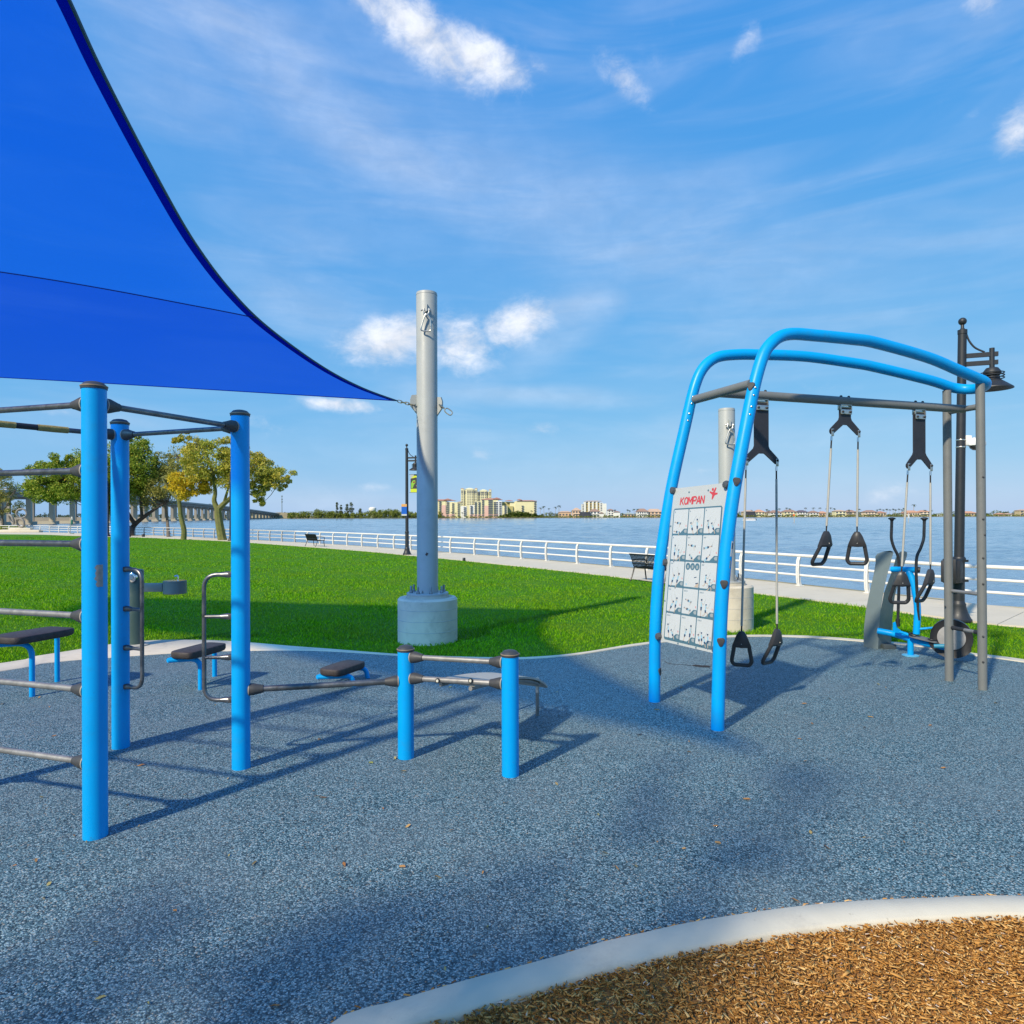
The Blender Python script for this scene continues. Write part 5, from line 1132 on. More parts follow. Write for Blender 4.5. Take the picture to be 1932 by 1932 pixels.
for ((b_a, o_a, _), ma), ((b_b, o_b, _), mb) in zip(info[:-1], info[1:]):
    for z, r, of in ((FH - 0.005, 0.046, 0.05), (0.60, 0.034, 0.045), (0.315, 0.034, 0.045)):
        build('rail', Geo().tube([b_a + o_a * of + ZP * z, b_b + o_b * of + ZP * z], r, 10), ma if ma is M_railshade and mb is M_railshade else M_white, rl_)

# ------------------------------------------------------------------ lamp posts
def lamp_post(base, H, side, label, banner=False, cctv=False, lean=0.0, detail=True):
    t = thing('lamp_post', label, 'lamp post', base, 'charcoal promenade lamp posts'); b = Vector(base); top = b + Vector((lean * H, 0, H)); ax = (top - b) / H
    def q(h): return b + ax * h
    s = H / 6.0; n_ = 20
    bs = build('base', Geo().lathe([(0.235 * s, 0), (0.235 * s, 0.04), (0.215 * s, 0.06), (0.17 * s, 0.16), (0.13 * s, 0.30), (0.135 * s, 0.33), (0.12 * s, 0.36), (0.105 * s, 0.40)], b, n_), M_lamp, t)
    pl = build('shaft', Geo().tube([q(0.35), q(1.2 * s), q(1.21 * s), q(H - 0.33)], [0.105 * s, 0.098 * s, 0.088 * s, 0.075 * s], n_), M_lamp, t)
    build('collar', Geo().lathe([(0.10 * s, 0), (0.115 * s, 0.03), (0.115 * s, 0.06), (0.10 * s, 0.09)], q(1.17 * s), n_), M_lamp, pl)
    build('finial', Geo().lathe([(0.085 * s, -0.17), (0.085 * s, -0.09), (0.05 * s, -0.08), (0.03 * s, -0.05), (0.03 * s, 0.06)], q(H - 0.18), 16), M_lamp, pl); build('finial_ball', Geo().sphere(q(H - 0.10), 0.075 * s, 16), M_lamp, pl)
    S = Vector(side).normalized()
    za = H - 0.79; arm = build('arm', Geo().box(q(za) + S * 0.32, (0.56, 0.06, 0.085), Matrix.Rotation(math.atan2(S.y, S.x), 3, 'Z')), M_lamp, t)
    build('arm', Geo().box(q(za - 0.16) + S * 0.32, (0.56, 0.06, 0.085), Matrix.Rotation(math.atan2(S.y, S.x), 3, 'Z')), M_lamp, t)
    build('scroll', Geo().tube(smooth_path([q(H - 0.36) + S * 0.07, q(H - 0.50) + S * 0.12, q(H - 0.64) + S * 0.22, q(za + 0.05) + S * 0.38], 5), 0.018, 8), M_lamp, arm)
    c = q(za) + S * 0.50
    build('hanger', Geo().tube([c + ZP * 0.12, c - ZP * 0.34], 0.045, 12), M_lamp, arm)
    hd = build('lamp_head', Geo().lathe([(0.03, -0.25), (0.10, -0.27), (0.15, -0.34), (0.155, -0.38), (0.12, -0.43), (0.14, -0.50), (0.35, -0.66), (0.355, -0.68), (0.33, -0.67), (0.12, -0.52), (0.0001, -0.51)], c, 28), M_lamp, t)
    for z in (-0.37, -0.42, -0.47): build('cooling_ring', Geo().torus(c + ZP * z, ZP, 0.20, 0.011, 22, 6), M_lamp, hd)
    return t, q, pl, S
lb_ = G(1808, 1171)
lp1, q1, sh1, S1_ = lamp_post(tuple(lb_), (1171 - 597) / FOC * lb_.y, (0.92, -0.35, 0), 'charcoal lamp post behind the training frame, camera and box on it', lean=0.017)
# camera dome and junction box strapped to that lamp post
k1 = lb_.y / FOC; cp = P(1818, 833, lb_.y - 0.02)
cc_ = thing('security_camera', 'white dome security camera strapped to the lamp post', 'camera', tuple(cp))
build('bracket', Geo().box(cp + Vector((0.08, 0, 0.02)), (0.12, 0.10, 0.2), None, 0.015), mat('white camera housing', (0.78, 0.78, 0.78), 0.4, var=0.03), cc_)
hd = build('housing', Geo().lathe([(0.06, 0.10), (0.13, 0.07), (0.155, 0.0), (0.155, -0.06), (0.14, -0.07)], cp + Vector((0.24, -0.03, -0.02)), 24), MATS['white camera housing'], cc_)
build('dome', Geo().lathe([(0.13, -0.07), (0.12, -0.11), (0.07, -0.15), (0.0001, -0.16)], cp + Vector((0.24, -0.03, -0.02)), 20), mat('smoked dome', (0.05, 0.05, 0.055), 0.1), hd)
for z in (0.03, -0.11): build('strap', Geo().lathe([(0.086, -0.012), (0.09, 0), (0.086, 0.012)], q1((cp.z + z)) + Vector((0, 0, 0)), 20), M_zinc, cc_)
bx = P(1797, 1077, lb_.y - 0.14); jb = thing('junction_box', 'black electrical box fixed to the lamp post', 'electrical box', (bx.x, bx.y, bx.z - 0.25))
build('box_body', Geo().box(bx + Vector((0.02, 0.02, 0)), (0.34, 0.24, 0.47), Matrix.Rotation(R(35), 3, 'Z'), 0.015), M_black, jb); build('box_door', Geo().box(bx + Vector((-0.10, -0.10, 0)), (0.34, 0.03, 0.42), Matrix.Rotation(R(-12), 3, 'Z'), 0.012), M_plate, jb)
for z in (0.19, -0.2): build('mount_strut', Geo().box(bx + Vector((0.16, 0.06, z)), (0.36, 0.05, 0.045)), M_black, jb)
build('conduit', Geo().tube([bx + Vector((0.0, 0.1, -0.2)), bx + Vector((0.02, 0.1, -0.62)), bx + Vector((0.06, 0.13, -0.72))], 0.02, 8), M_lamp, jb)
lb2 = G(768, 1046.5)
lp2, q2, sh2, S2_ = lamp_post(tuple(lb2), (1047 - 837) / FOC * lb2.y, (0.95, -0.2, 0), 'charcoal lamp post with banner left of the tall grey pole')
k2 = lb2.y / FOC; bn = thing('banner', 'vertical lime and black banner on the lamp post', 'banner', tuple(P(785, 929, lb2.y)))
w_ = 0.62; bx0 = P(774.5, 895, lb2.y - 0.02); hB = 34.5 * k2; bdv = Vector((0.95, -0.2, 0)).normalized()
def bq(a, c, h=0.0): return bx0 + bdv * (a * w_) - ZP * (c * hB) + Vector((-0.2, -0.95, 0)) * h
def bpoly(name, pts, m, h): build(name, Geo().prism([bq(a, c, h) for a, c in pts], Vector((0.2, 0.95, 0)) * 0.004), m, bn, flat=True)
bpoly('cloth', [(0, 0), (1, 0), (1, 1), (0, 1)], mat('black banner print', (0.03, 0.03, 0.028), 0.6), 0.0)
bpoly('lower_band', [(0, .79), (1, .79), (1, 1), (0, 1)], mat('lime banner print', (0.55, 0.62, 0.03), 0.6), 0.005)
bpoly('printed_arc', [(.10, .22), (.25, .10), (.5, .06), (.75, .10), (.95, .24), (.7, .20), (.5, .17), (.3, .2)], MATS['lime banner print'], 0.005); bpoly('printed_sky', [(0, 0), (.4, 0), (.12, .2), (0, .25)], mat('grey banner print', (0.4, 0.42, 0.42), 0.6), 0.004)
bpoly('printed_shape', [(.05, .75), (.06, .5), (.2, .34), (.42, .32), (.46, .46), (.3, .58), (.2, .76)], mat('green banner print', (0.22, 0.45, 0.04), 0.6), 0.005); bpoly('printed_shape', [(.22, .40), (.42, .38), (.40, .46), (.24, .48)], mat('dark red banner print', (0.25, 0.02, 0.02), 0.6), 0.006); bpoly('printed_shape', [(.5, .62), (.7, .58), (.85, .64), (.66, .70)], M_skin, 0.005)
for z in (0.01, 0.99): build('banner_arm', Geo().tube([bq(-0.12, z), bq(1.02, z)], 0.012, 6), M_lamp, bn)
sg = thing('notice_sign', 'small blue notice with orange top strapped to the banner lamp post', 'sign', tuple(P(763, 971, lb2.y)))
def sq(u, v): return P(u, v, lb2.y - 0.10)
for nm, a, c, m in (('sign_plate', 952.5, 972, mat('blue notice print', (0.01, 0.12, 0.55), 0.4)), ('header', 951, 956, mat('orange notice print', (0.75, 0.38, 0.12), 0.4)), ('footer', 970, 973, M_cell)):
    build(nm, Geo().prism([sq(757.5, c), sq(767.5, c), sq(767.5, a), sq(757.5, a)], (0, -0.012 if nm != 'sign_plate' else -0.008, 0)), m, sg, flat=True)
lb3 = G(435, 1020.5); lamp_post(tuple(lb3), 6.0, (0.8, 0.5, 0), 'charcoal lamp post half hidden behind the blue post with the left facing ladder')
lb4 = G(204, 1012.0); lamp_post(tuple(lb4), 6.0, (0.9, 0.3, 0), 'charcoal lamp post among the oaks, beside the blue post at the drinking fountain')

# ------------------------------------------------------------------ benches facing the water
M_bench = mat('black coated bench steel', (0.012, 0.012, 0.014), 0.4, var=0.2)
def bench(p, d, n, L, label):
    """p: ground point of the near-side end, d along the bench, n towards the water; seen from behind"""
    t = thing('park_bench', label, 'bench', tuple(p), 'black steel waterfront benches'); p = Vector(p)
    def q(s, dep, z): return p + d * s + n * dep + ZP * z
    prof = [(-0.20, 0.86), (-0.155, 0.80), (-0.10, 0.66), (-0.05, 0.52), (0.0, 0.44), (0.10, 0.42), (0.30, 0.43), (0.44, 0.45), (0.49, 0.42)]
    k = max(8, int(L / 0.062))
    for i in range(k + 1):
        s = L * i / k; build('slat', Geo().tube(smooth_path([q(s, a, z) for a, z in prof], 2), 0.0165, 5), M_bench, t)
    for a, z in ((-0.20, 0.86), (-0.07, 0.56), (0.12, 0.41), (0.49, 0.42)): build('cross_bar', Geo().tube([q(-0.02, a, z), q(L + 0.02, a, z)], 0.02, 8), M_bench, t)
    for s in (0.02, L - 0.02):
        build('leg', Geo().tube(smooth_path([q(s, -0.02, 0.46), q(s, -0.06, 0.3), q(s, -0.15, 0.08), q(s, -0.2, 0.0)], 3), 0.022, 8), M_bench, t)
        build('leg', Geo().tube(smooth_path([q(s, 0.44, 0.43), q(s, 0.46, 0.25), q(s, 0.50, 0.0)], 3), 0.022, 8), M_bench, t)
        build('armrest', Geo().tube(smooth_path([q(s, -0.10, 0.66), q(s, 0.15, 0.68), q(s, 0.42, 0.66), q(s, 0.50, 0.60), q(s, 0.47, 0.43)], 4), 0.02, 8), M_bench, t)
    return t
fd = (on_line_u(PATH_OUT, 1310) - on_line_u(PATH_OUT, 1157.5)).normalized(); fn = Vector((-fd.y, fd.x, 0)); fn = fn if fn.y > 0 else -fn
bench(G(1197, 1095), fd, fn, 1.5, 'black slatted bench partly hidden by the blue frame leg')
fd2 = (on_line_u(PATH_OUT, 632) - on_line_u(PATH_OUT, 559)).normalized(); fn2 = Vector((-fd2.y, fd2.x, 0)); fn2 = fn2 if fn2.y > 0 else -fn2
bench(G(580, 1030.5), fd2, fn2, 1.55, 'far black slatted bench seen left of the banner lamp post')
pp_ = G(1225, 1094); poly_mesh('bench_pad', [tuple(G(u, v)) for u, v in ((1188, 1092), (1235, 1098), (1290, 1106), (1296, 1102), (1240, 1092))], 0.004, M_path)
# small ground lights, bins
for u, v, lab in ((875.5, 1058, 'small dark ground light at the lawn edge right of the tall pole'), (270.5, 1013, 'small dark ground light beside the dark litter bin')):
    p = G(u, v); o = thing('ground_light', lab, 'ground light', tuple(p)); k = p.y / FOC
    build('light_body', Geo().lathe([(2.6 * k, 0), (2.9 * k, 4.5 * k), (2.2 * k, 5.6 * k), (0, 5.6 * k)], p, 14), M_lamp, o); build('light_stem', Geo().lathe([(1.2 * k, -0.02), (1.2 * k, 2 * k)], p, 10), M_lamp, o)
p = G(242, 1013); o = thing('litter_bin', 'dark domed litter bin by the railing near the oaks', 'litter bin', tuple(p)); k = p.y / FOC
build('bin_body', Geo().lathe([(4.6 * k, 0), (4.9 * k, 1 * k), (4.9 * k, 16 * k)], p, 18), mat('dark navy bin', (0.015, 0.022, 0.035), 0.5), o); build('bin_dome', Geo().lathe([(4.9 * k, 16 * k), (4.4 * k, 19 * k), (2.5 * k, 21.5 * k), (0, 22 * k)], p, 18), MATS['dark navy bin'], o)
p = G(134.5, 1007); o = thing('waste_station', 'green dog waste bin on a pole by the railing', 'waste station', tuple(p)); k = p.y / FOC
build('pole', Geo().tube([p + Vector((-2.5 * k, 0, 0)), p + Vector((0.5 * k, 0, 29 * k))], 0.7 * k, 8), M_zinc, o); build('bag_box', Geo().box(p + Vector((1.2 * k, 0, 22 * k)), (3 * k, 2.5 * k, 9 * k), None, 0.02), mat('dark green box', (0.01, 0.12, 0.09), 0.5), o); build('bin_body', Geo().lathe([(2.8 * k, 1), (3.1 * k, 11 * k)], p + Vector((2 * k, 0, -1 + 1 * k)), 14), MATS['dark green box'], o); build('top_plate', Geo().box(p + Vector((1.0 * k, 0, 29 * k)), (2.4 * k, 0.6 * k, 6 * k)), M_cell, o)
# ring sculpture on its plinth at the far left
p = G(30, 1004.5); k = p.y / FOC; o = thing('ring_sculpture', 'grey sculpture of tumbling rings on a pale stepped plinth', 'sculpture', tuple(p))
M_ring = mat('weathered bronze ring', (0.24, 0.22, 0.19), 0.6, var=0.2, vscale=2)
build('plinth', Geo().box(p + Vector((0, 0, 2.5 * k)), (95 * k, 12 * k, 5 * k), None, 0.05), M_kerb, o); build('plinth_step', Geo().box(p + Vector((10 * k, 0, 6.5 * k)), (40 * k, 9 * k, 4 * k), None, 0.05), M_kerb, o)
build('ring', Geo().torus(p + Vector((9 * k, 0, 18 * k)), (0.25, 1, 0.2), 8.2 * k, 1.9 * k, 28, 10), M_ring, o); build('ring', Geo().torus(p + Vector((10 * k, 1 * k, 36 * k)), (-0.3, 1, 0.1), 8.5 * k, 1.7 * k, 28, 10), M_ring, o); build('ring', Geo().torus(p + Vector((-8 * k, 0, 25 * k)), (0.8, 1, 0.5), 9 * k, 1.8 * k, 28, 10), M_ring, o)

# ------------------------------------------------------------------ trees on the lawn
def leaf_cloud(r, centers, sizes, n, size):
    """quads scattered round the given clump centres"""
    idx = r.integers(0, len(centers), n); c = centers[idx]; s = sizes[idx][:, None]
    d = r.normal(0, 1, (n, 3)); d /= np.linalg.norm(d, axis=1)[:, None]; p = c + d * s * (r.uniform(0.15, 1.0, n) ** 0.5)[:, None] * np.array([1.0, 1.0, 0.75])
    a = r.normal(0, 1, (n, 3)); a /= np.linalg.norm(a, axis=1)[:, None]; b = np.cross(a, r.normal(0, 1, (n, 3))); b /= np.linalg.norm(b, axis=1)[:, None]
    L = (size * r.uniform(0.6, 1.5, n))[:, None]; W = L * 0.42
    V = np.stack([p - a * L, p - b * W * 0.8, p + a * L, p + b * W], 1).reshape(-1, 3); i = np.arange(n)[:, None] * 4
    return V, i + np.array([[0, 1, 2, 3]])
def tree(name, label, base, trunk_pts, blobs, n, size, stops, bark, seed, group='oaks on the lawn by the water', r0=0.2, twigs=True, patch=None):
    r = np.random.default_rng(seed); t = thing(name, label, 'tree', tuple(base), group); b = Vector(base)
    g = Geo(); tips = []
    for pts, ra, rb in trunk_pts:
        pts = smooth_path([Vector(q) for q in pts], 4); m = len(pts); g.tube(pts, [ra + (rb - ra) * i / (m - 1) for i in range(m)], 9); tips.append(pts[-1])
    cen = []; siz = []
    for (c, rad, k) in blobs:
        c = Vector(c)
        for _ in range(k):
            d = Vector(r.normal(0, 1, 3)).normalized(); f = r.uniform(0.35, 1.0) ** 0.6
            q = c + Vector((d.x * rad[0], d.y * rad[1], d.z * rad[2])) * f; cen.append(q); siz.append(r.uniform(0.35, 1.0) * min(rad) * 0.50)
            if twigs and r.uniform() < 0.75:
                src = min(tips, key=lambda w: (w - q).length); mid = src.lerp(q, 0.5) + Vector(r.normal(0, 0.25, 3)); g.tube(smooth_path([src, mid, q], 3), [0.05, 0.045, 0.04, 0.032, 0.026, 0.02, 0.012], 4, caps=False)
    build('trunk', g, bark, t)
    V, F = leaf_cloud(r, np.array([tuple(q) for q in cen]), np.array(siz), int(n * 1.7), size * 0.64); V -= np.array(tuple(b))
    me = np_mesh('crown', V, F, island_material(label[:40], stops, 0.55, 0.15, 0.35, patch, 0.35)); o = mesh_obj('crown', me, None, t); BASE[o.name] = b
    return t
M_bark = mat('grey brown bark', (0.15, 0.12, 0.085), 0.9, var=0.3, vscale=4, bump=0.5, bscale=14); M_moss = mat('mossy green bark', (0.15, 0.155, 0.045), 0.9, var=0.35, vscale=3, bump=0.5, bscale=14, dirt=(0.19, 0.15, 0.10), dirt_amt=0.85, dirt_scale=1.2)
M_darkbark = mat('dark oak bark', (0.05, 0.04, 0.032), 0.9, var=0.3, vscale=4, bump=0.5, bscale=14)
GREEN = [(0.0, (0.09, 0.15, 0.015)), (0.4, (0.22, 0.31, 0.03)), (0.75, (0.38, 0.47, 0.06)), (0.95, (0.55, 0.55, 0.09)), (1.0, (0.66, 0.46, 0.06))]
OLIVE = [(0.0, (0.13, 0.15, 0.025)), (0.4, (0.30, 0.30, 0.07)), (0.75, (0.46, 0.43, 0.12)), (1.0, (0.62, 0.50, 0.12))]
GOLD = [(0.0, (0.34, 0.29, 0.04)), (0.3, (0.64, 0.50, 0.04)), (0.7, (0.78, 0.56, 0.03)), (1.0, (0.85, 0.68, 0.08))]
def Q(u, v, Y, dy=0.0): q = P(u, v, Y); return Vector((q.x, q.y + dy, q.z))
Yt = G(343, 1018).y
def R3(ru, rv, Y, dep=0.9): return (ru * Y / FOC, ru * Y / FOC * dep, rv * Y / FOC)
bA = G(173, 1012); YA = bA.y
tree('oak_tree', 'dark green round oak left of the nearest blue post', bA, [([bA - ZP * 0.1, Q(172, 985, YA), Q(168, 955, YA)], 0.36, 0.24), ([Q(168, 960, YA), Q(150, 930, YA), Q(120, 905, YA)], 0.2, 0.07), ([Q(168, 960, YA), Q(175, 920, YA), Q(170, 885, YA)], 0.2, 0.07), ([Q(168, 960, YA), Q(185, 935, YA, 1)], 0.18, 0.08)],
     [(Q(128, 905, YA), R3(68, 46, YA), 80), (Q(165, 890, YA, 1), R3(45, 44, YA), 50), (Q(90, 925, YA), R3(42, 26, YA), 36), (Q(115, 872, YA), R3(28, 14, YA), 14)], 26000, 0.17, GREEN, M_darkbark, 1)
bB = G(248, 1011); YB = bB.y + 2
tree('oak_tree', 'dark green leaning oak behind the blue post at the drinking fountain', bB, [([bB - ZP * 0.1, Q(250, 995, YB), Q(268, 978, YB), Q(290, 962, YB)], 0.34, 0.16), ([Q(255, 990, YB), Q(238, 960, YB), Q(232, 920, YB)], 0.26, 0.08), ([Q(268, 978, YB), Q(265, 940, YB), Q(262, 890, YB)], 0.2, 0.06), ([Q(290, 962, YB), Q(320, 945, YB)], 0.14, 0.05)],
     [(Q(238, 890, YB), R3(52, 66, YB), 86), (Q(272, 880, YB), R3(34, 48, YB), 44), (Q(215, 935, YB), R3(30, 38, YB), 26), (Q(250, 838, YB), R3(26, 16, YB), 16)], 26000, 0.17, GREEN, M_darkbark, 2)
bC = G(346, 1018); YC = bC.y
tree('oak_tree', 'young oak with yellow leaves and slim mossy trunk', bC, [([bC - ZP * 0.1, Q(347, 1000, YC), Q(341, 975, YC), Q(339, 955, YC), Q(337, 940, YC)], 0.26, 0.15), ([Q(338, 945, YC), Q(320, 925, YC), Q(305, 900, YC)], 0.15, 0.05), ([Q(338, 945, YC), Q(352, 910, YC), Q(350, 860, YC)], 0.15, 0.04), ([Q(338, 945, YC), Q(372, 925, YC), Q(385, 905, YC)], 0.13, 0.04)],
     [(Q(352, 915, YC), R3(40, 26, YC), 40), (Q(378, 905, YC), R3(30, 24, YC), 20)], 6500, 0.16, GOLD, M_moss, 3)
bC2 = G(318, 1013); YC2 = YB + 1
tree('oak_tree', 'thin olive oak with sparse crown between the dark oak and the yellow tree', bC2, [([bC2 - ZP * 0.1, Q(316, 985, YC2), Q(312, 950, YC2)], 0.2, 0.12), ([Q(312, 955, YC2), Q(300, 915, YC2), Q(305, 880, YC2)], 0.12, 0.03), ([Q(312, 955, YC2), Q(330, 910, YC2), Q(335, 860, YC2)], 0.12, 0.03)],
     [(Q(302, 925, YC2), R3(46, 40, YC2), 52), (Q(335, 880, YC2), R3(40, 40, YC2), 44), (Q(282, 935, YC2), R3(28, 26, YC2), 18)], 12500, 0.15, OLIVE, M_bark, 4)
bD = G(420, 1019); YD = bD.y
tree('oak_tree', 'wide spreading oak with forked mossy trunk behind the blue post with a ladder', bD, [([bD - ZP * 0.1, Q(416, 1000, YD), Q(412, 975, YD), Q(411, 958, YD)], 0.40, 0.29), ([Q(411, 962, YD), Q(404, 945, YD), Q(406, 925, YD), Q(398, 880, YD), Q(380, 835, YD)], 0.26, 0.06), ([Q(411, 962, YD), Q(425, 948, YD), Q(448, 930, YD), Q(480, 910, YD), Q(520, 895, YD)], 0.28, 0.05), ([Q(422, 952, YD), Q(428, 930, YD), Q(440, 890, YD)], 0.16, 0.05), ([Q(398, 880, YD), Q(360, 845, YD), Q(338, 822, YD)], 0.09, 0.03)],
     [(Q(400, 870, YD), R3(62, 42, YD), 70), (Q(470, 895, YD), R3(52, 40, YD), 70), (Q(525, 905, YD), R3(34, 24, YD), 26), (Q(350, 832, YD), R3(26, 18, YD), 14), (Q(435, 850, YD), R3(34, 24, YD), 22), (Q(490, 935, YD), R3(26, 18, YD), 14)], 21000, 0.155, [(0.0, (0.17, 0.22, 0.026)), (0.4, (0.40, 0.44, 0.06)), (0.75, (0.60, 0.59, 0.11)), (0.93, (0.74, 0.62, 0.13)), (1.0, (0.60, 0.42, 0.08))], M_moss, 5, patch=(0.56, 0.42, 0.05))
bE = G(6, 1003); YE = bE.y
tree('oak_tree', 'small bare limbed oak at the left edge beside the ring sculpture', bE, [([bE - ZP * 0.1, Q(5, 985, YE), Q(3, 965, YE)], 0.2, 0.12), ([Q(3, 970, YE), Q(18, 945, YE), Q(30, 925, YE)], 0.1, 0.03), ([Q(3, 970, YE), Q(-15, 940, YE), Q(-20, 900, YE)], 0.12, 0.03)],
     [(Q(-8, 915, YE), R3(36, 30, YE), 44), (Q(10, 955, YE), R3(28, 18, YE), 18)], 6500, 0.16, OLIVE, M_bark, 6)
p = G(18, 1004); hb = thing('hedge', 'low green hedge beside the ring sculpture', 'hedge', tuple(p + Vector((-2, 1.5, 0))))
r = np.random.default_rng(8); cen = np.array([(p.x - 4.5 + 5.5 * a, p.y + 1.5 + 0.5 * b, 0.35 + 0.3 * c) for a, b, c in r.uniform(0, 1, (50, 3))]); V, F = leaf_cloud(r, cen, np.full(50, 0.45), 5000, 0.09); V -= np.array(tuple(p + Vector((-2, 1.5, 0))))
o = mesh_obj('foliage', np_mesh('foliage', V, F, island_material('hedge leaves', GREEN, 0.6, 0.1, 0.3)), None, hb); BASE[o.name] = p

# unseen oak behind the viewer, upper clumps added to shade the near ground
bV = Vector((-5.6, -3.5, 0))
tree('oak_tree', 'oak behind the viewer that shades the near rubber', bV, [([bV - ZP * 0.1, bV + Vector((0.1, 0, 1.6)), bV + Vector((0.2, 0.2, 3.2))], 0.22, 0.14), ([bV + Vector((0.2, 0.2, 3.2)), bV + Vector((0.9, 0.6, 4.6))], 0.12, 0.04), ([bV + Vector((0.2, 0.2, 3.2)), bV + Vector((-0.6, 0.4, 4.8))], 0.12, 0.04)],
     [(bV + Vector((0.3, 0.4, 5.0)), (2.0, 1.7, 1.1), 46), (bV + Vector((1.3, 1.2, 4.6)), (1.2, 1.0, 0.7), 18), (Vector((-4.2, -2.2, 6.0)), (0.95, 0.85, 0.8), 7), (Vector((-3.8, -1.85, 6.7)), (0.95, 0.85, 0.8), 7)], 1500, 0.12, GREEN, M_bark, 9, group='oaks shading the playground')
# ------------------------------------------------------------------ the far shore, about a kilometre across the bay
YS = 1000.0
K1 = YS / FOC
def S(u, v, Y=YS): return P(u, v, Y)
M_land = mat('far shore grass', (0.13, 0.15, 0.035), 0.9, var=0.25, vscale=0.03)
shore_pts = [(-2600, 1500), (-1200, 1400), (-520, 1260), (S(540, 978).x * 1.02, 1010), (S(640, 978).x, 985), (S(820, 978).x, 990), (S(1000, 978).x, 992), (S(1260, 978).x, 990), (S(1500, 978).x, 985), (S(1800, 978).x, 990), (1100, 1010), (2600, 1300)]
land = poly_mesh('far_shore', [(x_, y_, 0) for x_, y_ in shore_pts] + [(2600, 3200, 0), (-2600, 3200, 0)], WATER + 0.7, M_land)
g = Geo(); V = []
for x_, y_ in shore_pts: V += [(x_, y_, WATER + 0.7), (x_, y_ - 2.0, WATER - 0.3)]
build('shore_bank', g.add(V, [(2 * i, 2 * i + 1, 2 * i + 3, 2 * i + 2) for i in range(len(shore_pts) - 1)]), mat('dark shore rocks', (0.12, 0.10, 0.07), 0.9, var=0.3, vscale=0.3), land)
GZ = WATER + 0.7
def clump_mass(name, label, cat, us, n, seed, size, stops, top, depth=(4, 26), kind='stuff', lo=0.0, y0=YS):
    """one mass of foliage; us: (u0, u1), top(u) gives its height in metres"""
    r = np.random.default_rng(seed); k = max(10, int((us[1] - us[0]) * 0.9)); uu = r.uniform(us[0], us[1], k); hh = np.array([top(u) for u in uu]) * r.uniform(0.55, 1.0, k)
    cen = []; siz = []
    for u, h in zip(uu, hh):
        for f in (0.25, 0.6, 0.85):
            y = y0 + r.uniform(*depth); cen.append(((u - 966) / FOC * y + r.normal(0, 1), y, GZ + lo + h * f)); siz.append(max(0.8, h * 0.30))
    V, F = leaf_cloud(r, np.array(cen), np.array(siz), n, size); V[:, 2] = np.maximum(V[:, 2], GZ - 0.3)
    o = mesh_obj(name, np_mesh(name, V, F, island_material(label[:30], stops, 0.7, 0.1, 0.2)), None); tag(o, label, cat, kind=kind); BASE[o.name] = Vector((0, 0, 0)); return o
MANG = [(0.0, (0.07, 0.10, 0.02)), (0.45, (0.17, 0.22, 0.04)), (0.8, (0.30, 0.33, 0.07)), (1.0, (0.40, 0.38, 0.10))]
clump_mass('mangroves', 'mangrove thicket along the far shore left of the tall pole', 'mangroves', (545, 832), 34000, 21, 0.85, MANG, lambda u: 8.5 + 5.0 * (0.5 + 0.5 * math.sin(u * 0.045)) * min(1, (u - 535) / 60), (2, 34))
clump_mass('mangroves', 'rounded mangrove thicket in front of the yellow apartments', 'mangroves', (940, 1022), 12000, 22, 0.8, [(0.0, (0.03, 0.055, 0.012)), (0.5, (0.075, 0.115, 0.02)), (1.0, (0.16, 0.19, 0.03))], lambda u: 3.0 + 7.0 * math.exp(-((u - 978) / 24.0) ** 2) + 2.5 * math.exp(-((u - 1008) / 12.0) ** 2), (1, 14))
clump_mass('shore_hedge', 'low green hedge along the far waterline', 'hedge', (822, 1990), 24000, 23, 0.55, MANG, lambda u: 2.0 + 1.2 * math.sin(u * 0.13) ** 2, (-1, 3))
clump_mass('far_trees', 'trees among the far shore houses', 'trees', (1010, 1900), 16000, 24, 0.9, [(0.0, (0.04, 0.06, 0.02)), (0.5, (0.10, 0.14, 0.045)), (1.0, (0.20, 0.24, 0.07))], lambda u: 4.0 + 5.5 * abs(math.sin(u * 0.071) * math.sin(u * 0.037 + 1)), (24, 46))
clump_mass('far_treeline', 'hazy treeline behind the far left shore', 'trees', (-600, 560), 16000, 25, 1.6, [(0.0, (0.05, 0.075, 0.05)), (0.6, (0.10, 0.13, 0.07)), (1.0, (0.17, 0.19, 0.10))], lambda u: 8 + 5 * math.sin(u * 0.05) ** 2, (10, 90), y0=1480)
clump_mass('far_treeline', 'low hazy treeline at the far right shore', 'trees', (1880, 2200), 6000, 26, 1.2, [(0.0, (0.06, 0.085, 0.04)), (1.0, (0.17, 0.18, 0.07))], lambda u: 7.0, (60, 100))
# casuarinas that stand out of the mangroves, each its own tree
def slender_tree(u, h, w, seed, label, stops=MANG, n=700):
    r = np.random.default_rng(seed); y = YS + 22; x_ = (u - 966) / FOC * y; b = Vector((x_, y, GZ)); t = thing('casuarina_tree', label, 'tree', tuple(b), 'casuarinas on the far shore')
    build('trunk', Geo().tube([b, b + ZP * h * 0.9], [0.35, 0.08], 6), M_bark, t)
    cen = np.array([(r.normal(0, w * 0.30 * (1.1 - f)), r.normal(0, w * 0.3), h * f) for f in r.uniform(0.35, 1.0, 26)]); V, F = leaf_cloud(r, cen, np.full(26, w * 0.30), n, 0.7)
    o = mesh_obj('crown', np_mesh('crown', V, F, M_cas), None, t); BASE[o.name] = b
M_cas = island_material('casuarina foliage', [(0.0, (0.04, 0.06, 0.03)), (0.6, (0.10, 0.13, 0.05)), (1.0, (0.18, 0.20, 0.08))], 0.7, 0.1, 0.2)
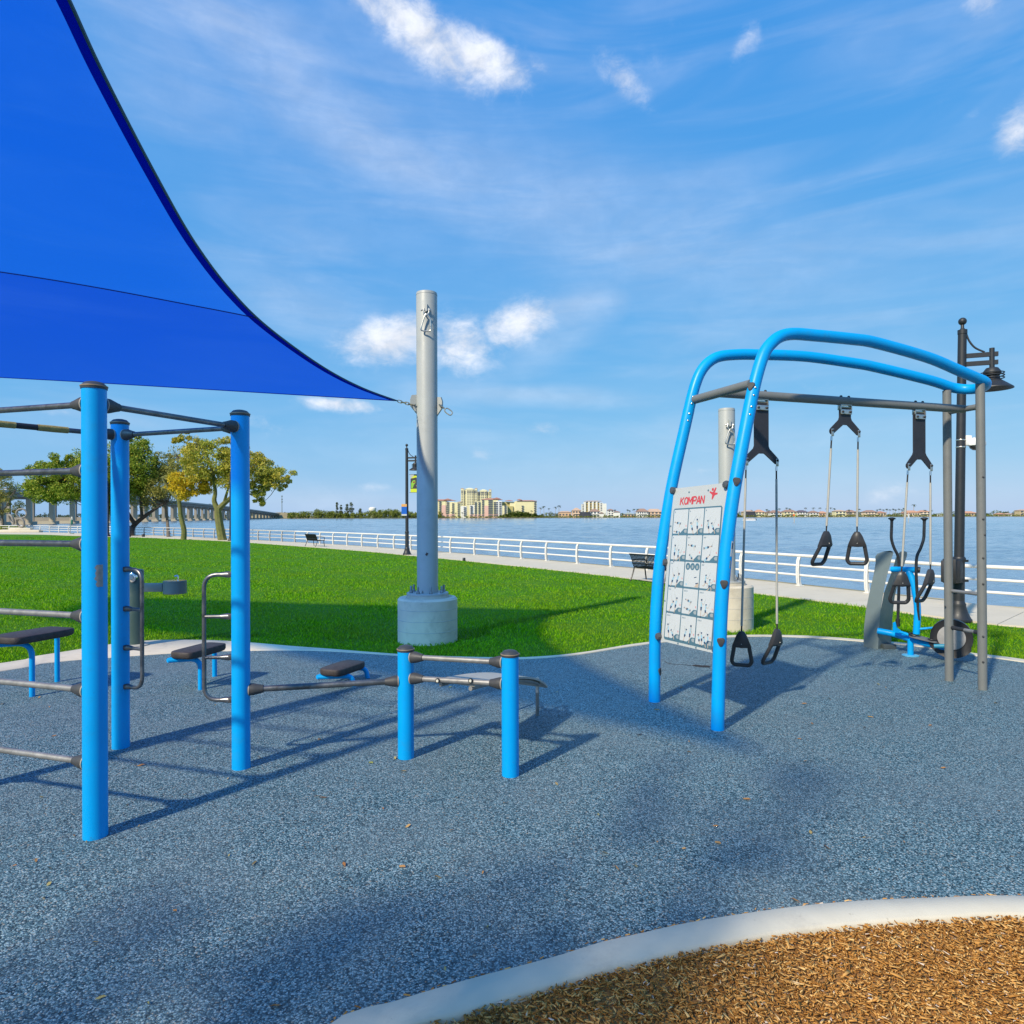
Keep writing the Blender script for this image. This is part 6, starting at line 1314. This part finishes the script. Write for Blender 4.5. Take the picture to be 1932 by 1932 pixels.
for u, h, w, lab in ((636, 23, 5, 'tall slim casuarina, first of the group on the mangrove shore'), (643, 19, 6, 'shorter casuarina beside the tall slim one on the mangrove shore'), (655, 21, 6, 'casuarina with twin tops right of the slim ones'), (663, 24, 8, 'widest casuarina of the group on the mangrove shore'), (680, 14, 6, 'low bushy casuarina between the wide one and the water tower'), (716, 12, 4, 'thin casuarina right of the white water tower'), (745, 12, 5, 'small casuarina left of the banner lamp post')):
    slender_tree(u, h, w, int(u), lab)
# palms
def palm_proto(H, fr, seed):
    r = random.Random(seed); t = thing('palm_tree', 'palm', 'palm tree', (0, 0, GZ), 'palms on the far shore'); b = Vector((0, 0, GZ))
    build('trunk', Geo().tube(smooth_path([b, b + Vector((0.3, 0, H * 0.5)), b + Vector((0.15, 0, H))], 3), 0.24, 6), mat('pale palm trunk', (0.34, 0.30, 0.25), 0.9), t)
    g = Geo(); top = b + Vector((0.15, 0, H))
    for k in range(fr):
        a = 2 * math.pi * k / fr + r.uniform(-0.2, 0.2); el = r.uniform(-0.1, 1.1); L = r.uniform(2.3, 3.3); d = Vector((math.cos(a), math.sin(a), 0)); s = Vector((-d.y, d.x, 0)); V = []
        for j in range(5):
            f = j / 4; w = 0.55 * math.sin(math.pi * (0.12 + 0.85 * f)) ; p = top + d * (L * f * math.cos(el * (1 - f))) + ZP * (L * (math.sin(el) * f - 0.75 * f * f)); V += [p - s * w - ZP * 0.18 * w, p, p + s * w - ZP * 0.18 * w]
        g.add(V, [q for j in range(4) for q in ((j * 3, j * 3 + 1, j * 3 + 4, j * 3 + 3), (j * 3 + 1, j * 3 + 2, j * 3 + 5, j * 3 + 4))])
    build('crown', g, mat('palm fronds', (0.055, 0.085, 0.03), 0.6, var=0.3, vscale=0.6), t); return t
protos = [palm_proto(11, 13, 1), palm_proto(8, 12, 2), palm_proto(13, 14, 3)]
used_p = [False] * 3
ORD = 'first second third fourth fifth sixth seventh eighth ninth tenth eleventh twelfth thirteenth fourteenth fifteenth sixteenth seventeenth eighteenth nineteenth twentieth twenty-first twenty-second twenty-third twenty-fourth'.split()
rp = random.Random(12)
def palm(u, h, dy, label):
    k = min(range(3), key=lambda i: abs((11, 8, 13)[i] - h)); src = protos[k]
    o = src if not used_p[k] else dup(src); used_p[k] = True
    y = YS + dy; o.location = ((u - 966) / FOC * y, y, GZ); o.rotation_euler = (0, 0, rp.uniform(0, 6.28)); s = h / (11, 8, 13)[k]; o.scale = (s, s, s); o['label'] = label; return o
near_apt = [(835, 7), (845, 6.5), (852, 8), (860, 7), (872, 7.5), (893, 6)]
for i, (u, h) in enumerate(near_apt): palm(u, h, 3, 'small palm at the foot of the apartments, %s from the tall pole' % ORD[i])
for u, h, lab in ((1019.5, 14, 'tallest palm right of the long yellow apartment wall'), (1026, 16, 'palm just right of the yellow apartment wall, close to the tallest'), (1036, 13, 'lone palm in the gap before the paired palms'), (1048, 15, 'left palm of the pair before the peach house'), (1055, 17, 'right palm of the pair before the peach house'), (1003, 10, 'palm in front of the yellow apartment wall')): palm(u, h, 6, lab)
for i, (u, h) in enumerate(((1080, 9), (1125, 10), (1160, 11), (1184, 11), (1188, 10), (1196, 12), (1203, 12), (1208, 11), (1232, 9), (1418, 10), (1447, 11), (1451, 9), (1470, 12), (1484, 13), (1490, 12), (1520, 13), (1535, 13), (1547, 13), (1560, 12), (1568, 13), (1574, 12), (1602, 10), (1622, 11), (1645, 9))): palm(u, h, rp.uniform(16, 30), 'palm tree among the far shore houses, %s from the left' % ORD[i])
for i, (u, h) in enumerate(((1655, 10), (1661, 11), (1667, 10), (1673, 11), (1679, 10), (1685, 11), (1690, 10), (1696, 11), (1702, 10), (1706, 12), (1745, 9), (1757, 9))): palm(u, h, rp.uniform(8, 20), 'palm in the dense row above the cross trainer, %s from the left' % ORD[i])
palm(1724, 17, 14, 'single tall palm above the red roofed houses')

# ------------------------------------------------------------------ buildings across the water
def col_mat(c, name): return mat(name, c, 0.8, var=0.04, vscale=0.15)
M_win = mat('dark far window', (0.10, 0.11, 0.13), 0.25, var=0.3, vscale=0.2)  # tone lifted to stand in for haze over the bay
WIN = {}
def win_mesh(w, h, d=0.5):
    key = (round(w, 1), round(h, 1))
    if key not in WIN:
        g = Geo().box((0, 0, 0), (w, d, h)); me = bpy.data.meshes.new('window'); me.from_pydata([tuple(v) for v in g.v], [], g.f); me.materials.append(M_win); WIN[key] = me
    return WIN[key]
def add_window(par, x_, y_, z_, w, h):
    o = bpy.data.objects.new('window', win_mesh(w, h)); COL.objects.link(o); o.parent = par; o.location = Vector((x_, y_, z_)) - BASE[par.name]; BASE[o.name] = BASE[par.name]; return o
def balcony_slab(g, x_, y_, z_, w): g.box((x_, y_ - 0.35, z_), (w, 0.9, 0.35))
def block(par, u0, u1, vt, vb, dep, m, name='wall', y=None):
    y = y or YS + 14; k = y / FOC; x0, x1 = (u0 - 966) * k, (u1 - 966) * k; z1 = EYE - (vt - 973 + 0.003 * ((u0 + u1) / 2 - 966)) * k; z0 = max(GZ - 0.2, EYE - (vb - 973) * k) if vb < 975 else GZ - 0.2
    build(name, Geo().box(((x0 + x1) / 2, y + dep / 2, (z0 + z1) / 2), (x1 - x0, dep, z1 - z0)), m, par, flat=True); return x0, x1, y, z0, z1
def hip(par, x0, x1, y0, y1, z, h, m, over=0.8, name='roof'):
    x0 -= over; x1 += over; y0 -= over; y1 += over; r_ = min(x1 - x0, y1 - y0) / 2 * 0.9; V = [(x0, y0, z), (x1, y0, z), (x1, y1, z), (x0, y1, z), (x0 + r_, (y0 + y1) / 2, z + h), (x1 - r_, (y0 + y1) / 2, z + h)]
    V += [(a, b, c - 0.25) for a, b, c in V[:4]]
    return build(name, Geo().add(V, [(0, 1, 5, 4), (1, 2, 5), (2, 3, 4, 5), (3, 0, 4), (6, 7, 1, 0), (7, 8, 2, 1), (8, 9, 3, 2), (9, 6, 0, 3), (9, 8, 7, 6)]), m, par, flat=True)
M_yel = col_mat((0.74, 0.67, 0.38), 'pale yellow render'); M_crm = col_mat((0.74, 0.68, 0.42), 'cream render'); M_pnk = col_mat((0.70, 0.44, 0.36), 'coral pink render'); M_wht = col_mat((0.76, 0.74, 0.68), 'white render'); M_och = col_mat((0.46, 0.40, 0.16), 'olive yellow render')
M_rtile = mat('red clay tile', (0.46, 0.22, 0.15), 0.8, var=0.12, vscale=0.3); M_btile = mat('brown clay tile', (0.32, 0.20, 0.15), 0.8, var=0.12, vscale=0.3); M_ttile = mat('tan clay tile', (0.52, 0.36, 0.26), 0.8, var=0.12, vscale=0.3); M_otile = mat('orange clay tile', (0.54, 0.29, 0.18), 0.8, var=0.12, vscale=0.3); M_gtile = mat('grey green roof', (0.33, 0.37, 0.33), 0.8, var=0.1, vscale=0.3)  # roof colours greyed and lightened in place of haze
def centre(u0, u1, y): return ((u0 + u1) / 2 - 966) * y / FOC
# tall tower
yT = YS + 60
tw = thing('apartment_tower', 'tall pale yellow apartment tower with twin gabled tops', 'building', (centre(870, 927, yT), yT, GZ)); kT = yT / FOC
for (u0, u1, vt, m) in ((869.8, 899, 924.5, M_yel), (900.5, 926.5, 927.5, M_yel), (869.6, 875, 921.8, M_crm), (896, 900.5, 921.8, M_crm), (922.5, 927, 924.3, M_crm), (879, 893, 923, M_crm), (906, 918, 925.8, M_crm)):
    x0, x1, yy, z0, z1 = block(tw, u0, u1, vt, 980, 14 + (hash(u0) % 3) * 0.01, m, 'wall', yT - (0.9 if m is M_crm else 0))
for (u0, u1, v) in ((869.6, 875, 921.8), (896, 900.5, 921.8), (922.5, 927, 924.3)):
    z = EYE - (v - 973 - 0.2) * kT; hip(tw, (u0 - 966) * kT, (u1 - 966) * kT, yT - 0.9, yT + 4, z, 1.2, M_ttile, 0.4)
for (u0, u1, v) in ((877, 895, 923), (904, 920, 925.8)):
    z = EYE - (v - 973 - 0.2) * kT; hip(tw, (u0 - 966) * kT, (u1 - 966) * kT, yT - 1, yT + 10, z, 2.2, M_crm, 0.3)
for u, v0_ in [(x_, 925) for x_ in (872, 876.5, 883, 887, 891, 895, 898.2)] + [(x_, 927.6) for x_ in (902.5, 905, 909, 912, 916, 919.5, 924.5)]:
    for r_ in range(9):
        big = r_ < 2; z = EYE - (v0_ + r_ * 3.15 - 973) * kT - 1.0; add_window(tw, (u - 966) * kT, yT - 1.05, z, 2.4 if big else 1.5, 1.7 if big else 1.2)
# apartment blocks by the water
def apartments(label, u0, u1, vt, segs, floors, y, cols, wall, roofs, low_pink=True, cat='building'):
    t = thing('apartment_block', label, cat, (centre(u0, u1, y), y, GZ), 'apartment blocks on the far shore'); k = y / FOC
    for (a, b, v, m, dy) in segs: block(t, a, b, v, 980, 16, m, 'wall', y + dy)
    for (a, b, v, h, m) in roofs: hip(t, (a - 966) * k, (b - 966) * k, y - 0.5, y + 15, EYE - (v - 973 - 0.1) * k, h, m, 0.8)
    pitch = (974 - vt) / floors
    for (u, top) in cols:
        for r_ in range(floors):
            v = vt + 2.2 + r_ * pitch
            if v < top: continue
            add_window(t, (u - 966) * k, y - 1.0 - 0.25, EYE - (v - 973) * k, 3.2, 1.7)
    return t
apartments('yellow and coral apartment block partly behind the tall pole', 812, 869, 944.5, [(812, 841, 944, M_yel, 0), (841, 857, 947, M_crm, 0.5), (852, 869, 947.5, M_yel, -0.6), (833.5, 841, 953, M_pnk, -1.0), (812, 858, 970, M_pnk, -1.15), (868, 880, 955, M_wht, -0.4)], 8, YS + 16, [(822, 0), (830.5, 0), (844.5, 0), (855, 948), (865.5, 948), (877, 956), (815, 0)], M_yel, [(811, 858, 944, 2.0, M_rtile), (838, 850, 942.5, 2.0, M_rtile), (864, 871, 947, 1.2, M_ttile)])
apartments('yellow, white and coral apartment block in front of the tower', 886, 958, 942.5, [(886, 908, 953, M_wht, 0), (895, 922, 946, M_crm, -0.3), (908, 940, 942.5, M_yel, -0.6), (936, 947, 945.5, M_wht, -0.9), (947, 957.5, 954, M_crm, -0.3), (914, 922, 954, M_pnk, -1.0), (886, 940, 971, M_pnk, -1.15)], 9, YS + 16, [(889.5, 954), (897.5, 947), (904.5, 947), (911.5, 0), (923.5, 0), (927.5, 0), (933.5, 946), (937.5, 946), (944, 947), (953.5, 955)], M_yel, [(909, 947, 942.5, 2.2, M_rtile), (931, 943, 940.8, 2.0, M_rtile)])
apartments('long plain yellow apartment block with red roof right of the complex', 945, 1013, 944.5, [(944, 964, 947, M_och, 4), (962, 975, 947, M_crm, 2), (972, 1012.5, 945.3, M_yel, 0), (955, 968, 955, M_och, -0.5)], 7, YS + 24, [(1009.5, 0), (986, 954)], M_yel, [(976, 1012.5, 945.3, 1.3, M_rtile), (976, 984, 943.2, 1.6, M_rtile), (954, 967, 945, 1.4, M_rtile)])
yW = YS + 90
wb = thing('apartment_block', 'white stepped apartment block with yellow balconies behind the houses', 'building', (centre(1098, 1144, yW), yW, GZ), 'apartment blocks on the far shore'); kW = yW / FOC
for (a, b, v) in ((1098, 1102.5, 951), (1102.5, 1105.5, 947), (1109.5, 1113, 946.3), (1116.8, 1120.2, 946.3), (1124, 1127.5, 946.3), (1131, 1137.5, 948.5), (1137.5, 1144.4, 950)): block(wb, a, b, v, 980, 12, M_wht, 'wall', yW)
M_byel = col_mat((0.70, 0.50, 0.12), 'golden balcony recess')
for (a, b, v) in ((1105.5, 1109.5, 947), (1113, 1116.8, 946.8), (1120.2, 1124, 946.8), (1127.5, 1131, 947.2)):
    x0, x1, yy, z0, z1 = block(wb, a, b, v, 980, 10, M_byel, 'balcony_recess', yW + 1.4)
    for r_ in range(6): add_window(wb, (x0 + x1) / 2, yW + 1.3, EYE - (948.8 + r_ * 3.0 - 973) * kW, 2.4, 1.4)
for r_ in range(5): add_window(wb, (1100.2 - 966) * kW, yW - 0.05, EYE - (953 + r_ * 3.0 - 973) * kW, 2.2, 1.3); add_window(wb, (1134.5 - 966) * kW, yW - 0.05, EYE - (951 + r_ * 3.0 - 973) * kW, 2.4, 1.3)
hip(wb, (1103 - 966) * kW, (1135 - 966) * kW, yW, yW + 11, EYE - (946.4 - 973 - 0.4) * kW, 1.0, M_ttile, 0.5)
# houses along the water
def house(u0, u1, ve, vt, wall, roof, floors, label, y=None, nwin=3, wing=None, lanai=False):
    y = y or YS + 10; k = y / FOC; t = thing('waterfront_house', label, 'house', (centre(u0, u1, y), y, GZ), 'houses on the far shore'); dep = 11
    x0, x1 = (u0 - 966) * k, (u1 - 966) * k; tilt = 0.003 * ((u0 + u1) / 2 - 966); ze = EYE - (ve - 973 + tilt) * k; zr = EYE - (vt - 973 + tilt) * k
    build('wall', Geo().box(((x0 + x1) / 2, y + dep / 2, (GZ + ze) / 2), (x1 - x0, dep, ze - GZ)), wall, t, flat=True); hip(t, x0, x1, y, y + dep, ze, max(1.2, zr - ze), roof)
    fh = (ze - GZ - 0.6) / floors
    for f in range(floors):
        for j in range(nwin):
            w = (x1 - x0) / nwin * 0.55; add_window(t, x0 + (x1 - x0) * (j + 0.5) / nwin, y - 0.12, GZ + 0.9 + fh * (f + 0.5) - 0.2, round(w, 1), round(min(2.2, fh * 0.5), 1))
    if floors > 1: build('balcony', Geo().box(((x0 + x1) / 2, y - 0.7, GZ + 0.6 + fh), ((x1 - x0) * 0.7, 1.4, 0.35)), M_wht, t, flat=True)
    if lanai:
        a, b = lanai; xa, xb = (a - 966) * k, (b - 966) * k; build('screened_porch', Geo().box(((xa + xb) / 2, y - 2, GZ + 4.1), (xb - xa, 4, 8.2)), mat('dark screen mesh', (0.05, 0.05, 0.065), 0.6, var=0.3, vscale=0.2), t, flat=True)
    if wing:
        a, b, v = wing; xa, xb = (a - 966) * k, (b - 966) * k; zw = EYE - (v - 973 + tilt) * k; build('wing', Geo().box(((xa + xb) / 2, y + 3, (GZ + zw) / 2), (xb - xa, 9, zw - GZ)), wall, t, flat=True); hip(t, xa, xb, y - 1.5, y + 7, zw, 1.6, roof)
    return t
M_pch = col_mat((0.68, 0.46, 0.30), 'peach render'); M_tan = col_mat((0.56, 0.44, 0.28), 'tan render'); M_pal = col_mat((0.72, 0.58, 0.42), 'pale apricot render')
house(1054, 1078, 966.5, 964, M_pch, M_ttile, 1, 'low peach house left of the dark screened porch', y=YS + 26, nwin=4)
house(1080, 1096, 963, 958, M_pch, M_ttile, 2, 'peach house with a large dark screened porch', lanai=(1094, 1113))
house(1113, 1132, 965, 960.5, M_wht, M_btile, 2, 'white house with brown roof below the white apartment block', wing=(1131, 1139, 968.5))
house(1147, 1158, 962.5, 960, M_wht, M_btile, 3, 'three storey white house with small brown roof', nwin=2, wing=(1158, 1169.5, 966))
house(1178, 1196, 970, 967, M_pch, M_gtile, 1, 'low house with grey green roof under the big dark palms')
house(1202, 1223, 965, 959.5, M_wht, M_btile, 2, 'white house with brown hipped roof left of the peach villa', nwin=5)
house(1221, 1249, 965.5, 960, M_pch, M_ttile, 2, 'peach villa half hidden by the blue frame leg', y=YS + 14, nwin=4)
house(1403, 1424, 965.5, 962.5, M_tan, M_ttile, 2, 'house behind a dark screen just right of the frame leg', lanai=(1406, 1423))
house(1425, 1443, 966, 961.5, M_crm, M_otile, 2, 'cream house with orange roof above the pontoon boat')
house(1446, 1456, 967, 964.5, M_tan, M_btile, 1, 'small tan house with brown roof left of a white house', y=YS + 30)
house(1454, 1475, 967, 962.5, M_wht, M_btile, 2, 'white house with brown roof behind the second hanging cable', nwin=4)
house(1479, 1503, 965.5, 961.5, M_crm, M_btile, 2, 'cream house with wide brown roof behind the orange channel marker', nwin=4)
house(1504, 1524, 966, 962.5, M_wht, mat('slate purple roof', (0.13, 0.10, 0.12), 0.8, var=0.1, vscale=0.3), 2, 'white house with slate roof right of the channel marker', nwin=4)
house(1528, 1545, 967, 963.5, M_wht, M_btile, 2, 'white house with brown roof left of the orange house')
house(1546, 1562, 968, 964.5, M_pch, M_otile, 1, 'orange roofed house half hidden by a hanging cable', nwin=3)
house(1576, 1596, 964.5, 962, M_crm, M_ttile, 2, 'cream two storey house between the middle trainer cables', nwin=3)
house(1596, 1616, 966, 962, M_tan, M_btile, 2, 'tan house with brown roof right of the middle trainer', y=YS + 22)
house(1632, 1655, 966, 962.3, M_pal, M_btile, 2, 'apricot house with brown roof left of the row of palms', nwin=4)
house(1656, 1672, 967.5, 964.5, M_pal, M_rtile, 1, 'apricot house with red roof in front of the row of palms', y=YS + 24)
house(1708, 1735, 967, 963, M_pal, M_otile, 1, 'long low house with orange roof under the single tall palm', nwin=6, wing=(1705, 1716, 968.5))
house(1735, 1756, 965.5, 962.5, M_pal, M_otile, 2, 'two storey house with orange roof right of the tall palm')
house(1776, 1790, 969, 967, M_wht, M_gtile, 1, 'low white house just left of the grey rear posts')
house(1816, 1843, 968, 964.5, M_tan, M_otile, 1, 'low orange roofed house between lamp post and grey post', nwin=5)
house(1884, 1898, 970, 967.5, M_tan, M_otile, 1, 'small orange roofed house right of the grey rear posts')
house(1899, 1912, 970, 968, M_wht, M_ttile, 1, 'small white house at the far right shore')
house(1924, 1950, 963, 961, M_tan, M_ttile, 2, 'tan block at the right edge of the far shore', y=YS + 30)
# water tower, radio mast
y_ = YS + 420; k = y_ / FOC; b = Vector(((703 - 966) * k, y_, GZ)); zt = EYE - (963 - 974) * k; t = thing('water_tower', 'white water tower above the mangroves', 'water tower', tuple(b))
build('stem', Geo().tube([b, b + ZP * (zt - GZ)], [5.5, 4.5], 16), M_wht, t); build('tank', Geo().lathe([(4, -3), (7, 0), (8, 3.5), (7.2, 6), (4, 7.6), (0, 8)], Vector((b.x, b.y, zt - 1)), 24), M_wht, t)
y_ = YS + 500; k = y_ / FOC; b = Vector(((532 - 966) * k, y_, GZ)); zt = EYE - (935 - 974) * k; t = thing('radio_mast', 'thin grey radio mast beyond the end of the bridge', 'mast', tuple(b))
build('mast', Geo().tube([b, Vector((b.x, b.y, zt))], [1.0, 0.6], 6), mat('grey mast steel', (0.2, 0.25, 0.26), 0.7), t)
for f in (0.98, 0.84, 0.72): build('antenna_ring', Geo().lathe([(1.7, -1.2), (1.7, 1.2)], b + ZP * ((zt - GZ) * f), 8), MATS['grey mast steel'], t)
# pontoon boat, channel markers
y_ = 420.0; k = y_ / FOC; c = Vector(((1414 - 966) * k, y_, WATER)); t = thing('pontoon_boat', 'small white pontoon boat on the bay', 'boat', tuple(c))
for dy in (-0.9, 0.9): build('pontoon', Geo().tube([c + Vector((-3.8, dy, 0.25)), c + Vector((3.2, dy, 0.25)), c + Vector((3.8, dy, 0.5))], [0.4, 0.4, 0.1], 10), mat('white boat paint', (0.8, 0.8, 0.8), 0.4), t)
build('deck', Geo().box(c + Vector((0, 0, 0.75)), (7.2, 2.5, 0.2)), MATS['white boat paint'], t); build('fence_panel', Geo().box(c + Vector((-0.3, -1.2, 1.2)), (6.2, 0.06, 0.6)), mat('tan boat panel', (0.5, 0.42, 0.36), 0.6), t); build('fence_panel', Geo().box(c + Vector((-0.3, 1.2, 1.2)), (6.2, 0.06, 0.6)), MATS['tan boat panel'], t)
build('outboard_motor', Geo().box(c + Vector((4.0, 0, 0.8)), (0.7, 0.5, 1.0), None, 0.1), M_black, t)
for dx in (-2.2, 0.3, 2.0): build('seat', Geo().box(c + Vector((dx, 0.3, 1.2)), (0.9, 1.2, 0.9), None, 0.1), M_cell, t)
y_ = 330.0; k = y_ / FOC; c = Vector(((1498.5 - 966) * k, y_, WATER)); t = thing('channel_marker', 'channel marker post with orange board', 'channel marker', tuple(c)); build('pile', Geo().tube([c - ZP, c + ZP * 3.6], 0.22, 8), mat('weathered pile', (0.4, 0.38, 0.33), 0.9), t)
build('board', Geo().box(c + Vector((-0.2, -0.25, 3.5)), (0.9, 0.06, 0.9), Matrix.Rotation(R(45), 3, 'Y')), mat('orange marker board', (0.8, 0.16, 0.02), 0.5), t); build('board', Geo().box(c + Vector((0.45, -0.2, 3.2)), (0.5, 0.06, 0.8)), mat('green marker board', (0.2, 0.45, 0.08), 0.5), t)
y_ = 300.0; k = y_ / FOC; c = Vector(((1714 - 966) * k, y_, WATER)); t = thing('channel_marker', 'white triangular channel marker behind the cross trainer', 'channel marker', tuple(c)); build('pile', Geo().tube([c - ZP, c + ZP * 2.6], 0.12, 8), MATS['weathered pile'], t); build('board', Geo().prism([c + Vector((-0.5, -0.15, 2.0)), c + Vector((0.5, -0.15, 2.0)), c + Vector((0, -0.15, 4.4))], (0, 0.05, 0)), M_cell, t)

# ------------------------------------------------------------------ concrete bridge on the left
BR = [(-200, 225, 925), (-60, 285, 926), (40, 330, 927), (120, 375, 931), (200, 430, 937), (270, 500, 943), (338, 590, 948.5), (400, 700, 954.5), (440, 800, 959), (480, 920, 964), (519, 1080, 969.5)]
brp = [P(u, v, Y) for u, Y, v in BR]; brs = smooth_path(brp, 4)
br = thing('road_bridge', 'long grey concrete road bridge on tall piers beyond the oaks', 'bridge', tuple(Vector((brp[3].x, brp[3].y, WATER))))
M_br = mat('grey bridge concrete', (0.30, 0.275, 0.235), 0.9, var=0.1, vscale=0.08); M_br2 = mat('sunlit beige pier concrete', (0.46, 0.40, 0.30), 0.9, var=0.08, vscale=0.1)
def brx(i, s, dz): 
    a, b = brs[max(i - 1, 0)], brs[min(i + 1, len(brs) - 1)]; d = Vector((b.x - a.x, b.y - a.y, 0)).normalized(); n = Vector((d.y, -d.x, 0)); return brs[i] + n * s + ZP * dz
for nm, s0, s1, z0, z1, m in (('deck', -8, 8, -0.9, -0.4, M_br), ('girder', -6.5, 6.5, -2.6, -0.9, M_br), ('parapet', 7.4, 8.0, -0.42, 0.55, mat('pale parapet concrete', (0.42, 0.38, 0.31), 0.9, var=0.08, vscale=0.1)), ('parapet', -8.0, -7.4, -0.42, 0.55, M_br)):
    V = []
    for i in range(len(brs)): V += [brx(i, s0, z0), brx(i, s1, z0), brx(i, s1, z1), brx(i, s0, z1)]
    build(nm, Geo().add(V, [(i * 4 + k, i * 4 + (k + 1) % 4, i * 4 + 4 + (k + 1) % 4, i * 4 + 4 + k) for i in range(len(brs) - 1) for k in range(4)] + [(0, 1, 2, 3), tuple(4 * (len(brs) - 1) + k for k in (3, 2, 1, 0))]), m, br, flat=True)
acc = 0.0; last = 0.0
for i in range(1, len(brs)):
    acc += (brs[i] - brs[i - 1]).length
    if acc - last < 21 and i > 1: continue
    last = acc
cumb = arc(brs); s = 12.0
while s < cumb[-1] - 8:
    i = next(j for j in range(1, len(cumb)) if cumb[j] >= s); f = (s - cumb[i - 1]) / (cumb[i] - cumb[i - 1]); c = brs[i - 1].lerp(brs[i], f); d = (brs[i] - brs[i - 1]); d.z = 0; d.normalize(); n = Vector((d.y, -d.x, 0)); zt = c.z - 2.6; M3 = Matrix.Rotation(math.atan2(d.y, d.x), 3, 'Z')
    if zt - WATER > 1.2:
        pr = build('pier_cap', Geo().box(Vector((c.x, c.y, zt - 0.65)), (2.2, 14, 1.3), M3), M_br, br, flat=True)
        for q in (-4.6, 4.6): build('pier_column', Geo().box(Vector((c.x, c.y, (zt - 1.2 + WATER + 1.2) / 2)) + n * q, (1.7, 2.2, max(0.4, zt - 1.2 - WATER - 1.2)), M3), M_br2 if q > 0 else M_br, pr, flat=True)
        build('pier_footing', Geo().box(Vector((c.x, c.y, WATER + 0.7)), (4.0, 14.5, 1.7), M3), M_br2, pr, flat=True)
        if c.y < 520: build('web_wall', Geo().box(Vector((c.x, c.y, WATER + 2.3)), (1.2, 8, 2.4), M3), M_br, pr, flat=True)
    s += 24.0
# embankment where the bridge lands
e0 = P(519, 972, 1080); eb = build('embankment', Geo().lathe([(60, 0), (52, 3), (30, 7.5), (14, 9.5), (0, 10)], Vector((e0.x - 5, e0.y + 40, WATER + 0.2)), 28), mat('dry grass bank', (0.30, 0.23, 0.11), 0.95, var=0.2, vscale=0.05)); tag(eb, kind='structure')
# a few vehicles on the bridge
def far_car(i, s, L, h, m, label, roof=None):
    c = brx(i, s, -0.4); a, b = brs[i], brs[i + 1]; M3 = Matrix.Rotation(math.atan2(b.y - a.y, b.x - a.x), 3, 'Z'); t = thing('far_car', label, 'car', tuple(c), 'vehicles on the bridge')
    build('body', Geo().box(c + ZP * (0.4 + h * 0.25), (L, 1.8, h * 0.5), M3, 0.12), m, t); build('cabin', Geo().box(c + ZP * (0.4 + h * 0.7), (L * 0.62, 1.6, h * 0.46), M3, 0.2), M_win, t)
    ex_ = M3 @ Vector((1, 0, 0)); ny = M3 @ Vector((0, 1, 0))
    for sx in (-0.32, 0.32):
        for sy in (-0.8, 0.8): build('wheel', Geo().tube([c + ex_ * (L * sx) + ny * (sy - 0.1) + ZP * 0.33, c + ex_ * (L * sx) + ny * (sy + 0.1) + ZP * 0.33], 0.33, 10), M_black, t)
far_car(8, 4.5, 5.2, 2.0, mat('dark car paint', (0.03, 0.035, 0.04), 0.3), 'dark van on the bridge left of the oaks'); far_car(6, 4.5, 4.6, 1.5, mat('white car paint', (0.7, 0.7, 0.7), 0.3), 'white car on the bridge at the left edge')
far_car(27, 4.5, 4.6, 1.5, mat('silver car paint', (0.45, 0.46, 0.48), 0.3), 'silver car on the bridge above the mossy forked trunk')
